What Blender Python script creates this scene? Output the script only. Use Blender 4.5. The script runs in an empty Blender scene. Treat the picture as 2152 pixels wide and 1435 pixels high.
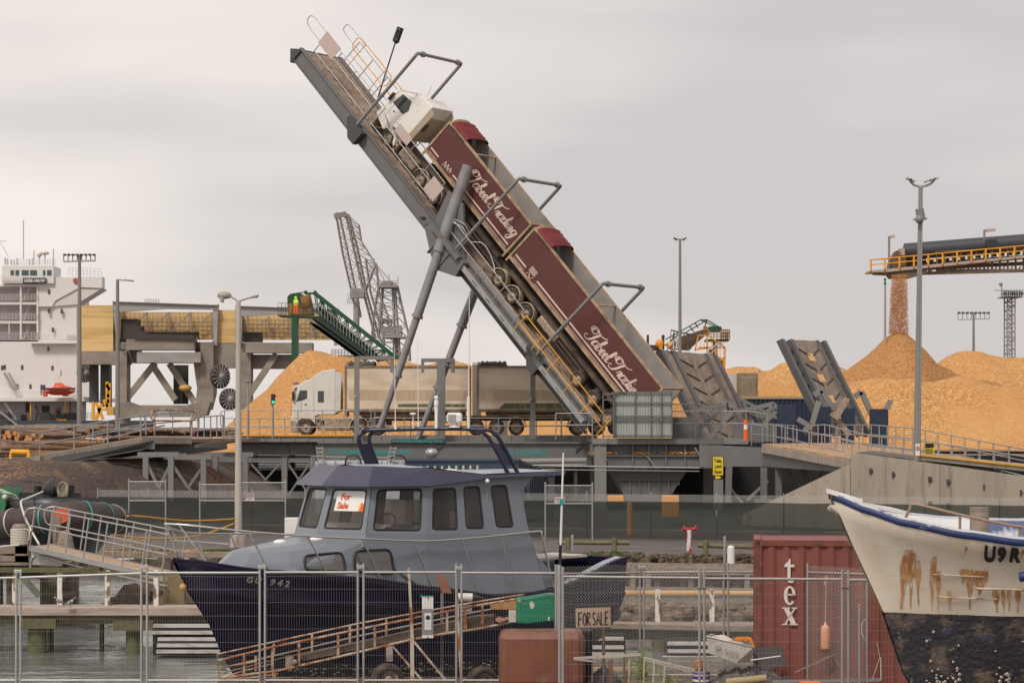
import bpy, math, random
from mathutils import Vector as V, Matrix, noise
S = bpy.context.scene
C = S.collection
rnd = random.Random(7)
R = math.radians
# ------------------------------------------------------------------ camera, sky, sun, exposure
F, HZ, CX, CH = 5200.0, 900.0, 1076.0, 4.9      # focal length in photo pixels, horizon row, centre column, eye height
cam = bpy.data.objects.new('camera', bpy.data.cameras.new('camera')); C.objects.link(cam)
cam.location = (0, 0, CH); cam.rotation_euler = (R(90), 0, 0)
cam.data.sensor_fit = 'HORIZONTAL'; cam.data.sensor_width = 36
cam.data.lens = 36*F/2152; cam.data.shift_y = (HZ-717.5)/2152
cam.data.clip_start = 1; cam.data.clip_end = 20000
S.camera = cam
SUN_EL, SUN_AZ = 52, 205         # azimuth clockwise from +Y; 205 = behind the camera, a little to the left
sun = bpy.data.objects.new('sun', bpy.data.lights.new('sun', 'SUN')); C.objects.link(sun)
sun.data.energy = 2.3; sun.data.angle = R(12); sun.data.color = (1, .93, .84)
sun.rotation_euler = (R(90-SUN_EL), 0, R(180-SUN_AZ))
W_ = bpy.data.worlds.new('World'); S.world = W_; W_.use_nodes = True
nt = W_.node_tree; nt.nodes.clear()
def N(t, **k):
    n = nt.nodes.new(t)
    for a, b in k.items(): setattr(n, a, b)
    return n
sky = N('ShaderNodeTexSky', sky_type='NISHITA', sun_disc=False, sun_elevation=R(SUN_EL), sun_rotation=R(SUN_AZ))
b1 = N('ShaderNodeBackground'); b1.inputs[1].default_value = .1; nt.links.new(sky.outputs[0], b1.inputs[0])
tc = N('ShaderNodeTexCoord'); mp = N('ShaderNodeMapping'); mp.inputs['Scale'].default_value = (1.3, 1.3, 5.5)
mp.inputs['Rotation'].default_value = (0, R(14), 0); mp.inputs['Location'].default_value = (.4, 0, .35)
nz = N('ShaderNodeTexNoise'); nz.inputs['Scale'].default_value = 2.0; nz.inputs['Detail'].default_value = 4; nz.inputs['Roughness'].default_value = .45
cr = N('ShaderNodeValToRGB')
cr.color_ramp.elements[0].position = .40; cr.color_ramp.elements[0].color = (.56, .522, .518, 1)
cr.color_ramp.elements[1].position = .63; cr.color_ramp.elements[1].color = (.84, .77, .715, 1)
sx = N('ShaderNodeSeparateXYZ'); nt.links.new(tc.outputs['Generated'], sx.inputs[0])
# the cloud sheet is brighter to the left of the view and low down, greyer to the right
m1 = N('ShaderNodeMath', operation='MULTIPLY_ADD'); m1.inputs[1].default_value = -.55
nt.links.new(sx.outputs[0], m1.inputs[0]); nt.links.new(nz.outputs[0], m1.inputs[2])
m2 = N('ShaderNodeMath', operation='MULTIPLY_ADD'); m2.inputs[1].default_value = -.25
nt.links.new(sx.outputs[2], m2.inputs[0]); nt.links.new(m1.outputs[0], m2.inputs[2])
nt.links.new(tc.outputs['Generated'], mp.inputs[0]); nt.links.new(mp.outputs[0], nz.inputs[0]); nt.links.new(m2.outputs[0], cr.inputs[0])
b2 = N('ShaderNodeBackground'); b2.inputs[1].default_value = 1.12; nt.links.new(cr.outputs[0], b2.inputs[0])
ms = N('ShaderNodeMixShader'); ms.inputs[0].default_value = .93
wo = N('ShaderNodeOutputWorld')
nt.links.new(b1.outputs[0], ms.inputs[1]); nt.links.new(b2.outputs[0], ms.inputs[2]); nt.links.new(ms.outputs[0], wo.inputs[0])
S.view_settings.view_transform = 'Standard'; S.view_settings.look = 'None'
S.view_settings.exposure = 0.03; S.view_settings.gamma = 1.0

# ------------------------------------------------------------------ helpers
def P(x, y, d):
    """world point at distance d that the photograph shows at pixel x, y"""
    return V(((x-CX)*d/F, d, CH-(y-HZ)*d/F))
def zoomer(x0, y0, k):
    return lambda x, y, d: P(x0+x/k, y0+y/k, d)
def X(x, d): return (x-CX)*d/F
def Z(y, d): return CH-(y-HZ)*d/F
MATS = {}
def mat(name, col, rough=.6, metal=0.0, layers=(), bump=None, spec=.5, alpha=1, emit=None, trans=0, anoise=None):
    """principled material; layers = (colour, scale or xyz scale, low, high, amount[, kind]) of noise dirt over the base"""
    if name in MATS: return MATS[name]
    m = bpy.data.materials.new(name); m.use_nodes = True; t = m.node_tree; L = t.links
    p = t.nodes['Principled BSDF']; p.inputs['Roughness'].default_value = rough; p.inputs['Metallic'].default_value = metal
    p.inputs['Specular IOR Level'].default_value = spec
    c4 = tuple(col)+(1,); p.inputs['Base Color'].default_value = c4
    co = t.nodes.new('ShaderNodeTexCoord'); cur = None
    for ly in layers:
        c2, sc, lo, hi, am = ly[:5]; kind = ly[5] if len(ly) > 5 else 'noise'
        mp = t.nodes.new('ShaderNodeMapping'); L.new(co.outputs['Object'], mp.inputs[0])
        mp.inputs['Scale'].default_value = (sc, sc, sc) if not isinstance(sc, tuple) else sc
        if kind == 'cell':
            n = t.nodes.new('ShaderNodeTexVoronoi'); n.inputs['Scale'].default_value = 1; out = n.outputs['Color']
            sp = t.nodes.new('ShaderNodeSeparateColor'); L.new(out, sp.inputs[0]); out = sp.outputs[0]
        elif kind == 'crack':
            n = t.nodes.new('ShaderNodeTexVoronoi'); n.feature = 'DISTANCE_TO_EDGE'; n.inputs['Scale'].default_value = 1; out = n.outputs[0]
        else:
            n = t.nodes.new('ShaderNodeTexNoise'); n.inputs['Scale'].default_value = 1; n.inputs['Detail'].default_value = 5
            n.inputs['Roughness'].default_value = .6; out = n.outputs[0]
        L.new(mp.outputs[0], n.inputs['Vector'])
        mr = t.nodes.new('ShaderNodeMapRange'); mr.inputs[1].default_value = lo; mr.inputs[2].default_value = hi
        mr.inputs[3].default_value = 0; mr.inputs[4].default_value = am; L.new(out, mr.inputs[0])
        mx = t.nodes.new('ShaderNodeMix'); mx.data_type = 'RGBA'
        L.new(mr.outputs[0], mx.inputs[0]); mx.inputs[7].default_value = tuple(c2)+(1,)
        if cur is None: mx.inputs[6].default_value = c4
        else: L.new(cur, mx.inputs[6])
        cur = mx.outputs[2]
    if cur is not None: L.new(cur, p.inputs['Base Color'])
    if bump:
        sc, st = bump[:2]
        mp = t.nodes.new('ShaderNodeMapping'); L.new(co.outputs['Object'], mp.inputs[0])
        mp.inputs['Scale'].default_value = (sc, sc, sc) if not isinstance(sc, tuple) else sc
        n = t.nodes.new('ShaderNodeTexNoise'); n.inputs['Scale'].default_value = 1; n.inputs['Detail'].default_value = 4
        L.new(mp.outputs[0], n.inputs['Vector']); bp = t.nodes.new('ShaderNodeBump'); bp.inputs['Strength'].default_value = st
        bp.inputs['Distance'].default_value = bump[2] if len(bump) > 2 else .05
        L.new(n.outputs[0], bp.inputs['Height']); L.new(bp.outputs[0], p.inputs['Normal'])
    if alpha < 1: p.inputs['Alpha'].default_value = alpha
    if anoise:
        mp = t.nodes.new('ShaderNodeMapping'); L.new(co.outputs['Object'], mp.inputs[0]); mp.inputs['Scale'].default_value = anoise[0]
        n = t.nodes.new('ShaderNodeTexNoise'); n.inputs['Scale'].default_value = 1; n.inputs['Detail'].default_value = 4; L.new(mp.outputs[0], n.inputs['Vector'])
        mr = t.nodes.new('ShaderNodeMapRange'); mr.inputs[1].default_value = anoise[1]; mr.inputs[2].default_value = anoise[2]; L.new(n.outputs[0], mr.inputs[0]); L.new(mr.outputs[0], p.inputs['Alpha'])
    if trans: p.inputs['Transmission Weight'].default_value = trans
    if emit:
        p.inputs['Emission Color'].default_value = tuple(emit[:3])+(1,); p.inputs['Emission Strength'].default_value = emit[3]
    MATS[name] = m
    return m
def wm(o):
    m = Matrix.Identity(4)
    while o is not None:
        m = o.matrix_basis @ m; o = o.parent
    return m
def tag(o, label, cat, group=None, kind=None):
    if label: o['label'] = label
    if cat: o['category'] = cat
    if group: o['group'] = group
    if kind: o['kind'] = kind
    return o
def thing(name, label, cat, loc=(0, 0, 0), group=None, M4=None):
    o = bpy.data.objects.new(name, None); C.objects.link(o); o.empty_display_size = .3
    if M4 is not None: o.matrix_basis = M4
    else: o.location = loc
    return tag(o, label, cat, group)
def basis(x, y, n=None):
    x = V(x).normalized(); y = V(y).normalized(); n = x.cross(y) if n is None else n
    return x, y, n
SPLIT = set('column inner_column post brace corner_post cross_head handrail_post leg horn rail_loop upright marker_light portholes porthole_window bridge_window opening hose_hoop deck_column fence_posts pile doorway yellow_post corner_casting casting_hole roof_vent deck_vent bogie stay inspection_opening floodlight_row mast deck_winch cradle hood rod_holders ladder lamp_head anchor_bolt cross_girder main_beam boom_box sheeting platform_rail platform machine_house paint_scar gunwale_cap deck_edge inner_girder top_beam end_roller bitts hose_reel'.split())
class B:
    """collects shapes in world coordinates (or local to the parent when local=True)"""
    def __init__(s, local=False): s.v = []; s.f = []; s.local = local; s.sm = []
    def add(s, vs, fs, sm=False):
        k = len(s.v); s.v += [V(v) for v in vs]; s.f += [tuple(i+k for i in f) for f in fs]; s.sm += [sm]*len(fs); return s
    def box(s, x0, x1, y0, y1, z0, z1):
        vs = [(x, y, z) for x in (x0, x1) for y in (y0, y1) for z in (z0, z1)]
        return s.add(vs, [(0, 1, 3, 2), (4, 6, 7, 5), (0, 4, 5, 1), (2, 3, 7, 6), (0, 2, 6, 4), (1, 5, 7, 3)])
    def bar(s, a, b, w, h, up=(0, 0, 1)):
        """rectangular bar from a to b, w wide across, h high along up"""
        a = V(a); b = V(b); d = (b-a).normalized(); sd = d.cross(V(up))
        if sd.length < 1e-4: sd = d.cross(V((0, 1, 0)))
        sd.normalize(); u = sd.cross(d); sd *= w/2; u *= h/2
        vs = [p+i*sd+j*u for p in (a, b) for i, j in ((-1, -1), (1, -1), (1, 1), (-1, 1))]
        return s.add(vs, [(0, 3, 2, 1), (4, 5, 6, 7), (0, 1, 5, 4), (1, 2, 6, 5), (2, 3, 7, 6), (3, 0, 4, 7)])
    def tube(s, a, b, r, n=8, r2=None, cap=True):
        a = V(a); b = V(b); r2 = r if r2 is None else r2; d = (b-a)
        if d.length < 1e-6: return s
        d.normalize(); e = d.orthogonal().normalized(); g = d.cross(e)
        vs = [p+q*(math.cos(2*math.pi*i/n)*e+math.sin(2*math.pi*i/n)*g) for p, q in ((a, r), (b, r2)) for i in range(n)]
        s.add(vs, [(i, (i+1) % n, n+(i+1) % n, n+i) for i in range(n)], True)
        if cap: s.add(vs[:n], [tuple(reversed(range(n)))]); s.add(vs[n:], [tuple(range(n))])
        return s
    def path(s, pts, r, n=6, closed=False):
        pts = [V(p) for p in pts]; m = len(pts); rings = []; e = None
        for i, p in enumerate(pts):
            a = pts[i-1] if (i or closed) else p; b = pts[(i+1) % m] if (i < m-1 or closed) else p
            d = (b-a).normalized()
            e = d.orthogonal().normalized() if e is None else (e-d*e.dot(d)).normalized()
            g = d.cross(e); rr = r[i] if isinstance(r, (list, tuple)) else r
            rings.append([p+rr*(math.cos(2*math.pi*k/n)*e+math.sin(2*math.pi*k/n)*g) for k in range(n)])
        vs = [v for q in rings for v in q]; fs = []
        for i in range(m if closed else m-1):
            j = (i+1) % m
            fs += [(i*n+k, i*n+(k+1) % n, j*n+(k+1) % n, j*n+k) for k in range(n)]
        s.add(vs, fs, True)
        if not closed: s.add(rings[0], [tuple(reversed(range(n)))]); s.add(rings[-1], [tuple(range(n))])
        return s
    def prism(s, pts, vec):
        n = len(pts); vec = V(vec); vs = [V(p) for p in pts]+[V(p)+vec for p in pts]
        return s.add(vs, [tuple(range(n)), tuple(reversed(range(n, 2*n)))]+[(i, n+i, n+(i+1) % n, (i+1) % n) for i in range(n)])
    def lathe(s, prof, c, ax=(0, 0, 1), n=16, sm=True, arc=1.0):
        c = V(c); ax = V(ax).normalized(); e = ax.orthogonal().normalized(); g = ax.cross(e); vs = []; k = n if arc >= 1 else n+1
        for r, h in prof:
            vs += [c+ax*h+r*(math.cos(2*math.pi*arc*i/n)*e+math.sin(2*math.pi*arc*i/n)*g) for i in range(k)]
        fs = []
        for j in range(len(prof)-1):
            for i in range(n):
                i2 = (i+1) % n if arc >= 1 else i+1
                fs.append((j*k+i, j*k+i2, (j+1)*k+i2, (j+1)*k+i))
        return s.add(vs, fs, sm)
    def ball(s, c, r, n=10, sc=(1, 1, 1)):
        c = V(c); vs = []; m = n//2
        for j in range(m+1):
            t = math.pi*j/m
            vs += [c+V((r*sc[0]*math.sin(t)*math.cos(2*math.pi*i/n), r*sc[1]*math.sin(t)*math.sin(2*math.pi*i/n), r*sc[2]*math.cos(t))) for i in range(n)]
        return s.add(vs, [(j*n+i, (j+1)*n+i, (j+1)*n+(i+1) % n, j*n+(i+1) % n) for j in range(m) for i in range(n)], True)
    def grid(s, rows, sm=True, flip=False):
        m = len(rows[0]); vs = [p for r in rows for p in r]
        fs = [(j*m+i, j*m+i+1, (j+1)*m+i+1, (j+1)*m+i) for j in range(len(rows)-1) for i in range(m-1)]
        if flip: fs = [tuple(reversed(f)) for f in fs]
        return s.add(vs, fs, sm)
    def quad(s, a, b, c, d): return s.add([a, b, c, d], [(0, 1, 2, 3)])
    def pieces(s):
        n = len(s.v); par = list(range(n))
        def f(i):
            while par[i] != i: par[i] = par[par[i]]; i = par[i]
            return i
        for q in s.f:
            for k in q[1:]: par[f(k)] = f(q[0])
        comp = {}
        for i in range(n): comp.setdefault(f(i), []).append(i)
        bx = [([min(s.v[i][k] for i in c)-.012 for k in range(3)], [max(s.v[i][k] for i in c)+.012 for k in range(3)], set(c)) for c in comp.values()]
        out = []
        for lo, hi, c in bx:
            hit = [o for o in out if all(o[0][k] <= hi[k] and o[1][k] >= lo[k] for k in range(3))]
            for o in hit: out.remove(o); lo = [min(lo[k], o[0][k]) for k in range(3)]; hi = [max(hi[k], o[1][k]) for k in range(3)]; c = c | o[2]
            out.append((lo, hi, c))
        return [o[2] for o in out]
    def put(s, name, m, parent=None, label=None, cat=None, group=None, kind=None, bevel=0, at=None, solid=0):
        if parent is not None and name in SPLIT and len(s.v) < 4000:
            ps = s.pieces()
            if 1 < len(ps) < 60:
                for c in ps:
                    b2 = B(s.local); mp_ = {}
                    for i in sorted(c): mp_[i] = len(b2.v); b2.v.append(s.v[i])
                    for q, sm_ in zip(s.f, s.sm):
                        if q[0] in mp_: b2.f.append(tuple(mp_[i] for i in q)); b2.sm.append(sm_)
                    o = b2._put(name, m, parent, label, cat, group, kind, bevel, at, solid)
                return o
        return s._put(name, m, parent, label, cat, group, kind, bevel, at, solid)
    def _put(s, name, m, parent=None, label=None, cat=None, group=None, kind=None, bevel=0, at=None, solid=0):
        me = bpy.data.meshes.new(name)
        if parent is not None: inv = Matrix.Identity(4) if s.local else wm(parent).inverted()
        elif at is not None: inv = Matrix.Translation(-V(at))
        else:
            lo = [min(v[i] for v in s.v) for i in range(3)]; hi = [max(v[i] for v in s.v) for i in range(3)]
            at = V(((lo[0]+hi[0])/2, (lo[1]+hi[1])/2, lo[2])); inv = Matrix.Translation(-at)
        me.from_pydata([inv @ v for v in s.v], [], s.f); me.polygons.foreach_set('use_smooth', s.sm)
        me.materials.append(m); me.update()
        o = bpy.data.objects.new(name, me); C.objects.link(o)
        if parent is not None: o.parent = parent
        else: o.location = at
        if solid:
            q = o.modifiers.new('solid', 'SOLIDIFY'); q.thickness = solid; q.offset = 0
        if bevel:
            q = o.modifiers.new('bevel', 'BEVEL'); q.width = bevel; q.segments = 2; q.limit_method = 'ANGLE'; q.angle_limit = R(40)
        tag(o, label, cat, group, kind)
        return o
def kids(o, pool): return [c for c in pool if c.parent is o]
def copy_tree(o, parent=None, delta=None):
    pool = list(C.objects)
    def cp(a, par):
        c = a.copy(); C.objects.link(c); c.parent = par
        for k in kids(a, pool): cp(k, c)
        return c
    r = cp(o, parent)
    if delta is not None: r.location = o.location+V(delta)
    return r
def text(s, size, at, xd, up, m, name, parent=None, ext=.004, ax='LEFT', shear=0, bold=0, sx=1.0, space=1.0):
    c = bpy.data.curves.new(name, 'FONT'); c.body = s; c.size = size; c.extrude = ext; c.align_x = ax; c.align_y = 'CENTER'
    c.shear = shear; c.offset = bold; c.space_character = space; c.resolution_u = 3
    t = bpy.data.objects.new('t', c); C.objects.link(t)
    dg = bpy.context.evaluated_depsgraph_get(); me = bpy.data.meshes.new_from_object(t.evaluated_get(dg))
    C.objects.unlink(t); bpy.data.objects.remove(t)
    x = V(xd).normalized(); u = V(up).normalized(); n = x.cross(u)
    M4 = Matrix((x*sx, u, n)).transposed().to_4x4(); M4.translation = V(at)
    if parent is not None: M4 = wm(parent).inverted() @ M4
    me.transform(M4); me.materials.clear(); me.materials.append(m)
    o = bpy.data.objects.new(name, me); C.objects.link(o); o.parent = parent
    return o
def smooth(pts, k=6):
    """Catmull-Rom through the points"""
    pts = [V(p) for p in pts]; out = []
    for i in range(len(pts)-1):
        p0 = pts[max(i-1, 0)]; p1 = pts[i]; p2 = pts[i+1]; p3 = pts[min(i+2, len(pts)-1)]
        for j in range(k):
            t = j/k
            out.append(.5*((2*p1)+(p2-p0)*t+(2*p0-5*p1+4*p2-p3)*t*t+(3*p1-p0-3*p2+p3)*t**3))
    return out+[pts[-1]]
def fbm(x, y, z=0.0, o=4):
    return noise.fractal(V((x, y, z)), 1.0, 2.0, o, noise_basis='PERLIN_ORIGINAL')

# ------------------------------------------------------------------ materials
steel = mat('grey_painted_steel', (.145, .14, .138), .55, .0, [((.11, .085, .07), (1.2, 1.2, .35), .52, .75, .5), ((.20, .19, .18), .9, .5, .8, .5)])
steel_lt = mat('light_grey_steel', (.215, .208, .20), .5, 0, [((.23, .20, .17), (1.5, 1.5, .5), .5, .8, .5)])
steel_dk = mat('dark_grey_steel', (.065, .062, .06), .6, 0, [((.09, .07, .055), 1.2, .5, .8, .6)])
galv = mat('galvanised_steel', (.40, .39, .38), .42, .55, [((.30, .29, .28), 3.0, .45, .7, .6)])
galv_thin = mat('galvanised_wire', (.50, .49, .47), .5, .3)
stain = mat('stainless_rail', (.60, .57, .54), .28, .85)
yellow = mat('safety_yellow_paint', (.78, .36, .015), .5, 0, [((.35, .18, .05), 4, .55, .8, .5)])
dirt_deck = mat('muddy_deck_plate', (.27, .19, .14), .8, 0, [((.42, .30, .22), (3, .35, 3), .4, .62, .8), ((.13, .09, .07), (4, 4, 4), .5, .75, .6)], bump=(6, .4, .03))
rubber = mat('black_rubber', (.028, .026, .025), .75, 0, [((.14, .10, .07), 2.0, .4, .8, .55)])
glass_dk = mat('dark_window_glass', (.03, .035, .035), .08, 0, spec=.8)
rust = mat('rusty_painted_steel', (.46, .34, .25), .75, 0, [((.27, .10, .035), (2.5, 2.5, 2.5), .42, .56, 1), ((.52, .44, .36), 9, .55, .65, .8)])
black = mat('black_plastic', (.02, .02, .02), .5)
white = mat('white_paint', (.74, .72, .69), .45, 0, [((.5, .43, .36), 1.3, .55, .85, .5)])
concrete = mat('weathered_concrete', (.38, .32, .25), .85, 0, [((.26, .23, .20), (.9, .9, .35), .45, .7, .8), ((.13, .11, .095), (1.9, 1.9, .22), .55, .72, .75), ((.42, .38, .33), 6, .5, .8, .5)], bump=(8, .25, .02))
wood_grey = mat('weathered_grey_timber', (.27, .21, .165), .85, 0, [((.15, .115, .09), (3, 3, 14), .45, .65, .8), ((.38, .32, .26), 1.2, .5, .8, .6)], bump=(12, .4, .02))
wood_dark = mat('wet_dark_timber', (.12, .085, .06), .75, 0, [((.05, .035, .025), (3, 3, 8), .45, .65, .8), ((.14, .15, .04), 1.5, .55, .72, .7)], bump=(10, .5, .03))
wood_moss = mat('mossy_timber', (.13, .11, .06), .85, 0, [((.10, .115, .03), 1.6, .46, .66, .8), ((.06, .05, .03), 5, .5, .7, .7)], bump=(9, .5, .03))
# ------------------------------------------------------------------ ground, water, terrain
WZ = -.65
def struct(o): o['kind'] = 'structure'; return o
asphalt = mat('asphalt', (.085, .075, .068), .85, 0, [((.16, .135, .115), (.35, .9, 1), .42, .7, .9), ((.05, .043, .04), 1.5, .5, .7, .7), ((.24, .16, .09), (.2, .5, 1), .6, .75, .7)], bump=(14, .3, .02))
mulch = mat('bark_mulch_bank', (.13, .072, .04), .95, 0, [((.42, .23, .11), 8, .62, .80, .9, 'cell'), ((.06, .05, .045), (.1, .1, .1), .40, .50, .85), ((.36, .19, .08), .35, .58, .72, .7), ((.04, .03, .025), 11, .5, .8, .8, 'cell')], bump=(7, .8, .12))
dirt = mat('yard_dirt', (.11, .085, .065), .95, 0, [((.20, .16, .12), 2, .4, .7, .9), ((.10, .12, .04), .7, .55, .7, .8)], bump=(10, .6, .05))
b = B(); b.add([(-900, 172, 3), (900, 172, 3), (6000, 9000, 3), (-6000, 9000, 3)], [(0, 1, 2, 3)])
struct(b.put('port_ground', mat('port_ground', (.13, .10, .075), .9, 0, [((.2, .16, .12), .05, .4, .7, .8)])))
b = B()
qe = [(-120, 96), (X(1120, 94), 94), (X(1300, 84), 84), (120, 82)]
vs = []
for x, y in qe: vs += [(x, y, -.02), (x*1.9, 173.5, 0)]
for i in range(3): b.quad(vs[2*i], vs[2*i+2], vs[2*i+3], vs[2*i+1])
struct(b.put('quay_ground', asphalt))
b = B(); b.prism([(X(462, 47), 20, 0), (60, 20, 0), (60, 52, 0), (X(1225, 52), 52, 0), (X(1180, 48.9), 48.9, 0), (X(470, 48.9), 48.9, 0)], (0, 0, -3))
struct(b.put('yard_ground', dirt))
# water with modelled ripples
wmat = mat('harbour_water', (.14, .155, .145), .10, 0, [((.19, .20, .185), (.25, 1.2, 1), .4, .6, .8)], bump=((1.5, 3.4, 1), .6, .06), spec=.9)  # base colour lightened to stand in for reflected sky
b = B(); rows = []
for j in range(220):
    y = 46+j*.27
    rows.append([V((-26+i*.34, y, WZ+.03*fbm(i*.34*.6, y*1.6)+.014*fbm(i*.34*1.9, y*4.2, 5))) for i in range(150)])
b.grid(rows, flip=True)
b.quad((-300, 30, WZ-.03), (-25.9, 30, WZ-.03), (-25.9, 110, WZ-.03), (-300, 110, WZ-.03)); b.quad((24.5, 30, WZ-.03), (300, 30, WZ-.03), (300, 110, WZ-.03), (24.5, 110, WZ-.03))
struct(b.put('water', wmat))
# timber quay wall under the edge of the far quay
b = B(); x = -45
while x < 34:
    for i in range(3):
        (xa, ya), (xb, yb) = qe[i], qe[i+1]
        if xa <= x <= xb: y = ya+(yb-ya)*(x-xa)/(xb-xa)
    if x % .9 < .3: b.box(x, x+.22, y-.16, y+.1, WZ-.5, -.06+rnd.uniform(-.1, .05))
    b.box(x, x+.29, y-.02, y+.06, WZ-.5, -.04-rnd.random()*.05); x += .3
tag(b.put('quay_wall', wood_dark), 'dark timber sheet wall holding up the far edge of the quay', 'quay wall')
b = B()
for i in range(3):
    (xa, ya), (xb, yb) = qe[i], qe[i+1]
    if xa < -40: xa = -40
    if xb > 40: xb = 40
    b.bar((xa, ya-.12, .07), (xb, yb-.12, .07), .34, .24)
tag(b.put('quay_edge_beam', wood_grey), 'long squared timber kerb running along the top of the far quay edge', 'kerb beam')
# bank of mulch below the left ramp
b = B(); rows = []
for j in range(50):
    y = 112+j*1.21; row = []
    for i in range(90):
        x = -62+i*.85; kx = min(max((x-X(60, 125))/14, 0), 1); t = min(max((y-118-26*kx*kx*(3-2*kx)-2.2*fbm(x*.09, 3)-.8*fbm(x*.4, y*.3))/(15-2*kx), 0), 1)
        h = 3.25*(t*t*(3-2*t)); k = min(max((X(640, 150)-x)/7, 0), 1); h = h*k*k*(3-2*k)
        row.append(V((x, y, h+.12*fbm(x*.7, y*.7)*min(1, h)-.07)))
    rows.append(row)
struct(b.grid(rows, flip=True).put('embankment', mulch))
# ------------------------------------------------------------------ heaps of wood chips
chips = mat('wood_chips', (.55, .285, .095), .9, 0, [((.72, .44, .19), (5.2, 5.2, 7), .5, 1, .95, 'cell'), ((.36, .15, .045), (6.3, 6.3, 8), .58, 1, .9, 'cell'), ((.55, .26, .08), .16, .42, .62, .7), ((.66, .39, .15), .09, .5, .68, .5)], bump=(6.5, 1, .2))
chips_dk = mat('fresh_wood_chips', (.47, .225, .075), .9, 0, [((.52, .27, .10), (5.2, 5.2, 7), .5, 1, .9, 'cell'), ((.27, .12, .045), (6.3, 6.3, 8), .58, 1, .9, 'cell')], bump=(6.5, 1, .2))
def heap(prof, d, base, label, slope=34, back=8, m=chips, amp=.5, step=.9, name='woodchip_pile'):
    """prof: crest line in photo pixels at distance d; the sides run down at the natural slope"""
    b = B(); pts = [P(x, y, d) for x, y in prof]; rows = []
    for e, sg in ((0, -1), (-1, 1)):
        h = pts[e].z-base
        if h > .3: pts.insert(0 if e == 0 else len(pts), V((pts[e].x+sg*h/math.tan(R(slope)), d, base-.2)))
    x0, x1 = pts[0].x, pts[-1].x; n = max(int((x1-x0)/step), 8); hm = max(p.z for p in pts)-base; ds = hm/math.tan(R(slope))+1; nj = int((ds+back)/step)
    def crest(x):
        for i in range(len(pts)-1):
            if pts[i].x <= x <= pts[i+1].x:
                t = (x-pts[i].x)/(pts[i+1].x-pts[i].x+1e-6); return pts[i].z+(pts[i+1].z-pts[i].z)*t
        return pts[-1].z
    for j in range(nj+1):
        y = d+back-(ds+back)*j/nj; row = []
        for i in range(n+1):
            x = x0+(x1-x0)*i/n; h = crest(x)-base; dd = d-y
            f = dd*math.tan(R(slope)) if dd > 0 else -dd*.55
            soft = 1.4; z = h-(math.sqrt(f*f+soft*soft)-soft)
            z += amp*fbm(x*.13, y*.13, d)*min(1, max(z, 0)/2)*1.2+.30*fbm(x*.38, y*.38, d+4)*min(1, max(z, 0))+.14*fbm(x*.9, y*.9, d)
            row.append(V((x, y, base+max(z, -.3))))
        rows.append(row)
    b.grid(rows)
    return tag(b.put(name, m), label, 'woodchip pile')
heap([(425, 925), (455, 908), (500, 872), (560, 812), (600, 768), (628, 748), (650, 743), (700, 744), (722, 750), (760, 760), (800, 764), (860, 766), (900, 765), (930, 757), (960, 762), (1010, 768), (1100, 775), (1180, 780), (1290, 790)], 205, 2.6, 'long orange woodchip pile rising behind the white truck and its trailers', slope=36, amp=.35)
heap([(1450, 800), (1490, 790), (1530, 776), (1560, 770), (1585, 771), (1605, 778), (1640, 766), (1670, 760), (1710, 766), (1750, 775), (1800, 782), (1900, 790)], 262, 2.8, 'low pale woodchip pile with two humps behind the raised ladder-like ramp', slope=30)
heap([(1740, 800), (1756, 795), (1775, 783), (1792, 768), (1830, 734), (1858, 712), (1872, 704), (1890, 701), (1908, 706), (1930, 724), (1965, 758), (1990, 778), (2020, 792), (2055, 800), (2110, 812), (2220, 835)], 226, 3.0, 'pointed cone of fresh dark orange chips directly under the conveyor head', slope=37, m=chips_dk, amp=.2)
heap([(1900, 800), (1955, 778), (1985, 757), (2010, 746), (2035, 738), (2060, 738), (2090, 745), (2115, 752), (2135, 748), (2200, 745), (2300, 760)], 285, 2.8, 'far rounded woodchip pile at the right edge behind the floodlight mast', slope=30)
heap([(1470, 850), (1520, 835), (1570, 812), (1600, 806), (1680, 808), (1730, 822), (1775, 816), (1800, 806), (1850, 802), (1900, 806), (1960, 808), (2010, 803), (2060, 806), (2120, 812), (2180, 810), (2400, 812)], 196, 2.9, 'broad flat-topped woodchip pile filling the right side behind the concrete ramp', slope=33, amp=.5)
# falling chips under the conveyor
b = B()
top = P(1890, 578, 226); bot = P(1888, 706, 226); H_ = top.z-bot.z
for i in range(30000):
    t = rnd.random()**.8; w = .74+.20*t; r_ = math.sqrt(rnd.random()); a = rnd.random()*6.283
    if t > .35 and fbm(math.cos(a)*2+t*3, t*9+r_, 2) > .60-.34*t: continue
    if rnd.random() < .04: w *= 1.6
    c = V((top.x+(bot.x-top.x)*t+w*r_*math.cos(a), 226+w*r_*math.sin(a), top.z-H_*t))
    u = V((rnd.gauss(0, 1), rnd.gauss(0, 1), rnd.gauss(0, 1))).normalized(); q = u.orthogonal().normalized(); s_ = rnd.uniform(.010, .028)
    b.quad(c+u*s_*1.6, c+q*s_, c-u*s_*1.6, c-q*s_)
tag(b.put('falling_chips', mat('falling_chip', (.58, .25, .06), .85)), 'stream of woodchips dropping from the conveyor head onto the cone', 'woodchips', kind='stuff')
# ------------------------------------------------------------------ retaining wall under the yard
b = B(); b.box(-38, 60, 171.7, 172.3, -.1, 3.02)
tag(b.put('retaining_wall', mat('shade_black_wall', (.014, .013, .012), .9, 0, [((.025, .02, .018), .6, .4, .7, .8)])), 'retaining wall coloured near-black for the shade behind the unloading platform', 'retaining wall')  # near-black base colour stands for the deep shade under the decks
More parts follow.
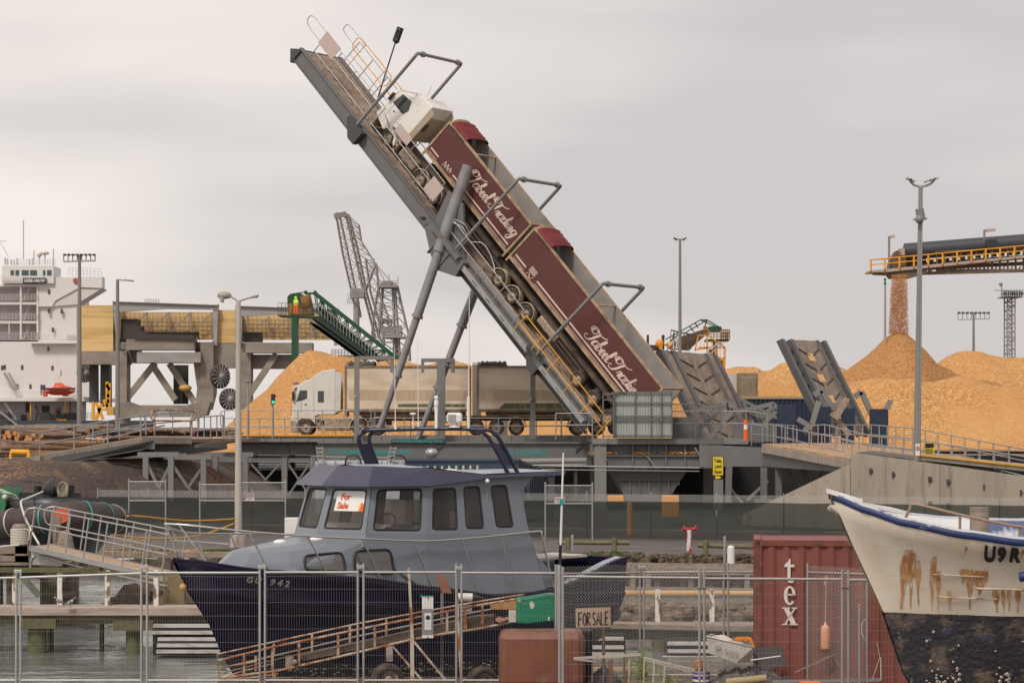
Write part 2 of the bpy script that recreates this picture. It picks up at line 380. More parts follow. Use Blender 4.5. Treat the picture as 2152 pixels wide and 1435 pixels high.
# ------------------------------------------------------------------ tipping frame: u along, v across (0 = our side), w normal to the deck
th, ph = R(31.685), R(47.998)
hd = V((-math.cos(th), math.sin(th), 0)); TA = math.cos(ph)*hd+math.sin(ph)*V((0, 0, 1)); TS = V((math.sin(th), math.cos(th), 0)); TN = -math.sin(ph)*hd+math.cos(ph)*V((0, 0, 1))
TO = P(1225, 905, 150)
def T(u, v, w): return TO+u*TA+v*TS+w*TN
M4 = Matrix((TA, TS, TN)).transposed().to_4x4(); M4.translation = TO
tip = thing('truck_tipper', 'huge grey hydraulic tipping platform raised steeply under the maroon truck', 'truck tipper', M4=M4)
LB = lambda: B(local=True)
b = LB()
b.box(0, 32.6, 0, .12, 0, .85).box(-.2, 32.7, -.12, .3, .85, .93).box(-.2, 32.7, -.14, .26, -.03, .03)
b.put('main_beam', steel, tip)
b = LB(); b.box(0, 32.6, 4.15, 4.35, 0, .85).box(0, 32.6, 4.0, 4.5, .85, .93); b.put('main_beam', steel, tip)
b = LB()
for i in range(22): b.box(.4+i*1.53, .55+i*1.53, .12, 4.15, .1, .75)
b.box(32.5, 32.62, -.14, 4.5, -.25, .86); b.prism([(32.62, -.14, .86), (33.2, -.14, .35), (32.62, -.14, -.2)], (0, .12, 0)); b.put('cross_beam', steel_dk, tip)
b = LB(); b.box(0, 32.6, .3, 4.0, .78, .84); b.put('deck_plate', dirt_deck, tip)
b = LB()
for v in (.95, 1.55, 2.75, 3.35): b.box(0, 32.3, v, v+.05, .84, .95)
for i in range(70):
    u = .5+i*.45
    for v in (1.02, 2.82):
        s = .25 if i % 2 else -.25
        b.bar((u, v, .865), (u+s, v+.5, .865), .05, .05)
b.put('wheel_track', mat('worn_track_steel', (.36, .28, .22), .6, .1, [((.18, .12, .09), 2, .45, .7, .8)]), tip)
# outer walkway with lower ledge on the lower half
b = LB(); b.box(.2, 14.2, -.55, 0, .62, .68).box(.2, 14.2, -.6, -.54, .45, .78).box(.2, 14.2, -.02, .02, .85, 1.15)
b.put('walkway', galv, tip)
# near handrails: grey upper run, grey middle run, yellow lower run
def rail(u0, u1, v, w0, h, nb, m, r=.035, bars=(1, .5), loop=0):
    b = LB(); k = max(int(round((u1-u0)/nb)), 1)
    for i in range(k+1):
        u = u0+(u1-u0)*i/k; b.tube((u, v, w0), (u, v, w0+h), r, 6)
    for q in bars: b.tube((u0-loop, v, w0+h*q), (u1+loop, v, w0+h*q), r*.9, 6)
    return b.put('handrail', m, tip)
rail(18.2, 31.75, -.02, .82, 2.15, 1.62, galv, bars=(1, .66, .33))
b = LB(); b.path(smooth([(31.7, -.02, 2.25), (33.3, -.02, 2.3), (33.7, -.02, 2.7), (33.3, -.02, 3.0), (31.7, -.02, 2.97)]), .03)
b.path(smooth([(31.7, 4.4, 2.2), (33.6, 4.4, 2.2), (33.9, 4.4, 2.5), (33.6, 4.4, 2.8), (31.7, 4.4, 2.8)]), .03); b.put('rail_loop', galv, tip)
rail(8.1, 16.2, -.45, .8, 1.25, 2.0, galv)
rail(-1.0, 7.7, -.5, .7, 1.25, 1.8, yellow)
b = LB(); b.path([(5.3, -.5, 1.95), (7.7, -.5, 1.95), (7.75, -.5, 1.3), (5.5, -.5, 1.3)], .035); b.put('rail_loop', yellow, tip)
rail(15.5, 32.3, 4.45, .5, 2.1, 1.7, galv, bars=(1, .5))
for u0, u1 in ((25.0, 28.2), (28.4, 32.4)):
    b = LB(); pts = []
    for cx_, cw_, a0 in ((u1-.3, 3.5, 0), (u1-.3, 2.3, 0)): pass
    b.path([(u0+.2, 4.1, 2.1), (u0, 4.1, 2.3), (u0, 4.1, 2.8), (u0+.2, 4.1, 3.0), (u1-.2, 4.1, 3.0), (u1, 4.1, 2.8), (u1, 4.1, 2.3), (u1-.2, 4.1, 2.1)], .035, closed=True)
    for u in (u0+.8, u1-.8): b.tube((u, 4.1, .6), (u, 4.1, 3), .03, 6)
    b.put('rail_loop', yellow, tip)
for u0, u1, w0, w1 in ((22.0, 23.4, 2.5, 3.1), (18.0, 19.1, 1.6, 2.7), (30.3, 31.9, 2.1, 3.1)):
    b = LB(); b.box(u0, u1, -.07, -.03, w0, w1); b.put('warning_panel', mat('pinkish_panel', (.50, .40, .36), .6), tip)
# guard hoops over the truck
for u in (25.56, 14.4, 5.5):
    b = LB(); h = 7.0; rr = .11
    b.tube((u, -.35, .35), (u, -.35, h-.1), rr, 10); b.tube((u, 4.75, .35), (u, 4.75, h-.1), rr, 10)
    b.path(smooth([(u, -.35, h-.15), (u+.05, -.25, h+.05), (u, 0, h+.12), (u, 2.2, h+.12), (u, 4.4, h+.12), (u, 4.72, h+.05), (u, 4.75, h-.2)], 4), rr, 10)
    b.tube((u, .15, h+.12), (u, .35, h+.12), .19, 10); b.tube((u, 4.2, h+.12), (u, 4.35, h+.12), .19, 10); b.tube((u, -.35, 3.4), (u, -.35, 3.5), .16, 10)
    b.put('guard_hoop', steel_lt, tip)
    b = LB(); b.prism([(u-.8, -.6, .85), (u+.8, -.6, .85), (u+.8, -.6, .7), (u-.2, -.6, -.15), (u-.8, -.6, -.15)], (0, .5, 0)); b.put('hoop_bracket', steel_dk, tip)
for u in [1.0+i*1.5 for i in range(9)]:
    b = LB(); b.prism([(u, -.5, .64), (u+.45, -.5, .64), (u, -.02, .2)], (.05, 0, 0)).box(u, u+.5, -.6, 0, .56, .62); b.put('walkway_bracket', steel_dk, tip)
# trunnion boxes with the hydraulic rams (telescopic)
b = LB(); b.prism([(13.2, -.7, .9), (16.6, -.7, .95), (16.9, -.7, .3), (15.2, -.7, -.55), (14.2, -.7, -.8), (13.0, -.7, -.1)], (0, .65, 0))
for u in (14.3, 15.5): b.box(u, u+.08, -.78, 0, -.6, .9)
b.put('ram_bracket', steel, tip)
b = LB(); b.prism([(13.2, 4.5, .9), (16.6, 4.5, .95), (16.9, 4.5, .3), (15.2, 4.5, -.55), (14.2, 4.5, -.8), (13.0, 4.5, -.1)], (0, .7, 0)); b.put('ram_bracket', steel, tip)
b = LB(); b.prism([(13.4, -.2, .8), (16.9, -.2, .9), (17.6, -.2, 2.9), (16.2, -.2, 3.1)], (0, .2, 0)); b.box(13.6, 16.4, -.95, -.45, .7, 1.0); b.put('trunnion_plate', steel, tip)
def inv(p):
    q = M4.inverted() @ p; return q
base_z = 3.2
chrome = mat('oily_ram_tube', (.27, .265, .27), .38, .35, [((.15, .12, .10), .8, .45, .7, .6)])
for v, top_u, top_w, bx, by in ((-.62, 17.6, 5.1, 796, 905), (5.2, None, None, 872, 938)):
    if top_u: t_ = T(top_u, v, top_w); d_ = 154.5; bs = P(bx, by, (t_.y+ (bx-CX)*0)); 
    mid = T(15.2, v, .4)
    bs = P(bx, by, mid.y); bs.y = mid.y
    dr = (mid-bs).normalized(); L_ = (mid-bs).length
    up = (T(17.55, v, 5.1)-T(15.2, v, .4)).length if v < 0 else 4.2
    r = LB(); I = lambda q: tuple(inv(q))
    r.tube(I(bs), I(bs+dr*L_*.30), .19, 14).tube(I(bs+dr*L_*.30), I(bs+dr*L_*.62), .24, 14).tube(I(bs+dr*L_*.62), I(mid+dr*.6), .30, 14)
    for k in (.30, .62): r.tube(I(bs+dr*(L_*k-.12)), I(bs+dr*(L_*k+.06)), .31 if k < .5 else .37, 14)
    r.tube(I(mid-dr*.4), I(mid+dr*up), .41, 18, .36); r.put('hydraulic_ram', chrome if v > 0 else steel_lt if False else chrome, tip)
b = LB(); cb = smooth([(16.8, -.4, 3.0), (16.6, -.5, 2.2), (15.9, -.5, 1.9), (15.0, -.4, 2.2), (14.2, -.2, 1.9)])
b.path(cb, .03).path([p+V((.1, .1, .2)) for p in cb], .025).path(smooth([(13.9, -.45, 2.05), (13.2, -.3, 2.6), (12.0, -.2, 2.3), (11.3, -.45, 2.05)]), .03); b.put('hydraulic_hose', galv_thin, tip)
b = LB(); b.tube((28.2, 4.45, .6), (30.4, 4.45, 5.0), .05, 6).bar((30.2, 4.45, 4.6), (30.6, 4.45, 5.5), .3, .35)
for k in (4.7, 5.3): b.ball((30.2+(k-4.7)*.5, 4.45, k), .22, 8)
b.put('camera_mast', black, tip)
b = LB(); b.tube((17.5, -.7, .5), (17.5, -.3, .5), .12, 10); b.put('sheave', steel_dk, tip)

# ------------------------------------------------------------------ trucks
def ribbon(b, pts, w0, w1, lift, tr, ang=R(35)):
    """broad-nib pen stroke: width depends on the direction of travel"""
    pts = smooth(pts, 5); L_, R_ = [], []
    for i, p in enumerate(pts):
        d = (pts[min(i+1, len(pts)-1)]-pts[max(i-1, 0)]).normalized(); n = V((-d.y, d.x, 0)); a = math.atan2(d.y, d.x)
        w = w0+(w1-w0)*abs(math.sin(a))**1.5 if d.y < .1 else w0
        L_.append(tr(p+n*w/2, lift)); R_.append(tr(p-n*w/2, lift))
    for i in range(len(pts)-1): b.quad(L_[i], R_[i], R_[i+1], L_[i+1])
GL = {
 'T': (.72, [[(.0, .62), (-.12, .8), (.05, 1.0), (.35, 1.02), (.75, .88), (1.15, .98), (1.3, 1.12)], [(.78, .95), (.62, .6), (.5, .25), (.3, .0), (.02, -.02), (-.06, .16), (.1, .24)], [(.18, .95), (.05, .75), (.2, .58), (.42, .66), (.48, .86), (.3, .96)]]),
 'a': (.42, [[(.42, .34), (.28, .44), (.10, .34), (.02, .12), (.12, .0), (.30, .12), (.42, .36)], [(.46, .46), (.40, .2), (.40, .04), (.48, .0), (.56, .12)]]),
 'b': (.40, [[(.06, .2), (.26, .7), (.30, .95), (.18, .85), (.08, .3), (.10, .02), (.26, .04), (.36, .25), (.24, .42), (.30, .34), (.50, .38)]]),
 'e': (.32, [[(.0, .12), (.2, .2), (.28, .36), (.18, .44), (.06, .28), (.08, .06), (.2, .0), (.38, .14)]]),
 'l': (.26, [[(.0, .1), (.22, .6), (.28, .92), (.18, .98), (.08, .5), (.08, .08), (.18, .0), (.32, .12)]]),
 'r': (.34, [[(.0, .1), (.12, .4), (.14, .34), (.28, .42), (.24, .2), (.26, .02), (.40, .12)]]),
 'd': (.44, [[(.36, .36), (.24, .44), (.08, .32), (.02, .12), (.12, .0), (.26, .12), (.52, .95), (.38, .4), (.36, .04), (.52, .1)]]),
 'i': (.24, [[(.0, .12), (.14, .42), (.10, .16), (.14, .0), (.28, .12)], [(.22, .60), (.25, .66)]]),
 'n': (.46, [[(.0, .12), (.12, .42), (.06, .0)], [(.08, .2), (.24, .42), (.34, .38), (.28, .1), (.36, .0), (.50, .12)]]),
 'g': (.42, [[(.38, .38), (.26, .44), (.08, .32), (.04, .12), (.14, .02), (.28, .14), (.40, .42), (.28, -.2), (.08, -.46), (-.06, -.36), (.1, -.14), (.46, .12)]]),
 ' ': (.22, [])}
def script_text(s, h, tr, m, name, parent, upto=99):
    b = B(local=True); x = 0; 
    for ch in s[:upto]:
        w, st = GL[ch]
        for k in st: ribbon(b, [V(((x+p[0]+p[1]*.12)*h, p[1]*h, 0)) for p in k], .058*h, .175*h, 0, tr)
        x += w*1.02
    o = b.put(name, m, parent, solid=.006); return o, x*h
tyre_m = mat('dusty_tyre', (.035, .03, .027), .85, 0, [((.16, .115, .08), 2.5, .42, .66, .8)])
rim_m = mat('dusty_rim', (.40, .31, .23), .6, .2, [((.12, .08, .05), 8, .5, .66, .9)])
WH = {}
def wheel(parent, loc, r=.53, w=.30):
    """wheel facing local +y"""
    k = (round(r, 2), round(w, 2))
    if k not in WH:
        b = LB(); b.lathe([(r*.60, -w*.9), (r*.92, -w), (r, -w*.8), (r, -.05), (r*.93, 0), (r*.62, .01), (r*.58, -.06)], (0, 0, 0), (0, 1, 0), 28)
        t_ = b.put('wheel', tyre_m, parent)
        b = LB(); b.lathe([(.001, -.03), (.09, -.03), (.10, -.07), (r*.42, -.12), (r*.5, -.05), (r*.61, -.01), (r*.61, -.09)], (0, 0, 0), (0, 1, 0), 24)
        for i in range(8): a = i*math.pi/4; b.tube((.2*math.cos(a), -.12, .2*math.sin(a)), (.2*math.cos(a), -.07, .2*math.sin(a)), .028, 6)
        rm = b.put('rim', rim_m, t_); WH[k] = (t_, rm)
    else:
        t0, r0 = WH[k]; t_ = t0.copy(); C.objects.link(t_); t_.parent = parent; rm = r0.copy(); C.objects.link(rm); rm.parent = t_
    t_.location = loc; return t_
def truck(name, label, M4, body, body2, frame_m, cab_m, p):
    """local: x forward (0 = steer axle), y towards the left side, z up from the deck"""
    t = thing(name, label, 'tipper truck' if False else 'truck', M4=M4)
    cf = p['front']; k = 1.25; hw = 1.22
    chassis = mat(name+'_chassis', p['chassis'], .8, 0, [((.20, .13, .08), 1.5, .45, .7, .8)])
    # ---- cab
    pr = [(0, .95), (.03, 1.6), (.06, 2.15), (.36, 3.02), (.34, 3.2), (.56, 3.35), (.85, 3.58), (1.2, 3.64)]
    pr += [(1.25, 3.68), (1.55, 3.95), (1.95, 4.2), (2.65, p['fair']), (2.87, p['fair']), (2.87, 1.38), (1.75, 1.34), (1.52, 1.25)]
    ax = cf
    for i in range(9):
        a = R(15+150*i/8); pr.append((ax+.66*math.cos(a), .45+.66*math.sin(a)))
    pr.append((.18, .9))
    b = LB(); b.prism([(cf-x, hw, z) for x, z in pr], (0, -2*hw, 0)); cab = b.put('cab', cab_m, t, bevel=.13)
    b = LB(); b.prism([(cf+.06, hw+.02, .15), (cf+.08, hw+.02, .85), (cf-.02, hw+.02, 1.0), (cf-.28, hw+.02, .95), (cf-.38, hw+.02, .2)], (0, -2*hw-.04, 0)); b.put('bumper', mat('dusty_bumper', (.40, .32, .24), .7, 0, [((.2, .13, .08), 2, .4, .7, .7)]), t, bevel=.04)
    b = LB(); b.prism([(cf-q_[0], hw+.012, q_[1]) for q_ in (((.3, 2.2), (.55, 2.93), (1.02, 2.95), (1.02, 2.42), (.82, 2.32)) if p['sleeper'] else ((.42, 2.35), (.62, 3.25), (1.45, 3.38), (1.72, 2.8), (1.55, 2.35)))], (0, -.03, 0)); b.put('window', glass_dk, cab)
    b = LB(); b.box(cf-2.12, cf-1.72, hw-.02, hw+.012, 2.15, 2.9)
    if p['sleeper']: b.put('window', glass_dk, cab)
    b = LB(); b.prism([(cf-.055, 1.05, 2.2), (cf-.33, 1.0, 2.98), (cf-.33, -1.0, 2.98), (cf-.055, -1.05, 2.2)], (.03, 0, .01)); b.put('windscreen', glass_dk, cab)
    b = LB(); b.prism([(cf-.1, 1.2, 3.0), (cf+.0, 1.2, 3.1), (cf-.25, 1.2, 3.3), (cf-.4, 1.2, 3.2)], (0, -2.4, 0)); b.put('sun_visor', cab_m, cab)
    b = LB(); b.box(cf-.02, cf+.03, -.8, .8, 1.1, 1.9); b.put('grille', black, cab)
    for s in (1, -1):
        b = LB(); b.box(cf-.12, cf+.04, s*1.0-.16, s*1.0+.16, 1.0, 1.25); b.put('headlight', mat('lamp_lens', (.7, .68, .62), .1), cab)
        b = LB(); b.box(cf-.2, cf-.05, s*1.32-.1, s*1.32+.1, 2.3, 2.85).tube((cf-.2, s*1.22, 2.9), (cf-.12, s*1.34, 2.8), .02); b.put('mirror', black, cab)
        b = LB(); b.prism([(cf-2.87, s*(hw-.02), 1.5), (cf-2.87, s*(hw-.02), p['fair']-.1), (cf-3.25, s*(hw-.06), p['fair']-.25), (cf-3.2, s*(hw-.06), 1.6)], (0, -s*.04, 0)); b.put('side_fairing', cab_m if p['sleeper'] else mat('beige_back', (.42, .33, .24), .6), cab)
    for q in (.62, 1.45):
        b = LB(); b.box(cf-q-.02, cf-q, hw, hw+.006, 1.5, 3.0); b.put('door_seam', black, cab)
    b = LB(); b.box(cf-1.0, cf-.86, hw, hw+.03, 1.98, 2.05); b.put('door_handle', black, cab)
    b = LB(); b.box(cf-2.92, cf-2.87, -1.1, 1.1, 1.45, 3.4); rw = b.put('rear_wall', mat('beige_back', (.42, .33, .24), .6), cab)
    b = LB(); b.box(cf-2.94, cf-2.915, .1, .8, 2.3, 2.9); b.put('window', glass_dk, cab)
    b = LB(); b.tube((cf-.9, -.8, 3.6), (cf-.7, -.8, 4.3), .015).tube((cf-1.3, .7, 3.66), (cf-1.0, .7, 3.75), .06); b.put('horn', galv, cab)
    # steps and guard behind steer wheel
    b = LB(); b.prism([(-.62, hw, 1.25), (-.98, hw, 1.2), (-.98, hw, .3), (-.80, hw, .25)], (0, -.35, 0)); st = b.put('step', rim_m, t)
    b = LB(); b.box(-.92, -.75, hw, hw+.012, .85, 1.02).box(-.92, -.75, hw, hw+.012, .45, .62); b.put('tread', black, st)
    # ---- chassis
    xr = p['axles'][-1]-.8
    b = LB(); b.box(cf-6.5, cf-.6, -.5, .5, .65, .98); b.box(xr, p['t1'][0]-.9, -.55, .55, .95, 1.28)
    for x0, x1 in (p['t1'], p['t2']): b.box(x1+.3, x0-.5, -1.15, 1.15, 1.3, 1.52)
    b.put('chassis', chassis, t)
    for x0, x1, z0, z1, y in p['boxes']:
        b = LB(); b.box(x0, x1, y-.5, y, z0, z1); b.put('fuel_tank', rim_m, t, bevel=.12)
    for i, x in enumerate(p['axles']):
        for s in (1, -1):
            w_ = wheel(t, (x, s*1.22, .53), .53, .26 if i == 0 else .46)
            if s < 0: w_.rotation_euler = (0, 0, math.pi)
            if i in p['guards']:
                b = LB(); pts = [(x+.63*math.cos(a), s*1.16, .55+.63*math.sin(a)) for a in [R(-5+190*j/12) for j in range(13)]]
                for j in range(12):
                    q = pts[j]; q2 = pts[j+1]; b.quad((q[0], s*1.24, q[2]), (q2[0], s*1.24, q2[2]), (q2[0], s*.72, q2[2]), (q[0], s*.72, q[2]))
                b.path([(q[0], s*1.24, q[2]) for q in pts], .035); b.put('mudguard', mat('cream_mudguard', (.52, .42, .30), .6, 0, [((.22, .15, .10), 3, .45, .7, .7)]), t)
    # ---- trailers
    for ti, (x0, x1) in enumerate((p['t1'], p['t2'])):
        z0, z1 = p['tz']; h = z1-z0
        b = LB()
        for s in (1, -1): b.box(x1, x0, s*1.24-.03, s*1.24+.03, z0, z1-.08)
        tb = b.put('trailer_body', body, t)
        b = LB(); b.box(x1, x0-.05, -1.2, 1.2, z0+.02, z0+.1); b.box(x0-.06, x0, -1.2, 1.2, z0, z1-.15); b.box(x1, x1+.05, -1.2, 1.2, z0, z1-(.1 if ti == 0 else 1.2)); 
        for s in (1, -1): b.box(x1, x0, s*1.19-.01, s*1.19+.01, z0+.1, z1-.1)
        b.put('trailer_liner', mat('grey_liner', (.27, .25, .235), .6, 0, [((.38, .34, .3), 1.2, .4, .7, .6)]), tb)
        b = LB()
        for s in (1, -1):
            b.box(x1-.04, x0+.04, s*1.26-.06, s*1.26+.06, z1-.14, z1); b.box(x1-.04, x0+.04, s*1.26-.05, s*1.26+.05, z0-.02, z0+.17)
            for x in (x0-.04, x1-.04): b.box(x, x+.13, s*1.26-.055, s*1.26+.055, z0-.3, z1)
        for x in (x0-.02, x1-.02): b.box(x, x+.08, -1.26, 1.26, z1-.14, z1); b.box(x, x+.08, -1.26, 1.26, z0, z0+.14)
        for q in p['ties']: 
            if q[0] == ti: b.box(q[1], q[1]+.08, -1.2, 1.2, z1-.12, z1-.04)
        b.put('trailer_frame', frame_m, tb)
        n = 10; b = LB(); rows = []
        for xx in (x0+.05, x0-.12):
            rows.append([V((xx, 1.2*math.cos(math.pi*j/n), z1-.1+.42*math.sin(math.pi*j/n)*(1 if xx > x0 else .8))) for j in range(n+1)])
        b.grid(rows); b.prism([tuple(v) for v in rows[0]], (-.03, 0, 0)); b.put('front_bow', frame_m, tb)
        # rolled tarpaulin
        b = LB(); rows = []
        tl = p['tarp']
        for i in range(13):
            xx = x0-.15-tl*i/12
            rows.append([V((xx, 1.28*math.cos(math.pi*j/12), z1-.03+(.30+.06*(i % 2)+.03*math.sin(i*2.3))*math.sin(math.pi*j/12)**.6)) for j in range(13)])
        b.grid(rows, flip=True); b.put('tarpaulin', p['tarp_m'], tb, solid=.03)
        if p['hooks']:
            b = LB()
            for i in range(12): b.bar((x0-.3-.12*i, 1.31, z1-.02), (x0-.36-.12*i, 1.33, z1-.2), .05, .03)
            b.put('tarp_hook', black, tb)
        if p.get('lights'):
            b = LB()
            for i in range(4): b.ball((x0-.8-i*2.2, 1.3, z0-.12), .035, 6)
            b.put('marker_light', mat('red_lens', (.6, .05, .02), .3), tb)
        p['deco'](ti, x0, x1, z0, z1, tb)
    return t
maroon = mat('maroon_trailer_panel', (.098, .022, .020), .42, 0, [((.12, .045, .038), (.5, .5, 1.5), .4, .75, .5)])
tan_fr = mat('tan_dusty_frame', (.44, .31, .19), .65, 0, [((.24, .155, .09), 1.6, .42, .62, .8), ((.62, .55, .46), 5, .6, .75, .6)])
cab_w = mat('dusty_white_cab', (.76, .73, .69), .45, 0, [((.40, .30, .21), (1.4, 1.4, .8), .56, .84, .6), ((.3, .2, .13), 7, .62, .75, .4)])
cream = mat('cream_lettering', (.66, .52, .44), .6)
tarp_m = mat('maroon_tarpaulin', (.20, .018, .022), .7, 0, [((.10, .012, .015), 4, .4, .7, .8)], bump=(5, .8, .06))
def deco_m(ti, x0, x1, z0, z1, tb):
    tr = lambda s0, zz: (lambda p_, l_: V((s0-p_.x, 1.285, zz+p_.y)))
    b = LB()
    a, e = (x0-.9, x1+1.0) if ti == 0 else (x0-.3, x1+.3)
    segs = ((x0-.15, x0-1.0), (x0-2.6, x1+.3)) if ti == 0 else ((x0-.2, x0-1.3), (x0-2.5, x1+.3))
    for s0, s1 in segs: b.box(s1, s0, 1.27, 1.278, z0+.42, z0+.52).box(s1, s0, 1.27, 1.278, z0+.22, z0+.25)
    b.put('stripe', cream, tb)
    b = LB(); q = x0-1.55
    if ti == 0:
        for k in range(3): ribbon(b, [V((k*.28, .0, 0)), V((k*.28+.1, .42, 0)), V((k*.28+.2, .1, 0)), V((k*.28+.28, .3, 0))], .03, .06, 0, lambda p_, l_: V((q-p_.x, 1.28, z0+.28+p_.y)))
    else:
        for i in range(5): b.box(q-.62, q-.02, 1.275, 1.283, z0+.50+i*.08, z0+.54+i*.08)
        ribbon(b, [V((0, .1, 0)), V((.2, .3, 0)), V((.4, .05, 0)), V((.6, .3, 0))], .03, .06, 0, lambda p_, l_: V((q-p_.x, 1.28, z0+.12+p_.y)))
    b.put('emblem', cream, tb)
    if ti == 0: script_text('Tabeel Trading', 0.88, tr(x0-3.5, z0+1.05), cream, 'lettering', tb)
    else: script_text('Tabeel Trading', 0.92, tr(x0-7.3, z0+.72), cream, 'lettering', tb, 13)
U0 = 24.0; MT = Matrix((TA, -TS, TN)).transposed().to_4x4(); MT.translation = T(U0, 2.15, .87)
truck('road_train', 'dusty white cab with two maroon lettered trailers standing on the steeply raised platform', MT, maroon, None, tan_fr, cab_w,
      dict(front=1.8, fair=4.25, sleeper=False, chassis=(.07, .05, .04), axles=[0, -3.75, -5.3, -12.5, -13.97, -15.45, -21.0, -22.6, -24.2], guards=(1, 2, 3, 4, 5),
           t1=(-2.75, -11.75), t2=(-12.12, -25.5), tz=(2.02, 4.62), ties=[(0, -5.6), (1, -18.6)], tarp=1.6, tarp_m=tarp_m, hooks=True, boxes=[(-2.9, -1.3, .35, 1.1, 1.2), (-18.2, -16.3, .75, 1.3, 1.2)], deco=deco_m))
wbody = mat('pale_dusty_trailer_panel', (.78, .64, .49), .5, 0, [((.50, .38, .27), (.3, .3, 1.1), .38, .65, .7), ((.42, .31, .21), (2.5, 2.5, .3), .58, .8, .5)])
fr2 = mat('brown_dusty_frame', (.26, .19, .13), .7, 0, [((.14, .10, .07), 1.6, .42, .62, .8)])
def deco_w(ti, x0, x1, z0, z1, tb):
    b = LB(); b.box(x1+.15, x0-.2, 1.272, 1.28, z0+.75, z0+1.42); b.put('dirt_band', mat('dusty_band', (.50, .37, .25), .8, 0, [((.58, .45, .32), (5, 5, .3), .45, .6, .8)]), tb)
    b = LB()
    if ti == 0: b.box(x1+.3, x0-3.4, 1.274, 1.282, z0+.3, z0+.5)
    else: b.prism([(x0-1.35, 1.274, z0+.2), (x0-1.75, 1.274, z0+.55), (x1+.3, 1.274, z0+.55), (x1+.3, 1.274, z0+.2)], (0, .01, 0))
    b.put('green_band', mat('faded_green', (.10, .12, .065), .7, 0, [((.34, .25, .16), (4, 4, .5), .5, .62, .8)]), tb)
    b = LB()
    for i in range(14): b.box(x1+.35+.0, x1+.37, 1.275, 1.285, z0+.5+i*.13, z0+.53+i*.13).box(x1+.6, x1+.62, 1.275, 1.285, z0+.55+i*.13, z0+.58+i*.13)
    b.put('rivet_row', steel_dk, tb)
M4 = Matrix(((-1, 0, 0), (0, -1, 0), (0, 0, 1))).to_4x4(); M4.translation = V((X(642, 162), 163.3, 4.45))
truck('road_train', 'dirty cream white truck with pale trailers parked level on the steel runway', M4, wbody, None, fr2,
      mat('cream_white_cab', (.70, .67, .62), .4, 0, [((.48, .36, .25), (.8, .8, .5), .5, .72, .6)]),
      dict(front=.92, fair=4.32, sleeper=True, chassis=(.09, .03, .025), axles=[0, -3.52, -4.67, -11.15, -12.5, -13.8, -17.8, -19.1, -20.4], guards=(1, 2, 5, 6),
           t1=(-2.65, -10.75), t2=(-11.3, -21.6), tz=(1.55, 4.55), ties=[], tarp=1.7, tarp_m=mat('black_tarpaulin', (.06, .05, .045), .8), hooks=False, lights=True, boxes=[(-3.0, -1.2, .3, 1.15, 1.2), (-10, -8.5, .8, 1.3, 1.2)], deco=deco_w))
# ------------------------------------------------------------------ steel runway, ramps and platforms
zA = zoomer(1200, 620, 3.26); zC = zoomer(1600, 780, 3.899); zD = zoomer(0, 860, 3.587); zE = zoomer(340, 860, 3.587); zF = zoomer(840, 860, 3.5875); zJ2 = zoomer(1360, 640, 4.484)
def D(x, y): return V((x, y, 0))
def part(b, n, m, root, **k): return b.put(n, m, root, **k)
def ibeam(b, a, c, h, w=.3):
    a = V(a); c = V(c); up = V((0, 0, 1))
    b.bar(a, c, .03, h); b.bar(a+up*h/2, c+up*h/2, w, .05); b.bar(a-up*h/2, c-up*h/2, w, .05)
    n = int((c-a).length/1.6)
    for i in range(1, n): q = a+(c-a)*i/n; b.bar(q-up*h/2, q+up*h/2, w*.8, .03, (1, 0, 0))
def fence_rail(pts, h, every, r, root, m=galv, bars=(1, .55), name='handrail', ends=False):
    """posts and rails along a line of 3-D points"""
    b = B(); pts = [V(p) for p in pts]
    for q in bars:
        l = [p+V((0, 0, h*q)) for p in pts]; b.path(l, r, 6)
    for i in range(len(pts)-1):
        n = max(int(round((pts[i+1]-pts[i]).length/every)), 1)
        for k in range(n+(i == len(pts)-2)):
            p = pts[i]+(pts[i+1]-pts[i])*k/n; b.tube(p, p+V((0, 0, h)), r*1.05, 6)
    if ends:
        for p, q in ((pts[0], pts[1]), (pts[-1], pts[-2])):
            d = (p-q).normalized(); lo, hi = min(bars), max(bars)
            b.path(smooth([p+V((0, 0, h*hi)), p+d*.22+V((0, 0, h*(hi-.08))), p+d*.25+V((0, 0, h*(hi+lo)/2)), p+d*.22+V((0, 0, h*(lo+.08))), p+V((0, 0, h*lo))], 4), r, 6)
    return b.put(name, m, root)
# ---- runway under the white truck
dr = 160
run = thing('steel_runway', 'long grey steel runway on columns carrying the pale parked truck', 'runway', (0, dr, 0))
x0, x1 = X(466, dr), X(1255, dr); zt = 4.45
b = B(); b.box(x0, x1, dr, dr+7.5, zt-.12, zt); part(b, 'deck', dirt_deck, run)
b = B(); b.box(x0, x1, dr-.14, dr-.003, zt-.42, zt-.02)
n = 26
for i in range(n): xx = x0+(x1-x0)*i/n; b.box(xx, xx+.05, dr-.22, dr-.14, zt-.42, zt-.02)
part(b, 'edge_beam', steel_lt, run)
b = B(); b.box(X(495, dr), X(742, dr), dr-.25, dr-.143, zt-.05, zt+.05); part(b, 'yellow_edge', yellow, run)
b = B(); ibeam(b, (x0+1, dr+.6, zt-.85), (X(1240, dr), dr+.6, zt-.85), .8); part(b, 'girder', steel, run)
b = B(); ibeam(b, (x0+1, dr+6.6, zt-.85), (X(1240, dr), dr+6.6, zt-.85), .8); part(b, 'girder', steel, run)
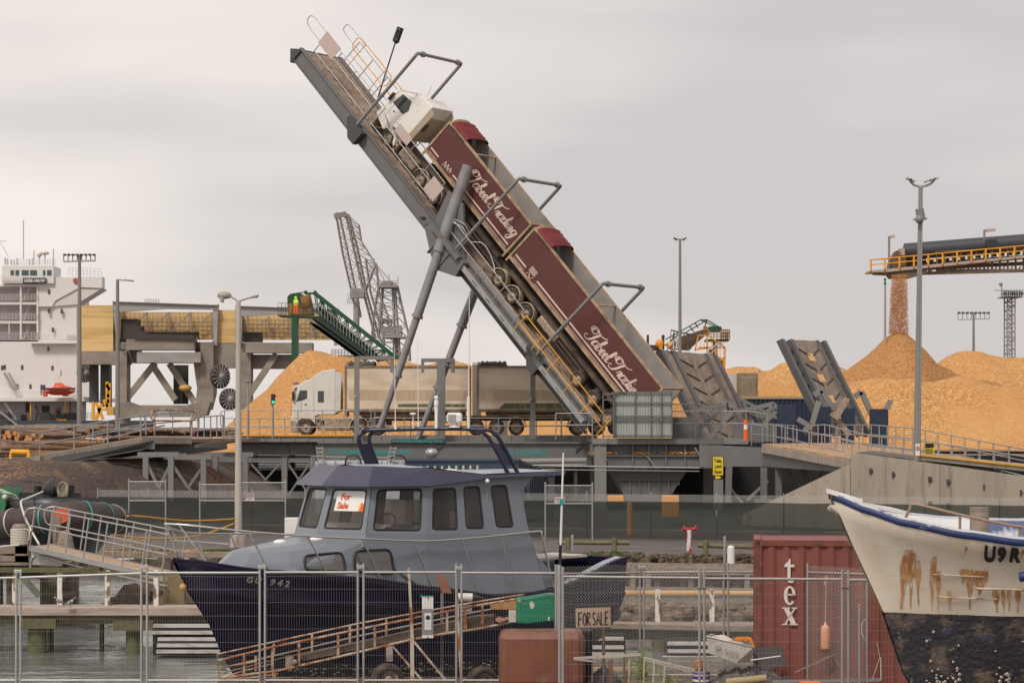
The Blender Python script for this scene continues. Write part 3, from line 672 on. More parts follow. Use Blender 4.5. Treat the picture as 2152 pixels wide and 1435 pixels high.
for px in (515, 596, 656, 730, 800, 960, 1060, 1160):
    for dy in (.7, 6.5):
        b = B(); ibeam(b, (X(px, dr)-.0, dr+dy, zt-1.3), (X(px, dr)+.001, dr+dy, 0), .3); b.v = []; b.f = []; b.sm = []
        b.box(X(px, dr)-.18, X(px, dr)+.18, dr+dy-.17, dr+dy-.14, 0, zt-1.25).box(X(px, dr)-.18, X(px, dr)+.18, dr+dy+.14, dr+dy+.17, 0, zt-1.25).box(X(px, dr)-.02, X(px, dr)+.02, dr+dy-.14, dr+dy+.14, 0, zt-1.25)
        b.box(X(px, dr)-.3, X(px, dr)+.3, dr+dy-.25, dr+dy+.25, zt-1.33, zt-1.25); part(b, 'column', steel_lt, run)
pp = [515, 596, 656, 730]
for i in range(3):
    b = B(); a, c = X(pp[i], dr), X(pp[i+1], dr)
    b.bar((a, dr+.7, .2), (c, dr+.7, zt-1.5), .12, .12).bar((c, dr+.75, .2), (a, dr+.75, zt-1.5), .12, .12); b.bar((a, dr+.7, zt-1.6), (c, dr+.7, zt-1.6), .16, .3); part(b, 'cross_brace', steel_lt, run)
fence_rail([(X(472, dr), dr-.05, zt), (X(780, dr), dr-.05, zt)], 1.62, 1.63, .035, run, bars=(1, .68, .33), ends=True)
fence_rail([(X(784, dr), dr-.05, zt), (X(1245, dr), dr-.05, zt)], 1.12, 1.9, .035, run)
fence_rail([(x0, dr+7.3, zt), (X(1240, dr), dr+7.3, zt)], 1.12, 1.7, .035, run)
# text girder in front
tg = thing('lettered_girder', 'deep grey girder carrying worn turquoise lettering below the runway edge', 'girder', (X(900, 151), 151.5, 0))
dg_ = 151.5
b = B(); b.box(X(668, dg_), X(1245, dg_), dg_, dg_+.1, Z(977, dg_), Z(932, dg_)).box(X(668, dg_), X(1245, dg_), dg_-.18, dg_+.2, Z(932, dg_), Z(930, dg_)+.05).box(X(668, dg_), X(1245, dg_), dg_-.18, dg_+.2, Z(979, dg_), Z(977, dg_))
b.put('web', steel, tg)
b = B()
for px in (760, 915, 1000, 1110, 1210):
    b.box(X(px, dg_)-.1, X(px, dg_)+.1, dg_+.15, dg_+.35, 0, Z(979, dg_))
    q = X(px, dg_)
    b.prism([(q, dg_-.1, Z(935, dg_)), (q+.5, dg_-.1, Z(935, dg_)), (q, dg_-.1, Z(950, dg_))], (0, .08, 0)) if px in (915, 1210) else None
b.put('post', steel_dk, tg)
teal = mat('turquoise_lettering', (.02, .30, .28), .5, 0, [((.2, .22, .22), 5, .55, .7, .8)])
text('K.F.H. Kandelaars Engineering (Aust)', .46, (X(690, dg_), dg_-.012, Z(949, dg_)), (1, 0, 0), (0, 0, 1), teal, 'lettering', tg, bold=.012, sx=.74)
text('+61 3 9308 5995/7', .52, (X(1061, dg_), dg_-.012, Z(952, dg_)), (1, 0, 0), (0, 0, 1), teal, 'lettering', tg, bold=.012, sx=.66)
b = B(); b.box(X(822, dg_), X(937, dg_), dg_-.25, dg_-.21, Z(930, dg_), Z(922.5, dg_)); bd = b.put('web_address_board', mat('dark_teal_board', (.03, .06, .06), .5), tg)
text('www.kandelaarsengineering.com.au', .25, (X(824, dg_), dg_-.262, Z(926.2, dg_)), (1, 0, 0), (0, 0, 1), teal, 'lettering', tg, bold=.008, sx=.86)
# hydraulic pipes along the girder on the right
b = B(); b.tube(P(1095, 970, 149), P(1232, 968, 149), .2, 12).tube(P(1130, 979, 149), P(1232, 976, 149), .16, 12)
tag(b.put('hydraulic_pipe', steel_lt), 'pair of thick grey pipes lying below the lettered girder', 'pipe')
b = B(); b.path([P(1110, 977, 146), P(1180, 979, 146), P(1470, 983, 146)], .05, 6).path([P(1120, 986, 146), P(1470, 990, 146)], .03, 6)
tag(b.put('service_pipe', galv), 'thin galvanised pipe running in front of the grey hopper', 'pipe')
# goal-post frames beside the runway
for i, (xa, xb, ya, yb, lab) in enumerate(((750, 824, 752, 783, 'grey steel portal frame standing behind the white truck cab'), (927, 952, 757, 783, 'grey steel portal frame on a thick post between the two hydraulic rams'))):
    r = thing('portal_frame', lab, 'portal frame', (X(xa, 158), 158.5, zt))
    d = 158.9; w = .16 if i == 0 else .27
    b = B(); b.box(X(xa, d)-w, X(xa, d)+w, d-.15, d+.15, zt-.2, Z(ya-2, d)); b.put('post', steel_lt, r)
    b = B(); xl = X(xa if i == 0 else 885, d); b.box(xl, X(xb, d)+.12, d-.12, d+.12, Z(ya, d)-.12, Z(ya, d)+.12); b.box(X(xb, d)-.12, X(xb, d)+.12, d-.1, d+.1, Z(yb, d), Z(ya, d))
    if i: b.box(xl, xl+.2, d-.1, d+.1, Z(yb, d), Z(ya, d))
    b.bar((X(xa, d)+.2, d, Z(ya+14, d)), (X(xa, d)+.8, d, Z(ya, d)), .1, .1); b.bar((X(xb, d)-.1, d, Z(ya+14, d)), (X(xb, d)-.5, d, Z(ya, d)), .1, .1); b.put('beam', steel_lt, r)
    b = B(); b.ball(P(747, 834, 158) if i == 0 else P(920, 830, 158), .1, 8); b.put('lamp', galv, r)
r = thing('guide_post', 'slim grey steel post in front of the second pale trailer', 'post', (X(1120, 157), 157, zt))
b = B(); b.box(X(1120, 157)-.16, X(1120, 157)+.16, 156.9, 157.2, zt-.2, Z(752, 157)); b.put('column', steel_lt, r)
b = B(); b.tube(P(1117, 836, 156.8), P(1117, 841, 156.8), .14, 10); b.put('bracket', galv, r)
for px, lab in ((1002, 'square grey vent box behind the trailer gap, left one'), (1058, 'square grey vent box with a hooped handle behind the second pale trailer')):
    b = B(); b.box(X(px-9, 180), X(px+9, 180), 180, 181, 3, Z(766, 180)); b.path(smooth([P(px-8, 768, 180.5), P(px-8, 764, 180.5), P(px-4, 762, 180.5), P(px, 766, 180.5)], 3), .04)
    tag(b.put('vent_box', steel_lt), lab, 'vent')

# ---- base of the tipper on the right: deck edge, girder, hopper
d = 148
tb_ = thing('tipper_base', 'grey steel base frame with a hopper below the foot of the raised platform', 'steel base', (X(1400, d), d, 0))
b = B(); b.box(X(1245, d), X(1568, d), d, d+11, Z(932, d), Z(923, d)); b.box(X(1245, d), X(1572, d), d-.12, d-.003, Z(933, d), Z(921, d)); b.put('deck', steel_lt, tb_)
b = B(); b.box(X(1240, d), X(1560, d), d+.5, d+.6, Z(958, d), Z(933, d)); b.box(X(1275, d), X(1500, d), d+.2, d+.5, Z(984, d), Z(958, d)); b.box(X(1270, d), X(1520, d), d+.05, d+.55, Z(959, d), Z(956, d))
for px in (1250, 1330, 1365, 1400, 1440, 1475, 1530): b.box(X(px, d)-.05, X(px, d)+.05, d+.1, d+.5, Z(983, d), Z(934, d))
b.put('girder', steel, tb_)
b = B(); b.bar(P(1258, 935, d), P(1275, 968, d), .1, .1).bar(P(1460, 940, d), P(1475, 965, d), .1, .1).bar(P(1360, 958, d-.1), P(1380, 984, d-.1), .08, .08).bar(P(1498, 935, d), P(1512, 970, d), .12, .12); b.put('brace', steel_lt, tb_)
for px, w in ((1262, .35), (1510, .28)):
    for dy in (0, 8):
        b = B(); q = X(px, d); b.box(q-w, q+w, d+dy, d+dy+.04, 0, Z(934, d)).box(q-w, q+w, d+dy+.5, d+dy+.54, 0, Z(934, d)).box(q-w, q-w+.04, d+dy+.04, d+dy+.5, 0, Z(934, d)); b.box(q+w-.04, q+w, d+dy+.04, d+dy+.5, 0, Z(934, d)); b.put('column', steel_lt, tb_)
t4 = [P(1283, 986, d+1), P(1446, 986, d+1), P(1402, 1052, d+1), P(1318, 1052, d+1)]
b = B(); dv = V((0, 6, 0)); b.prism(t4, dv)
for k in range(1, 8):
    f = k/8; a = t4[0]+(t4[1]-t4[0])*f; c = t4[3]+(t4[2]-t4[3])*f; c = V((a.x, a.y, t4[3].z)) if 0.22 < f < .78 else V((a.x, a.y, t4[0].z-(t4[0].z-t4[3].z)*min(f, 1-f)/.25))
    b.bar(a-V((0, .06, 0)), c-V((0, .06, 0)), .06, .12, (1, 0, 0))
b.bar(P(1303, 1008, d+.9), P(1431, 1008, d+.9), .14, .08); b.put('hopper', steel, tb_)
b = B(); b.box(X(1440, d), X(1620, d), d+10, d+10.2, 0, 4.2); b.put('shade_plate', mat('shaded_plate', (.015, .015, .015), .8), tb_)  # sheet whose near-black colour supplies the shade behind the girders
b = B()
for i in range(260): 
    c = P(rnd.choice((1262, 1270, 1350, 1415, 1425, 1460))+rnd.gauss(0, 12), 0, d+.1); c.z = Z(957, d)+.08+rnd.random()*.12; b.ball(c, .05, 4)
tag(b.put('spilled_chips', chips), 'loose woodchips spilled on the ledge above the hopper', 'woodchips', kind='stuff')
fence_rail([P(1388, 921, d), P(1568, 921, d), P(1612, 927, d)], 1.62, 2.2, .035, tb_, bars=(1, .55)); fence_rail([P(1168, 923, d-.1), P(1245, 923, d-.1)], 1.55, 1.6, .04, tb_)
# corrugated guard
gd = thing('corrugated_guard', 'pale corrugated metal guard box at the foot of the maroon truck', 'guard', (X(1350, 147), 147.4, Z(921, 147)))
d = 147.4; xa, xb, zb_, ztp = X(1291, d), X(1412, d), Z(920, d), Z(824, d)
b = B(); pts = []
n = 84; w_ = (xb-xa)/n
for i in range(n+1): pts.append((xa+i*w_, d+(.05 if (i//2) % 2 else 0), 0))
for (a, c) in zip(pts, pts[1:]): b.quad((a[0], a[1], zb_), (c[0], c[1], zb_), (c[0], c[1], ztp), (a[0], a[1], ztp))
b.put('corrugated_sheet', mat('pale_corrugated_sheet', (.40, .42, .39), .5, .1, [((.25, .23, .2), (1.5, 1.5, .4), .5, .75, .6)]), gd, solid=.006)
b = B()
for px in (1291, 1336, 1368, 1390, 1412): b.bar((X(px, d), d-.05, zb_), (X(px, d), d-.05, ztp), .07, .07, (1, 0, 0))
for py in (824, 846, 874, 882, 915): b.bar((xa, d-.09, Z(py, d)), (xb, d-.09, Z(py, d)), .07, .07)
b.bar((xa, d, ztp), (xa, d+4.5, ztp), .1, .1).bar((xb, d, ztp), (xb, d+4.5, ztp+.1), .1, .1).bar((xa, d+2, ztp), (xb, d+.4, ztp), .06, .06)
b.put('guard_frame', steel, gd)
b = B(); b.box(xb-.02, xb+.02, d+.05, d+4.5, zb_, ztp); b.put('side_sheet', steel_lt, gd)
b = B(); a, c = X(1267, d), X(1289, d)
for x in (a, c): b.bar((x, d-.3, zb_), (x, d-.3, Z(828, d)), .07, .07, (1, 0, 0))
for py in (828, 840, 873, 917): b.bar((a, d-.3, Z(py, d)), (c, d-.3, Z(py, d)), .07, .07)
b.bar((a, d-.3, Z(828, d)), (a+2, d+.2, Z(823, d)), .08, .08); b.put('side_frame', steel, gd)
# mesh screen and plates beside the guard
ms_ = thing('mesh_screen', 'dark mesh screen in a frame right of the corrugated guard', 'screen', (X(1470, 147), 147.6, Z(921, 147)))
b = B(); d = 147.6
for px in (1412, 1462, 1515): b.bar(P(px, 921, d), P(px, 849, d), .06, .06, (1, 0, 0))
b.bar(P(1412, 849, d), P(1515, 849, d), .06, .06)
b.put('frame', steel, ms_)
b = B()
for i in range(30): b.bar(P(1413+3.4*i, 920, d), P(1413+3.4*i, 850, d), .012, .012, (1, 0, 0))
for i in range(22): b.bar(P(1413, 851+3.2*i, d), P(1514, 851+3.2*i, d), .012, .012)
b.put('mesh', steel_dk, ms_)
b = B(); b.box(X(1412, 149), X(1466, 149), 149, 149.1, Z(921, 149), Z(876, 149)); tag(b.put('steel_plate', steel), 'flat grey plate behind the mesh screen', 'plate')
b = B(); b.box(X(1540, 150), X(1632, 150), 150, 150.1, Z(928, 150), Z(890, 150)); tag(b.put('steel_plate', steel), 'flat grey plate behind the orange bollard', 'plate')
# orange bollard
r = thing('safety_bollard', 'orange and white plastic bollard on the deck edge', 'bollard', P(1567, 925, 146))
d = 146
for i, (ya, yb, w, m) in enumerate(((925, 902, .14, 'o'), (902, 892, .12, 'w'), (892, 882, .12, 'o'))):
    b = B(); b.tube(P(1567, ya, d), P(1567, yb, d), w, 12, w*.95)
    b.put('base' if i == 0 else 'band' if i == 1 else 'cap', mat('orange_plastic', (.85, .13, .02), .5) if m == 'o' else white, r)
b = B()
# raised end gates seen between the trailer and the yard
def gate(label, c4, dd, ext, holes, d0=160):
    """c4: top-left, top-right, bottom-right, bottom-left pixels of the upper face"""
    ds = [d0, d0+dd, d0+dd, d0]
    q = [P(x, y, k) for (x, y), k in zip(c4, ds)]
    r = thing('raised_ramp', label, 'raised ramp', (q[3]+q[2])/2)
    L_ = (q[0]-q[3]); W4 = (q[1]-q[0]); n = -W4.cross(-L_).normalized(); l = L_.length; w = W4.length; e1 = W4.normalized(); e2 = L_.normalized()
    def pt(a, c, h=0): return q[3]+e1*a*w+e2*c*l+n*h
    def slab(b, a0, a1, c0, c1, h0, h1): b.prism([pt(a0, c0, h0), pt(a1, c0, h0), pt(a1, c1, h0), pt(a0, c1, h0)], n*(h1-h0))
    tm = mat('muddy_ramp_plate', (.30, .235, .185), .75, 0, [((.20, .14, .10), (.8, .8, .5), .42, .6, .8), ((.40, .34, .29), 2.2, .5, .7, .7)])
    for a0, a1 in ((.0, .06), (.19, .26), (.77, .83), (.94, 1.0)):
        b = B(); slab(b, a0, a1, 0, 1, -.35, .12); b.put('side_beam', steel, r)
    b = B()
    slab(b, .26, .77, 0, 1, -.06, 0)
    if not holes: slab(b, .06, .19, 0, 1, -.06, -.01); slab(b, .83, .94, 0, 1, -.06, -.01)
    b.put('plate', tm, r)
    b = B()
    for k in range(8): c = .06+k*.118; slab(b, .06, .19, c, c+.02, -.2, -.08); slab(b, .83, .94, c, c+.02, -.2, -.08); slab(b, .1, .9, c, c+.02, -.3, -.08)
    b.put('cross_member', steel, r)
    for side, (a0, a1) in enumerate(((.28, .47), (.54, .75))):
        b = B()
        for k in range(6):
            c = .06+k*.155; s = .075 if side else -.075
            b.bar(pt(a0, c+.04-s*.5, .03), pt(a1, c+.04+s*.5, .03), .07, .06)
        b.put('tread_bar', steel_dk, r)
    b = B(); slab(b, .47, .54, 0, 1, 0, .035)
    slab(b, .255, .275, 0, 1, 0, .05); slab(b, .75, .77, 0, 1, 0, .05); b.put('centre_strip', tm, r)
    if holes:
        b = B()
        for k in range(4): slab(b, .42, .56, .12+k*.22, .2+k*.22, .037, .045)
        b.put('inspection_opening', mat('opening', (.75, .45, .2), .9), r)
    return r, pt
g1, pt1 = gate('muddy grey ramp flap raised steeply just right of the maroon trailers', [(1385, 735), (1505, 746), (1590, 925), (1478, 925)], 4, 0, False, 156)
b = B(); b.path(smooth([P(1400, 738, 156.5), P(1412, 722, 156.5), P(1418, 718, 157), P(1419, 728, 158)], 4), .05).path(smooth([P(1488, 748, 160), P(1512, 728, 160), P(1516, 722, 160), P(1510, 720, 160), P(1497, 732, 160)], 4), .05); b.put('lifting_loop', galv, g1)
g2, pt2 = gate('ladder-like grey ramp flap raised against the sky in front of the chip pile', [(1640, 713), (1734, 717), (1842, 915), (1738, 915)], 4, 0, True, 158)
# linkages around the flaps
def strut_thing(name, label, cat, segs, d, w, m=steel_lt):
    b = B()
    for i, s_ in enumerate(segs):
        for a, c in zip(s_, s_[1:]): b.bar(P(a[0], a[1], d+i*.4), P(c[0], c[1], d+i*.4), w, w)
    return tag(b.put(name, m), label, cat)
strut_thing('linkage_frame', 'grey triangular linkage frame in front of the muddy raised flap', 'linkage', [[(1452, 866), (1530, 845), (1541, 860), (1490, 922)], [(1530, 845), (1535, 872)], [(1441, 924), (1520, 856)]], 153, .28)
strut_thing('linkage_frame', 'grey triangular linkage frame right of the muddy raised flap', 'linkage', [[(1545, 866), (1626, 848), (1633, 862), (1605, 890)], [(1565, 862), (1582, 888)], [(1586, 862), (1600, 890)], [(1590, 885), (1625, 855)]], 157, .26)
strut_thing('folded_boom', 'folded grey lattice arm lying behind the linkage frames', 'lattice frame', [[(1525, 822), (1640, 882)], [(1540, 850), (1635, 895)], [(1527, 822), (1545, 850), (1560, 842), (1575, 868), (1592, 858), (1605, 884), (1620, 872)]], 165, .2)
b = B(); b.box(X(1505, 190), X(1548, 190), 190, 192.5, 3, Z(785, 190)); 
ct = thing('trailer', 'parked box trailer with its dusty rear doors facing the right flap', 'trailer', (X(1550, 188), 190, 4.2))
b.put('side_panel', mat('pale_panel', (.55, .50, .45), .6), ct)
b = B(); b.box(X(1548, 190), X(1592, 190), 189.6, 190.3, 3.6, Z(784, 190)); b.put('rear_frame', fr2, ct)
b = B(); b.box(X(1555, 190), X(1588, 190), 189.5, 189.59, 3.8, Z(792, 190)); b.put('rear_door', mat('muddy_door', (.22, .16, .11), .8, 0, [((.32, .25, .18), 1.2, .4, .7, .8)]), ct, bevel=.1)
# dark blue shed wall and boxes
navy = mat('dark_blue_sheet', (.018, .032, .062), .45, 0, [((.04, .045, .06), 1.5, .5, .8, .6)])
def corr(b, xa, xb, y, z0, z1, p=.12, dep=.04):
    n = max(int((xb-xa)/p), 1); w = (xb-xa)/n
    for i in range(n):
        x = xa+i*w
        b.add([(x, y, z0), (x+w*.5, y, z0), (x+w*.5, y-dep, z0), (x+w, y-dep, z0), (x+w, y, z0), (x, y, z1), (x+w*.5, y, z1), (x+w*.5, y-dep, z1), (x+w, y-dep, z1), (x+w, y, z1)], [(0, 1, 6, 5), (1, 2, 7, 6), (2, 3, 8, 7), (3, 4, 9, 8)])
b = B(); d = 174; corr(b, X(1555, d), X(1710, d), d, 3, Z(838, d), .3, .1); b.box(X(1555, d), X(1710, d), d+.05, d+5, 3, Z(838, d)); tag(b.put('chip_bunker', navy), 'dark blue corrugated bunker wall in front of the chip pile', 'bunker')
b = B(); b.box(X(1555, d), X(1712, d), d-.15, d+.04, Z(838, d), Z(834, d)+.05); tag(b.put('bunker_capping', mat('tan_capping', (.42, .3, .18), .8)), 'pale capping strip along the top of the dark blue bunker', 'capping')
for xa, xb, ya, lab in ((1637, 1674, 851, 'dark blue panel box left of the ladder-like flap'), (1714, 1747, 854, 'dark blue panel box in front of the ladder-like flap'), (1772, 1797, 857, 'narrow dark blue panel box behind the handrails'), (1833, 1867, 859, 'dark blue panel box right of the ladder-like flap')):
    d = 152 if xa != 1772 else 158
    b = B(); b.box(X(xa, d), X(xb, d), d, d+1.2, 3.2, Z(ya, d)); tag(b.put('pump_cabinet', navy, bevel=.02), lab, 'cabinet', 'dark blue cabinets by the ramps')
strut_thing('hinge_arm', 'grey hinged arm leaning left of the second blue cabinet', 'arm', [[(1721, 843), (1706, 892), (1690, 905)], [(1676, 880), (1706, 898), (1690, 912)]], 151, .3)
strut_thing('hinge_arm', 'muddy hinged arm rising between two blue cabinets', 'arm', [[(1781, 836), (1755, 880)], [(1748, 868), (1785, 915)]], 150, .34, mat('muddy_ramp_plate', (.3, .2, .1)))
strut_thing('hinge_arm', 'short grey hinged arm on top of the right blue cabinet', 'arm', [[(1872, 841), (1862, 860)]], 151, .3)
strut_thing('bent_bracket', 'grey cranked bracket beside the upper left of the ladder-like flap', 'bracket', [[(1710, 830), (1727, 820), (1748, 855)]], 156, .35)
strut_thing('bent_bracket', 'grey cranked bracket right of the ladder-like flap', 'bracket', [[(1797, 833), (1810, 823), (1833, 872)]], 160, .35)

# ---- right-hand ramp with handrails, concrete abutment
d1, d2 = 143, 122
rp = thing('exit_ramp', 'grey steel ramp sloping down to the right above the concrete abutment', 'ramp', P(1760, 975, 130))
A0, A1 = P(1604, 932, d1), P(1785, 963, d2); bk = V((9, 9, 0))
e = [P(1560, 926, 146), A0, A1]
b = B(); b.prism([A0, A1, A1+V((8, 10, -.05)), A0+V((6, 10, 0))], (0, 0, -.12)); b.put('deck', mat('chip_strewn_deck', (.30, .2, .13), .9, 0, [((.5, .3, .16), 3, .45, .6, .9, 'cell')]), rp)
b = B(); b.bar(A0-V((0, .1, .3)), A1-V((0, .1, .3)), .2, .42); b.put('concrete_edge', concrete, rp)
b = B(); b.prism([P(1470, 934, 145), P(1604, 940, d1), P(1604, 980, d1), P(1470, 980, 145)], (0, .3, 0)); b.prism([P(1604.1, 944, d1), P(1790, 977, d2), P(1790, 993, d2), P(1604.1, 980, d1)], (.1, .3, 0)); b.put('side_girder', steel, rp)
b = B()
for (a, c) in (((1530, 1057), (1532, 980)), ((1605, 1056), (1605, 982)), ((1636, 1056), (1636, 984)), ((1690, 1040), (1690, 985))): b.bar(P(a[0], a[1], 140), P(c[0], c[1], 140), .35, .35, (1, 0, 0))
b.put('column', steel, rp)
b = B(); b.bar(P(1530, 1020, 141), P(1560, 1056, 141), .15, .15).bar(P(1655, 985, 141), P(1685, 1028, 141), .15, .15).bar(P(1735, 985, 141), P(1712, 1012, 141), .15, .15).bar(P(1614, 1010, 143), P(1570, 1050, 143), .15, .15); b.put('brace', steel_lt, rp)
zr = lambda l, d_: [zC(x, y, k) for (x, y), k in zip(l, d_)]
def rail2(label, top, ds, h, n, r=.035, kind='handrail', bars=2, m=galv):
    b = B(); t_ = [zC(x, y, k) for (x, y), k in zip(top, ds)]
    for k in range(bars): b.path([p-V((0, 0, h*k*.48)) for p in t_], r, 6)
    for i in range(len(t_)-1):
        for k in range(n[i]+(i == len(t_)-2)):
            p = t_[i]+(t_[i+1]-t_[i])*k/n[i]; b.tube(p, p-V((0, 0, h)), r, 6)
    return tag(b.put(kind, m), label, 'handrail')
rail2('near galvanised handrail following the edge of the right ramp', [(-80, 425), (100, 440), (600, 540), (740, 580), (1300, 645), (2160, 860)], (147, 144, 135, 130, 121, 108), 1.35, (2, 5, 2, 4, 5))
rail2('far galvanised handrail on the other side of the right ramp', [(560, 440), (900, 440), (1240, 465), (1900, 590), (2160, 640)], (151, 147, 140, 128, 122), 1.2, (5, 5, 6, 2))
rail2('galvanised walkway handrail between the two ramp edges', [(410, 445), (520, 437), (900, 530), (1350, 575), (2160, 700)], (145, 143, 138, 131, 118), 1.15, (2, 4, 5, 7))
rail2('short handrail around the blue cabinets', [(120, 438), (260, 445), (290, 450)], (148, 148, 150), 1.6, (3, 1))
# concrete abutment
cw = thing('concrete_abutment', 'long weathered concrete retaining wall with anchor bolts behind the white boat', 'concrete wall', P(1900, 1060, 116))
da, db = 120, 108
b = B(); b.prism([P(1788, 950, da), P(1975, 976, 113.5), V((X(1975, 113.5), 113.5, 0)), V((X(1788, da), da, 0))], (.1, .4, 0)); b.put('wall_panel', concrete, cw)
b = B(); b.prism([P(1976, 976, 113.45), P(2250, 1015, 104), V((X(2250, 104), 104, 0)), V((X(1976, 113.45), 113.45, 0))], (.1, .4, 0)); b.put('wall_panel', concrete, cw)
b = B(); b.prism([P(1787, 974, 120.03), V((X(1787, 120.03), 120.03, 0)), P(1560, 1082, 126)-V((0, 0, .5)), P(1560, 1082, 126)], (.05, .4, 0)); b.put('sloping_wall', concrete, cw)
for (x, y) in ((905, 815), (1090, 845), (1388, 885), (1540, 907), (1840, 948), (2143, 995), (660, 937), (1388, 1085), (1540, 1100), (1840, 1120)):
    b = B(); dd = 120-(x/3.899+1600-1788)/187*6.5 if x > 720 else 121.2; p = zC(x, y, dd); b.box(p.x-.13, p.x+.13, p.y-.12, p.y+.05, p.z-.13, p.z+.13).tube(p-V((0, .2, 0)), p-V((0, .1, 0)), .05, 8); b.put('anchor_bolt', steel_dk, cw, bevel=.03)
b = B(); b.bar(P(1925, 958, 117), P(2250, 992, 106), .25, .3); tag(b.put('ramp_kerb', concrete), 'low concrete kerb under the yellow line on the right ramp', 'kerb')
b = B(); b.bar(P(1925, 954.5, 116.9), P(2250, 988.5, 105.9), .3, .06)
tag(b.put('yellow_kerb', yellow), 'yellow painted kerb line along the top of the right ramp', 'kerb')
b = B(); b.prism([P(1925, 958, 117.3), P(2250, 995, 106.3), P(2250, 995, 106.3)-V((0, 0, 1)), P(1925, 958, 117.3)-V((0, 0, 1))], (0, .1, 0)); b.prism([P(1800, 950, 120.5), P(2300, 1010, 106.5), P(2300, 1010, 106.5)+V((2, 6, 0)), P(1800, 950, 120.5)+V((2, 8, 0))], (0, 0, -.3))
struct(b.put('ramp_road', asphalt))
# signs
def sign(name, label, x0, y0, x1, y1, d, bg, lines, fg, size, border=None, post=None):
    r = thing(name, label, 'sign', P((x0+x1)/2, y1, d))
    b = B(); b.box(X(x0, d), X(x1, d), d, d+.03, Z(y1, d), Z(y0, d)); b.put('sign_board', bg, r)
    for t_, yy, sz, f_ in lines: text(t_, sz, (X((x0+x1)/2, d), d-.012, Z(yy, d)), (1, 0, 0), (0, 0, 1), f_ or fg, 'lettering', r, ax='CENTER', bold=sz*.03, sx=size)
    return r
ylw_s = mat('sign_yellow', (.80, .58, .02), .5); blk_s = mat('sign_black', (.015, .015, .015), .5)
sr = sign('direction_sign', 'yellow sign with black lettering and an arrow hanging below the deck', 1498.5, 960, 1519.5, 998, 144.2, ylw_s, [('Toilet,', 968, .29, None), ('Lunch', 979.5, .29, None), ('Room', 991, .29, None)], blk_s, .60)
b = B(); d = 144.2; b.box(X(1497.3, d), X(1520.7, d), d+.031, d+.06, Z(1007.5, d), Z(959, d)); b.put('backing', blk_s, sr)
b = B(); b.prism([P(1503, 1000.3, d-.01), P(1512, 1000.3, d-.01), P(1515.5, 1003, d-.01), P(1512, 1005.6, d-.01), P(1503, 1005.6, d-.01)], (0, .03, 0)); b.put('arrow', ylw_s, sr)
r = thing('speed_sign', 'small white speed sign with a red ring at the foot of the tall floodlight pole', 'sign', P(1928, 957, 112))
b = B(); d = 112; b.box(X(1924, d), X(1933, d), d, d+.03, Z(957, d), Z(932, d)); b.put('sign_board', white, r)
b = B(); b.lathe([(.075, 0), (.10, 0), (.10, -.01), (.075, -.01)], P(1928.5, 942, d-.004), (0, 1, 0), 20); b.put('ring', mat('sign_red', (.6, .02, .02), .5), r)
text('5', .12, (X(1928.5, d), d-.012, Z(942, d)), (1, 0, 0), (0, 0, 1), blk_s, 'lettering', r, ax='CENTER', bold=.005)
r = thing('warning_sign', 'yellow and black notice on the handrail right of the floodlight pole', 'sign', P(1954, 957, 118))
d = 117.5
b = B(); b.box(X(1944, d), X(1963, d), d, d+.03, Z(955, d), Z(931, d)); b.put('sign_board', ylw_s, r)
b = B()
for k in range(3): b.box(X(1946, d), X(1961, d), d-.01, d-.002, Z(945.5+k*4, d), Z(943.5+k*4, d))
b.box(X(1944.5, d), X(1962.5, d), d-.01, d-.002, Z(940.5, d), Z(931.5, d)); b.put('black_band', blk_s, r)

# ---- left ramp
lr = thing('approach_ramp', 'steel ramp with a concrete edge climbing from the log yard to the runway', 'ramp', zD(700, 330, 130))
dd = 132
q0, q1, q2 = zD(300, 350, dd), zD(1060, 218, dd+4), zD(1440, 222, dd+8)
wv = V((3, 9, 0))
b = B(); b.prism([q0, q1, q1+wv, q0+wv], (0, 0, -.2)); b.prism([q1+V((.01, 0, 0)), q2, q2+wv, q1+wv+V((.01, 0, 0))], (0, 0, -.2)); b.put('deck', dirt_deck, lr)
b = B()
for a, c in ((q0, q1), (q1, q2)):
    n = 6
    for i in range(n): b.bar(a+(c-a)*(i+.01)/n-V((0, .1, .12)), a+(c-a)*(i+.97)/n-V((0, .1, .12)), .2, .34)
b.put('concrete_edge', concrete, lr)
b = B(); b.prism([zD(390, 360, dd-.2), zD(1165, 232, dd+3.8), zD(1165, 300, dd+3.8), zD(1075, 300, dd+3.8), zD(390, 422, dd-.2)], (0, .12, 0)); b.bar(zD(385, 422, dd-.2), zD(1075, 300, dd+3.6), .35, .06); b.put('side_girder', steel, lr)
b = B(); b.prism([zD(390, 360, dd+8), zD(1165, 232, dd+12), zD(1165, 330, dd+12), zD(390, 440, dd+8)], (0, .12, 0)); b.prism([zD(1160, 240, dd+6), zD(1440, 240, dd+8), zD(1440, 330, dd+8), zD(1160, 330, dd+6)], (0, 1.5, 0)); b.put('inner_girder', steel_dk, lr)
b = B(); b.prism([zD(205, 352, dd-.5), zD(300, 350, dd-.5), zD(300, 405, dd-.5), zD(270, 405, dd-.5)], (2, 10, 0)); b.put('abutment', concrete, lr)
fence_rail([zD(0, 320, dd-3), q0, q1], 1.25, 2.4, .04, lr, bars=(1, .5), ends=True)
fence_rail([zD(1165, 208, dd+5), zD(1445, 208, dd+7)], 1.5, 2.6, .05, lr, m=rust, bars=(1, .6), ends=True)
fence_rail([zD(700, 260, dd+14), zD(1100, 195, dd+16), zD(1500, 160, dd+18)], 1.2, 2.0, .04, lr)
b = B(); b.path([zD(640, 222, dd+3), zD(800, 225, dd+3), zD(880, 200, dd+3), zD(1240, 120, dd+6)], .05, 6); b.put('service_pipe', galv, lr)
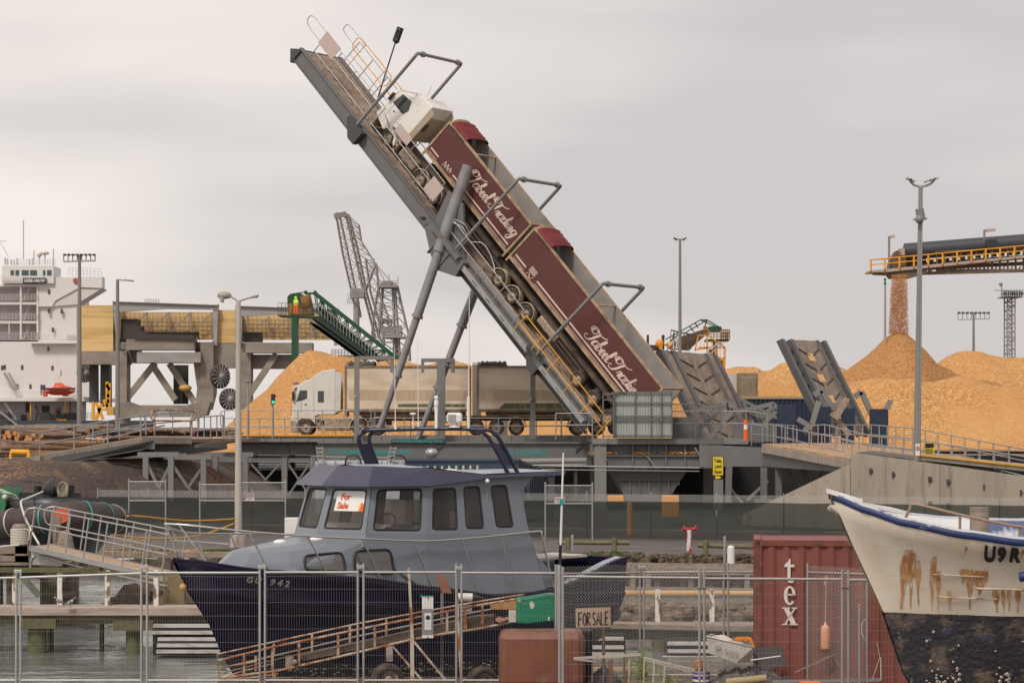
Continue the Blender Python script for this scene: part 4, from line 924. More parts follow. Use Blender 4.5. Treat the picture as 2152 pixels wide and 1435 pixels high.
lr2 = thing('approach_ramp', 'second short grey ramp joining the runway behind the tall street lamp', 'ramp', zD(1500, 330, 145))
q0, q1 = zD(1440, 268, 147), zD(1680, 235, 157)
b = B(); b.prism([q0, q1, q1+V((0, 9, 0)), q0+V((0, 9, 0))], (0, 0, -.15)); b.put('deck', mat('bluish_mat', (.30, .36, .42), .7), lr2)
b = B(); b.prism([zD(1385, 330, 146.8), zD(1440, 275, 146.8), zD(1710, 245, 156.8), zD(1710, 300, 156.8), zD(1640, 310, 156), zD(1400, 342, 146.8)], (0, .15, 0)); b.put('side_girder', steel_lt, lr2)
b = B(); b.bar(q0-V((0, .1, .05)), q1-V((0, .1, .05)), .2, .3); b.put('concrete_edge', concrete, lr2)
fence_rail([q0, q1], 1.6, 1.9, .04, lr2, bars=(1, .5), ends=True)
# trestles under the ramps
def trestle(label, xs, top, d, brace=True):
    r = thing('trestle', label, 'trestle', V((zD((xs[0]+xs[-1])/2, 0, d).x, d, 0)))
    for x in xs:
        p = zD(x, top, d); b = B(); b.box(p.x-.15, p.x+.15, d-.17, d-.13, 0, p.z).box(p.x-.15, p.x+.15, d+.13, d+.17, 0, p.z).box(p.x-.03, p.x+.03, d-.13, d+.13, 0, p.z); b.put('column', steel_lt, r)
    b = B(); b.bar(zD(xs[0]-60, top+10, d), zD(xs[-1]+60, top+10, d), .35, .26); b.put('cap_beam', steel_lt, r)
    if brace:
        a, c = zD(xs[0], top+60, d), zD(xs[-1], top+60, d); b = B(); b.bar(a, V((c.x, d, .3)), .16, .16).bar(c+V((0, .3, 0)), V((a.x, d+.3, .3)), .16, .16); b.put('cross_brace', steel_lt, r)
trestle('grey steel trestle with crossed braces nearest the left ramp', (1100, 1290), 330, 135)
trestle('grey steel trestle with crossed braces under the low cap beam', (1297, 1535), 350, 138)
trestle('grey steel trestle left of the street lamp under the second ramp', (1625, 1850), 330, 146)
b = B(); b.prism([zD(900, 400, 150), zD(1250, 350, 150), zD(1900, 365, 152), zD(1900, 400, 152), zD(1250, 390, 150), zD(980, 418, 150)], (0, .3, 0)); tag(b.put('rear_girder', steel_lt), 'long pale girder crossing behind the trestles', 'girder')
r = thing('yellow_barrier', 'low yellow tube barrier at the bottom of the left ramp', 'barrier', zD(145, 370, 125))
b = B(); b.path([zD(85, 372, 125), zD(88, 318, 125), zD(212, 320, 125), zD(216, 360, 125)], .13, 10); b.put('bar', yellow, r)
# ------------------------------------------------------------------ background: ship, gantries, cranes, conveyors, lamps
z3 = zoomer(0, 480, 3.4167); z4 = zoomer(440, 430, 3.053); zB = zoomer(1640, 360, 3.262)
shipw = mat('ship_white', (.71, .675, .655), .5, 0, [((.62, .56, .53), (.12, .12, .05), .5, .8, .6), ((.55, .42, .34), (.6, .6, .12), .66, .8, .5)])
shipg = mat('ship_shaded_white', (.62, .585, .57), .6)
def poly(z, pts, d, th): 
    b = B(); b.prism([z(x, y, d) for x, y in pts], (0, th, 0)); return b
def rect(b, z, x0, y0, x1, y1, d, th): return b.prism([z(x0, y0, d), z(x1, y0, d), z(x1, y1, d), z(x0, y1, d)], (0, th, 0))
def rails(b, z, pts, d, h=None, n=6, r=.05, lev=(1, .66, .33)):
    """railing along top points given with its height in zoom pixels"""
    for q in lev: b.path([z(x, y+h*(1-q), d) for x, y in pts], r, 4)
    for (xa, ya), (xb, yb) in zip(pts, pts[1:]):
        for k in range(n+1): x = xa+(xb-xa)*k/n; y = ya+(yb-ya)*k/n; b.tube(z(x, y, d), z(x, y+h, d), r, 4, cap=False)
    return b
# ---- ship
d = 370
sh = thing('cargo_ship', 'white superstructure of a berthed cargo ship at the left edge', 'ship', z3(250, 1390, 372))
rect(B(), z3, -300, 800, 550, 1215, d, 12).put('lower_house', shipw, sh)
rect(B(), z3, 275, 395, 550, 800, d+.5, 11).put('accommodation_block', shipw, sh)
poly(z3, [(275, 352), (733, 348), (733, 428), (578, 424), (560, 430), (395, 520), (375, 560), (275, 560)], d, 2.5).put('bridge_wing', shipw, sh)
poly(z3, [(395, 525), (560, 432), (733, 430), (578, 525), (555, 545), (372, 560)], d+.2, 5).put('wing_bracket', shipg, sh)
b = B()
for y in (400, 530, 665, 795): rect(b, z3, -300, y, 275, y+16, d, 6)
b.put('open_deck', shipw, sh)
b = B()
for x in (142, 262): rect(b, z3, x, 400, x+12, 800, d-.1, .3)
for x in (62,): rect(b, z3, x, 665, x+6, 800, d-.1, .2)
b.put('deck_column', shipw, sh)
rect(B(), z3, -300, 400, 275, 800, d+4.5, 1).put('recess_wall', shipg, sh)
b = B()
for y0 in (410, 545, 680):
    for k in range(9): b.bar(z3(208-k*5, y0+5+k*12, d+2), z3(228-k*5, y0+5+k*12, d+2), .5, .08)
    b.bar(z3(215, y0, d+1.9), z3(165, y0+112, d+1.9), .08, .2)
b.put('stairs', shipw, sh)
b = B()
for y in (475, 612, 748):
    rails(b, z3, [(-60, y), (140, y)], d-.2, 46, 8, .035); rails(b, z3, [(156, y), (272, y)], d-.2, 46, 5, .035)
rails(b, z3, [(272, 752), (545, 760)], d-.2, 45, 14, .035)
b.put('deck_rail', shipw, sh)
# bridge
rect(B(), z3, 15, 270, 385, 395, d-.5, 6).put('wheelhouse', shipw, sh)
b = B()
for x0, x1 in ((75, 100), (110, 137), (155, 205), (215, 265), (308, 325), (338, 370)): rect(b, z3, x0, 300, x1, 337, d-.56, .1)
b.put('bridge_window', mat('teal_window', (.05, .10, .10), .1), sh)
b = B(); rails(b, z3, [(0, 335), (160, 345)], d-1, 50, 10, .04); rails(b, z3, [(60, 222), (395, 222)], d-.5, 48, 18, .04); b.put('bridge_rail', shipw, sh)
b = B(); rails(b, z3, [(493, 280), (730, 290)], d+.3, 62, 9, .05); rails(b, z3, [(480, 762), (553, 762)], d+.3, 36, 4, .05); rails(b, z3, [(578, 822), (655, 822)], d+.3, 52, 5, .06); rails(b, z3, [(0, 1162), (325, 1165)], d-1, 48, 18, .05); rails(b, z3, [(640, 1168), (718, 1172)], d-1, 46, 5, .05)
b.prism([z3(578, 880, d), z3(655, 878, d), z3(578, 905, d)], (0, 2, 0)); b.put('platform_rail', shipw, sh)
b = B()
for x, y in ((352, 455), (350, 592), (443, 595), (379, 728), (347, 865), (33, 995), (159, 997), (376, 1001), (124, 1135), (218, 1135), (15, 1000)): rect(b, z3, x-8, y-16, x+8, y+16, d-.08, .3)
b.put('porthole_window', glass_dk, sh)
b = B()
for x, y0, y1 in ((168, -60, 222), (243, 160, 260), (282, 190, 260), (322, 180, 250), (383, 145, 270)): b.tube(z3(x, y0, d), z3(x, y1, d), .1, 5)
b.bar(z3(0, 100, d), z3(62, 205, d), .1, .1).bar(z3(0, 92, d), z3(42, 92, d), .12, .12); b.ball(z3(322, 178, d), .5, 8, (1.4, 1.4, .6)); b.ball(z3(282, 190, d), .4, 8)
for x in (30, 45, 75, 95, 118, 205, 230): rect(b, z3, x, 205+rnd.randint(0, 25), x+8, 262, d, .4)
b.put('mast', mat('mast_paint', (.6, .55, .52), .5), sh)
b = B(); rect(b, z3, 165, 355, 331, 395, d-.9, .3); nb = b.put('name_board', black, sh)
text('GREBE ARROW', .62, z3(248, 376, d-.95), (1, 0, 0), (0, 0, 1), white, 'lettering', nb, ax='CENTER', bold=.02, sx=.74)
b = B(); rect(b, z3, 212, 812, 552, 826, d-1.2, 1.3); rect(b, z3, -300, 1213, 720, 1240, d-2, 14); b.put('deck_edge', shipw, sh)
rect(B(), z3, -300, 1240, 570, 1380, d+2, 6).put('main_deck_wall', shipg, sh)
b = B()
for x, w, y0 in ((182, 30, 1250), (150, 40, 1335), (300, 55, 1270), (405, 30, 1285), (60, 20, 1300), (290, 35, 1122)): rect(b, z3, x, y0, x+w, y0+70, d+1.9 if y0 > 1200 else d-.05, .2)
b.put('doorway', steel_dk, sh)
b = B()
for x in (218, 468, 586): rect(b, z3, x-4, 1242, x+5, 1372, d-1.5, .3)
rect(b, z3, 412, 1368, 478, 1378, d-2, .4); b.bar(z3(455, 1395, d-2), z3(478, 1372, d-2), .3, .3); b.put('yellow_post', yellow, sh)
b = B(); b.bar(z3(30, 1035, d-1), z3(110, 1165, d-1), .2, .4).bar(z3(60, 1035, d-1), z3(128, 1150, d-1), .1, .3).bar(z3(30, 1245, d-1), z3(120, 1375, d-1), .2, .4).bar(z3(0, 1315, d-3), z3(150, 1430, d-3), .8, .25); b.put('gangway', galv, sh)
b = B()
for x in (15, 45, 330, 350, 460, 495, 520): b.tube(z3(x, 1372, d-1), z3(x, 1325+rnd.randint(0, 20), d-1), .8, 10)
rails(b, z3, [(0, 1322), (700, 1322)], d-2, 50, 30, .04); b.put('deck_winch', steel_dk, sh)
b = B(); b.path([z3(395, 1385, d-1), z3(380, 1330, d-1), z3(400, 1290, d-1), z3(430, 1300, d-1)], .15); b.path([z3(250, 1380, d), z3(275, 1320, d), z3(255, 1270, d)], .2); b.path([z3(505, 1372, d), z3(503, 1242, d)], .15); b.put('deck_pipe', mat('reddish_pipe', (.3, .1, .08), .6), sh)
rect(B(), z3, -300, 1378, 980, 1480, d-3, 20).put('hull', mat('ship_hull_grey', (.045, .048, .055), .6), sh)
b = B(); b.bar(z3(425, 1000, d-3), z3(560, 1110, d-3), .3, .4).bar(z3(468, 1015, d-3), z3(610, 1100, d-3), .2, .2); rect(b, z3, 590, 1105, 650, 1210, d-3, 1); b.tube(z3(430, 1010, d-3), z3(428, 1060, d-3), .35, 6).tube(z3(423, 1030, d-3), z3(423, 1090, d-3), .06, 5)
tag(b.put('boat_davit', shipw), 'white davit arm on the ship deck holding the orange rescue boat', 'davit')
lb = thing('rescue_boat', 'enclosed orange rescue boat hanging from the white davit', 'rescue boat', z3(430, 1210, d-4))
om = mat('lifeboat_orange', (.62, .09, .03), .5, 0, [((.35, .06, .03), .8, .5, .75, .5)])
b = B(); rows = []
for i in range(15):
    t = -1+2*i/14; w = (1-abs(t)**2.6); x = 430+110*t
    rows.append([z3(x, 1158+(30*w+6)*math.sin(a)+(6*abs(t)), d-4)+V((0, 1.3*w*math.cos(a), 0)) for a in [math.pi*k/8 for k in range(9)]])
b.grid(rows, flip=True); b.put('hull', om, lb, solid=.1)
b = B(); rows = []
for i in range(15):
    t = -1+2*i/14; w = (1-abs(t)**3); x = 430+105*t; hh = 14+(32 if -.35 < t < .2 else 14 if t >= .2 else 0)
    rows.append([z3(x, 1160-hh*w*math.sin(a)-4, d-4)+V((0, 1.2*w*math.cos(a), 0)) for a in [math.pi*k/8 for k in range(9)]])
b.grid(rows); b.put('canopy', om, lb, solid=.1)
b = B(); b.bar(z3(320, 1152, d-5.4), z3(540, 1152, d-5.4), .3, .35); b.put('fender_strip', mat('dark_red', (.12, .02, .02), .6), lb)
b = B(); b.box(z3(350, 0, d).x, z3(375, 0, d).x, d-4.6, d-3.6, z3(0, 1210, d).z, z3(0, 1180, d).z); b.box(z3(490, 0, d).x, z3(525, 0, d).x, d-4.6, d-3.6, z3(0, 1208, d).z, z3(0, 1180, d).z); b.put('cradle', om, lb)
b = B(); b.lathe([(.22, 0), (.42, 0), (.42, -.15), (.22, -.15)], z3(545, 374, d-.1), (0, 1, 0), 16); tag(b.put('lifebuoy', om), 'round orange lifebuoy on the wing of the ship bridge', 'lifebuoy')
# ---- gantries clad in yellow sheet
yclad = mat('yellow_cladding', (.70, .48, .21), .6, 0, [((.50, .31, .11), (.06, .06, 1.0), .44, .58, .7), ((.30, .17, .07), (.8, .8, .15), .6, .8, .6)], bump=((1.6, 1.6, .01), .5, .1))
gst = mat('gantry_steel', (.29, .25, .21), .65, 0, [((.16, .13, .11), (.25, .25, .6), .42, .66, .8), ((.33, .18, .10), 1.1, .62, .75, .6)])
gst2 = mat('gantry_steel_light', (.33, .32, .31), .6, 0, [((.24, .21, .19), (.3, .3, .7), .45, .7, .7)])
d = 300
def gantry(label, side, portal, interior, extra):
    r = thing('ship_loader', label, 'ship loader', z3((portal[0]+portal[1])/2, 1390, d))
    x0, x1 = portal
    rect(B(), z3, side[0], side[1], side[2], side[3], d+1, 8).put('cladding', yclad, r)
    rect(B(), z3, x0+40, 600, x1-10, 800, d+9, .4).put('cladding', yclad, r)
    b = B(); b.prism([z3(x0, 525+extra, d), z3(x1, 552+extra, d), z3(x1, 585+extra, d), z3((x0+x1)/2+0, 578+extra, d), z3(x0+60, 600+extra, d), z3(x0, 590+extra, d)], (0, .8, 0)); b.prism([z3(x0-2, 522+extra, d-.3), z3(x1+2, 549+extra, d-.3), z3(x1+2, 553+extra, d-.3), z3(x0-2, 527+extra, d-.3)], (0, 1.4, 0)); b.put('top_beam', gst2, r)
    for a, w0, w1 in ((x0, 48, 40), (x1, -38, -28)):
        b = B(); b.prism([z3(a, 540+extra, d+.1), z3(a+w0, 590+extra, d+.1), z3(a+w1+ (0 if w0 > 0 else -4), 840, d+.1), z3(a+(30 if w0 > 0 else -10), 840, d+.1)], (0, .8, 0)); b.put('leg', gst2, r)
    b = B()
    n = 4
    for k in range(n+1): x = x0+90+(x1-x0-130)*k/n; b.bar(z3(x, 600+extra, d+8), z3(x, 790, d+8), .2, .2, (1, 0, 0))
    for k in range(n): xa = x0+90+(x1-x0-130)*k/n; xb = xa+(x1-x0-130)/n; b.bar(z3(xb, 605+extra, d+8), z3(xa+10, 750, d+8), .14, .14)
    for k in range(5): b.bar(z3(x0+50, 640+extra*.5+k*30, d+8.6), z3(x1-20, 640+extra*.5+k*30, d+8.6), .06, .06)
    b.put('gallery_frame', gst, r)
    b = B()
    for k in range(22): x = x0+60+(x1-x0-80)*k/21; b.bar(z3(x, 600+extra, d+8.7), z3(x, 790, d+8.7), .05, .05, (1, 0, 0))
    b.put('cladding_rib', gst, r)
    return r
g1 = gantry('nearer yellow clad ship loader on two legs with crossed braces', (577, 552, 812, 880), (808, 1567), 1, 0)
rect(B(), z3, 1550, 585, 1692, 822, d+1, 8).put('cladding', yclad, g1)
b = B(); rect(b, z3, 905, 795, 1395, 872, d-1, 3); b.put('boom_box', gst, g1)
b = B(); rect(b, z3, 982, 888, 1440, 962, d-1.5, 4); b.put('cross_girder', gst2, g1)
b = B(); rect(b, z3, 560, 880, 910, 975, d, 4); rect(b, z3, 905, 870, 985, 962, d+1, 4); rect(b, z3, 790, 790, 915, 885, d+4, 1); b.put('cross_girder', gst, g1)
b = B(); rect(b, z3, 838, 890, 910, 1400, d-.5, 3); b.put('leg', gst, g1)
b = B(); b.prism([z3(1390, 962, d), z3(1530, 805, d), z3(1530, 1180, d), z3(1500, 1300, d), z3(1400, 1300, d), z3(1415, 1150, d), z3(1395, 1010, d)], (0, 4, 0)); rect(b, z3, 1440, 815, 1532, 1250, d-.3, .28); b.put('leg', gst, g1)
b = B(); b.prism([z3(860, 1250, d-1), z3(905, 1240, d-1), z3(980, 1268, d-1), z3(1340, 1268, d-1), z3(1410, 1245, d-1), z3(1510, 1245, d-1), z3(1480, 1340, d-1), z3(1400, 1352, d-1), z3(870, 1355, d-1)], (0, 3, 0)); b.put('bottom_beam', gst, g1)
b = B(); b.prism([z3(1140, 1300, d-1.5), z3(1210, 1300, d-1.5), z3(1225, 1355, d-1.5), z3(1128, 1355, d-1.5)], (0, .4, 0)); b.put('bogie', gst2, g1)
for i, (a, c) in enumerate((((1115, 965), (895, 1240)), ((1090, 975), (1260, 1230)), ((1215, 970), (1395, 1245)))):
    b = B(); b.bar(z3(a[0], a[1], d+.5+i*.01), z3(c[0], c[1], d+.5), .5, .75); b.put('brace', gst, g1)
b = B(); rect(b, z3, 1245, 980, 1300, 1260, d+5, 1); rect(b, z3, 1300, 980, 1350, 1260, d+7, .5); rect(b, z3, 720, 980, 785, 1280, d+3, 2); rect(b, z3, 640, 980, 700, 1250, d+4, 1); b.put('inner_column', steel_dk, g1)
b = B()
for x0, y0, x1, y1 in ((868, 650, 985, 700), (868, 700, 1010, 740), (866, 740, 1060, 795), (1400, 815, 1450, 890)): rect(b, z3, x0, y0, x1, y1, d+1, 3)
for k in range(14): b.bar(z3(1010+k*30, 795, d+3), z3(1025+k*30, 745, d+3), .2, .2).bar(z3(1025+k*30, 745, d+3), z3(1040+k*30, 795, d+3), .2, .2)
b.bar(z3(1000, 752, d+3), z3(1430, 752, d+3), .3, .3); b.bar(z3(960, 770, d-1.2), z3(1400, 785, d-1.2), .15, .6); b.put('machinery', mat('dark_machinery', (.055, .045, .038), .8), g1)
b = B(); rails(b, z3, [(1042, 506), (1142, 510)], d, 28, 5, .04); rails(b, z3, [(870, 822), (900, 822)], d-1, 50, 2, .06); b.put('handrail', galv, g1)
g2 = gantry('farther yellow clad ship loader partly behind the chip pile', (1690, 840, 1700, 860), (1690, 2430), 1, 32)
b = B(); rect(b, z3, 1763, 820, 2240, 892, d-1, 3); b.put('boom_box', gst, g2)
b = B(); rect(b, z3, 1535, 820, 1800, 1000, d+1, 3); rect(b, z3, 1800, 905, 2330, 1005, d+1, 3); b.put('cross_girder', steel_dk if False else gst, g2)
b = B(); rect(b, z3, 1700, 890, 1800, 1300, d-.3, 3); b.put('leg', gst, g2)
b = B(); b.bar(z3(1985, 900, d), z3(1790, 1190, d), .5, .75); b.put('brace', gst, g2)
b = B(); rect(b, z3, 1735, 745, 1870, 812, d+2, 3); b.put('machinery', MATS['dark_machinery'], g2)
def reel(label, x, y, rx, ry, dd):
    r = thing('cable_reel', label, 'cable reel', z3(x, y+ry, dd)); c = z3(x, y, dd); R_ = ry*dd/F/3.4167*1.0
    k = rx/ry; tilt = math.acos(min(k, 1)); ax = V((math.sin(tilt), -math.cos(tilt), 0))
    b = B(); b.lathe([(.01, .05), (R_*.93, .05), (R_, 0), (R_, -.4), (R_*.93, -.45), (.01, -.45)], c, ax, 28); b.put('drum', mat('reel_dark', (.06, .045, .04), .8), r)
    b = B(); e = ax.orthogonal().normalized(); g = ax.cross(e)
    for i in range(16): a = 2*math.pi*i/16; b.bar(c+ax*.1, c+ax*.1+R_*(math.cos(a)*e+math.sin(a)*g), .09, .09)
    b.lathe([(.01, .25), (.35, .25), (.4, .05)], c, ax, 12); b.put('spokes', gst2, r)
reel('large spoked cable reel high on the far leg of the nearer ship loader', 1588, 1062, 57, 87, 297)
reel('spoked cable reel half hidden low behind the tall street lamp', 1652, 1225, 62, 78, 296)
reel('dark cable reel behind the floodlight mast near the ship', 615, 1040, 40, 65, 310)
b = B()
for xa, ya, xb, yb in ((668, 1245, 672, 1375), (690, 1250, 740, 1370), (770, 1100, 770, 1280), (785, 1110, 783, 1280), (700, 1300, 800, 1300), (745, 1230, 790, 1330), (690, 1375, 730, 1260), (765, 1120, 790, 1160), (768, 1200, 788, 1200), (768, 1240, 788, 1240)): b.bar(z3(xa, ya, 296), z3(xb, yb, 296), .35, .35)
tag(b.put('yellow_stairway', yellow), 'yellow steel stairway at the foot of the nearer ship loader', 'stairway')
b = B(); rect(b, z3, 765, 1280, 815, 1340, 292, 2); b.ball(z3(1330, 1145, 300), .7, 8, (1.2, 1, .6)); tag(b.put('hopper_cover', mat('mustard', (.55, .33, .08), .6)), 'mustard coloured machine cover between the legs of the ship loader', 'cover')
# ---- grey lattice ship loader boom
d = 430; lg = mat('lattice_grey', (.30, .285, .27), .6, 0, [((.2, .18, .16), .4, .45, .7, .7)]); lg2 = mat('lattice_brown', (.23, .20, .17), .7)
lc = thing('lattice_crane', 'tall grey lattice crane with its boom raised behind the green conveyor', 'crane', z4(1130, 1000, d))
def lattice(b, pa, pb, r, n, rb=None, dep=0):
    rb = rb or r*.55
    for y in ((0,) if not dep else (0, dep)):
        o = V((0, y, 0)); b.path([p+o for p in pa], r, 5).path([p+o for p in pb], r, 5)
    def at(pts, t):
        k = t*(len(pts)-1); i = min(int(k), len(pts)-2); return pts[i]+(pts[i+1]-pts[i])*(k-i)
    for i in range(n+1):
        t = i/n; a, c = at(pa, t), at(pb, t)
        b.tube(a, c, rb, 4, cap=False)
        if dep: b.tube(a, a+V((0, dep, 0)), rb, 4, cap=False); b.tube(c, c+V((0, dep, 0)), rb, 4, cap=False)
        if i < n:
            a2, c2 = at(pa, t+1/n), at(pb, t+1/n); b.tube(a, c2, rb, 4, cap=False) if i % 2 else b.tube(c, a2, rb, 4, cap=False)
            if dep: b.tube(a+V((0, dep, 0)), c2, rb, 4, cap=False)
    return b
q = lambda *p: [z4(x, y, d) for x, y in p]
lattice(B(), q((812, 75), (850, 300), (905, 540), (945, 720)), q((832, 60), (885, 300), (935, 540), (970, 720)), .13, 22, .06, 2).put('boom_rail', lg2, lc)
lattice(B(), q((870, 60), (920, 270), (985, 560), (1060, 850)), q((890, 60), (945, 270), (1005, 560), (1085, 850)), .14, 26, .06, 3).put('boom_rail', lg2, lc)
lattice(B(), q((885, 62), (920, 270), (985, 545)), q((955, 125), (970, 230), (1065, 380), (1000, 545)), .14, 9, .08, 3).put('boom', lg, lc)
lattice(B(), q((1000, 350), (1030, 560), (1080, 740), (1120, 880)), q((1068, 375), (1085, 560), (1160, 760), (1190, 880)), .14, 8, .08, 3).put('mast', lg, lc)
lattice(B(), q((835, 80), (885, 300), (940, 560)), q((875, 80), (925, 300), (985, 560)), .1, 12, .07).put('boom_bracing', lg, lc)
b = B()
for a, c in (((1068, 380), (1160, 490)), ((1060, 372), (1130, 500)), ((1030, 400), (1110, 510)), ((1072, 380), (1078, 500)), ((1010, 360), (1065, 350)), ((985, 370), (1068, 378))): b.tube(z4(*a, d), z4(*c, d), .08, 5)
b.put('stay', lg, lc)
lattice(B(), q((1085, 520), (1065, 620), (1040, 830), (1075, 900)), q((1110, 500), (1100, 620), (1085, 830), (1110, 900)), .14, 10, .07, 3).put('tower', lg, lc)
lattice(B(), q((1170, 495), (1180, 640), (1185, 830), (1190, 1000)), q((1205, 520), (1230, 640), (1275, 830), (1285, 1000)), .18, 7, .1, 3).put('tower', lg, lc)
lattice(B(), q((1110, 540), (1100, 700), (1120, 960)), q((1190, 540), (1200, 700), (1220, 960)), .14, 7, .09, 3).put('tower', lg, lc)
b = B(); b.box(z4(1090, 0, d).x, z4(1210, 0, d).x, d-2, d+3, z4(0, 535, d).z, z4(0, 520, d).z); rails(b, z4, [(1085, 490), (1210, 490)], d-2, 30, 8, .05); b.box(z4(1115, 0, d).x, z4(1165, 0, d).x, d-1, d+2, z4(0, 522, d).z, z4(0, 490, d).z); rails(b, z4, [(890, 570), (990, 565)], d-1, 40, 7, .05); rails(b, z4, [(885, 605), (960, 605)], d-1, 35, 5, .05); b.box(z4(905, 0, d).x, z4(995, 0, d).x, d-1, d+1, z4(0, 600, d).z, z4(0, 540, d).z); b.put('platform', lg, lc)
b = B(); b.box(z4(1110, 0, d).x, z4(1230, 0, d).x, d, d+5, z4(0, 850, d).z, z4(0, 780, d).z); b.box(z4(1120, 0, d).x, z4(1280, 0, d).x, d-1, d+6, z4(0, 855, d).z, z4(0, 845, d).z); b.box(z4(1175, 0, d).x, z4(1220, 0, d).x, d+1, d+3, z4(0, 1000, d).z, z4(0, 850, d).z); b.tube(z4(945, 620, d), z4(942, 800, d), .55, 10); b.box(z4(1110, 0, d).x, z4(1170, 0, d).x, d+1, d+3, z4(0, 760, d).z, z4(0, 730, d).z); b.put('machine_house', lg, lc)
b = B()
for x, y0 in ((1153, 445), (1210, 460), (835, 50), (818, 45)): b.tube(z4(x, y0, d), z4(x, y0+50, d), .08, 4)
b.bar(z4(800, 75, d), z4(880, 60, d), .5, .9); b.put('boom_tip', lg2, lc)
# ---- green conveyor
gm = mat('dark_green_paint', (.012, .072, .030), .5, 0, [((.02, .04, .025), .8, .5, .75, .6)]); gm2 = mat('green_black_steel', (.022, .036, .028), .7)
d = 240
gc = thing('transfer_conveyor', 'dark green inclined conveyor on a thick green column behind the chip pile', 'conveyor', z4(545, 980, d))
b = B(); b.box(z4(527, 0, d).x, z4(566, 0, d).x, d, d+1.6, 2.8, z4(0, 715, d).z); b.put('column', gm, gc)
b = B(); b.prism([z4(500, 630, d+1), z4(500, 590, d+1), z4(520, 572, d+1), z4(585, 568, d+1), z4(612, 585, d+1), z4(612, 632, d+1)], (0, 2.4, 0)); b.put('head_box', gm, gc)
b = B(); b.prism([z4(498, 632, d+.9), z4(655, 632, d+.9), z4(660, 705, d+.9), z4(505, 700, d+.9)], (0, 2.4, 0)); b.prism([z4(580, 590, d+.8), z4(645, 575, d+.8), z4(660, 640, d+.8), z4(600, 660, d+.8)], (0, 1, 0)); b.put('chute', mat('rust_brown_chute', (.33, .17, .05), .8, 0, [((.12, .07, .03), 1.5, .45, .7, .9)]), gc)
b = B(); b.prism([z4(440, 705, d), z4(720, 715, d), z4(720, 724, d), z4(440, 714, d)], (0, 4, 0)); b.put('platform', gm, gc)
b = B(); rails(b, z4, [(440, 632), (720, 636)], d, 76, 12, .035); b.put('handrail', steel_dk, gc)
dq = d+2
b = B()
for o in (0, 2.2):
    ov = V((0, o, 0))
    lattice(b, [z4(675, 570, d)+ov, z4(1215, 995, d)+ov], [z4(690, 690, d)+ov, z4(1110, 1010, d)+ov], .12, 13, .07)
b.bar(z4(612, 570, d), z4(680, 570, d), .2, .2).bar(z4(520, 575, d), z4(620, 560, d), .1, .1); b.ball(z4(618, 562, d), .2, 6); b.ball(z4(678, 562, d), .2, 6)
b.bar(z4(675, 568, d), z4(1220, 1000, d), .35, .4); b.put('truss', gm, gc)
b = B(); b.prism([z4(690, 640, d+.3), z4(1130, 1000, d+.3), z4(1080, 1010, d+.3), z4(720, 700, d+.3)], (0, 1.6, 0)); b.put('belt', mat('dark_belt', (.04, .035, .03), .8), gc)
b = B(); b.prism([z4(640, 722, d), z4(720, 722, d), z4(1110, 1008, d), z4(950, 965, d), z4(880, 915, d), z4(830, 880, d)], (0, .1, 0))
for k in range(20): a = V(z4(650+k*17, 722+k*12.2, d)); b.bar(a, a+V((.9, 0, -.6)), .1, .1).bar(a-V((.1, 0, .5)), a+V((.8, 0, -1)), .05, .3)
b.put('underside', gm2, gc)
b = B()
for k in range(24): a = z4(700+k*20, 640+k*15.4, d-.2); b.bar(a, a-V((0, 0, 1.0)), .05, .05, (1, 0, 0))
b.bar(z4(700, 640, d-.2), z4(1180, 1010, d-.2), .06, .06); b.put('walkway_rail', galv, gc)
b = B(); rect(b, z4, 785, 965, 1000, 980, 245, 3); rails(b, z4, [(785, 930), (930, 930)], 245, 36, 7, .04)
tag(b.put('conveyor_landing', gst2), 'low grey landing with a railing below the green conveyor', 'landing')
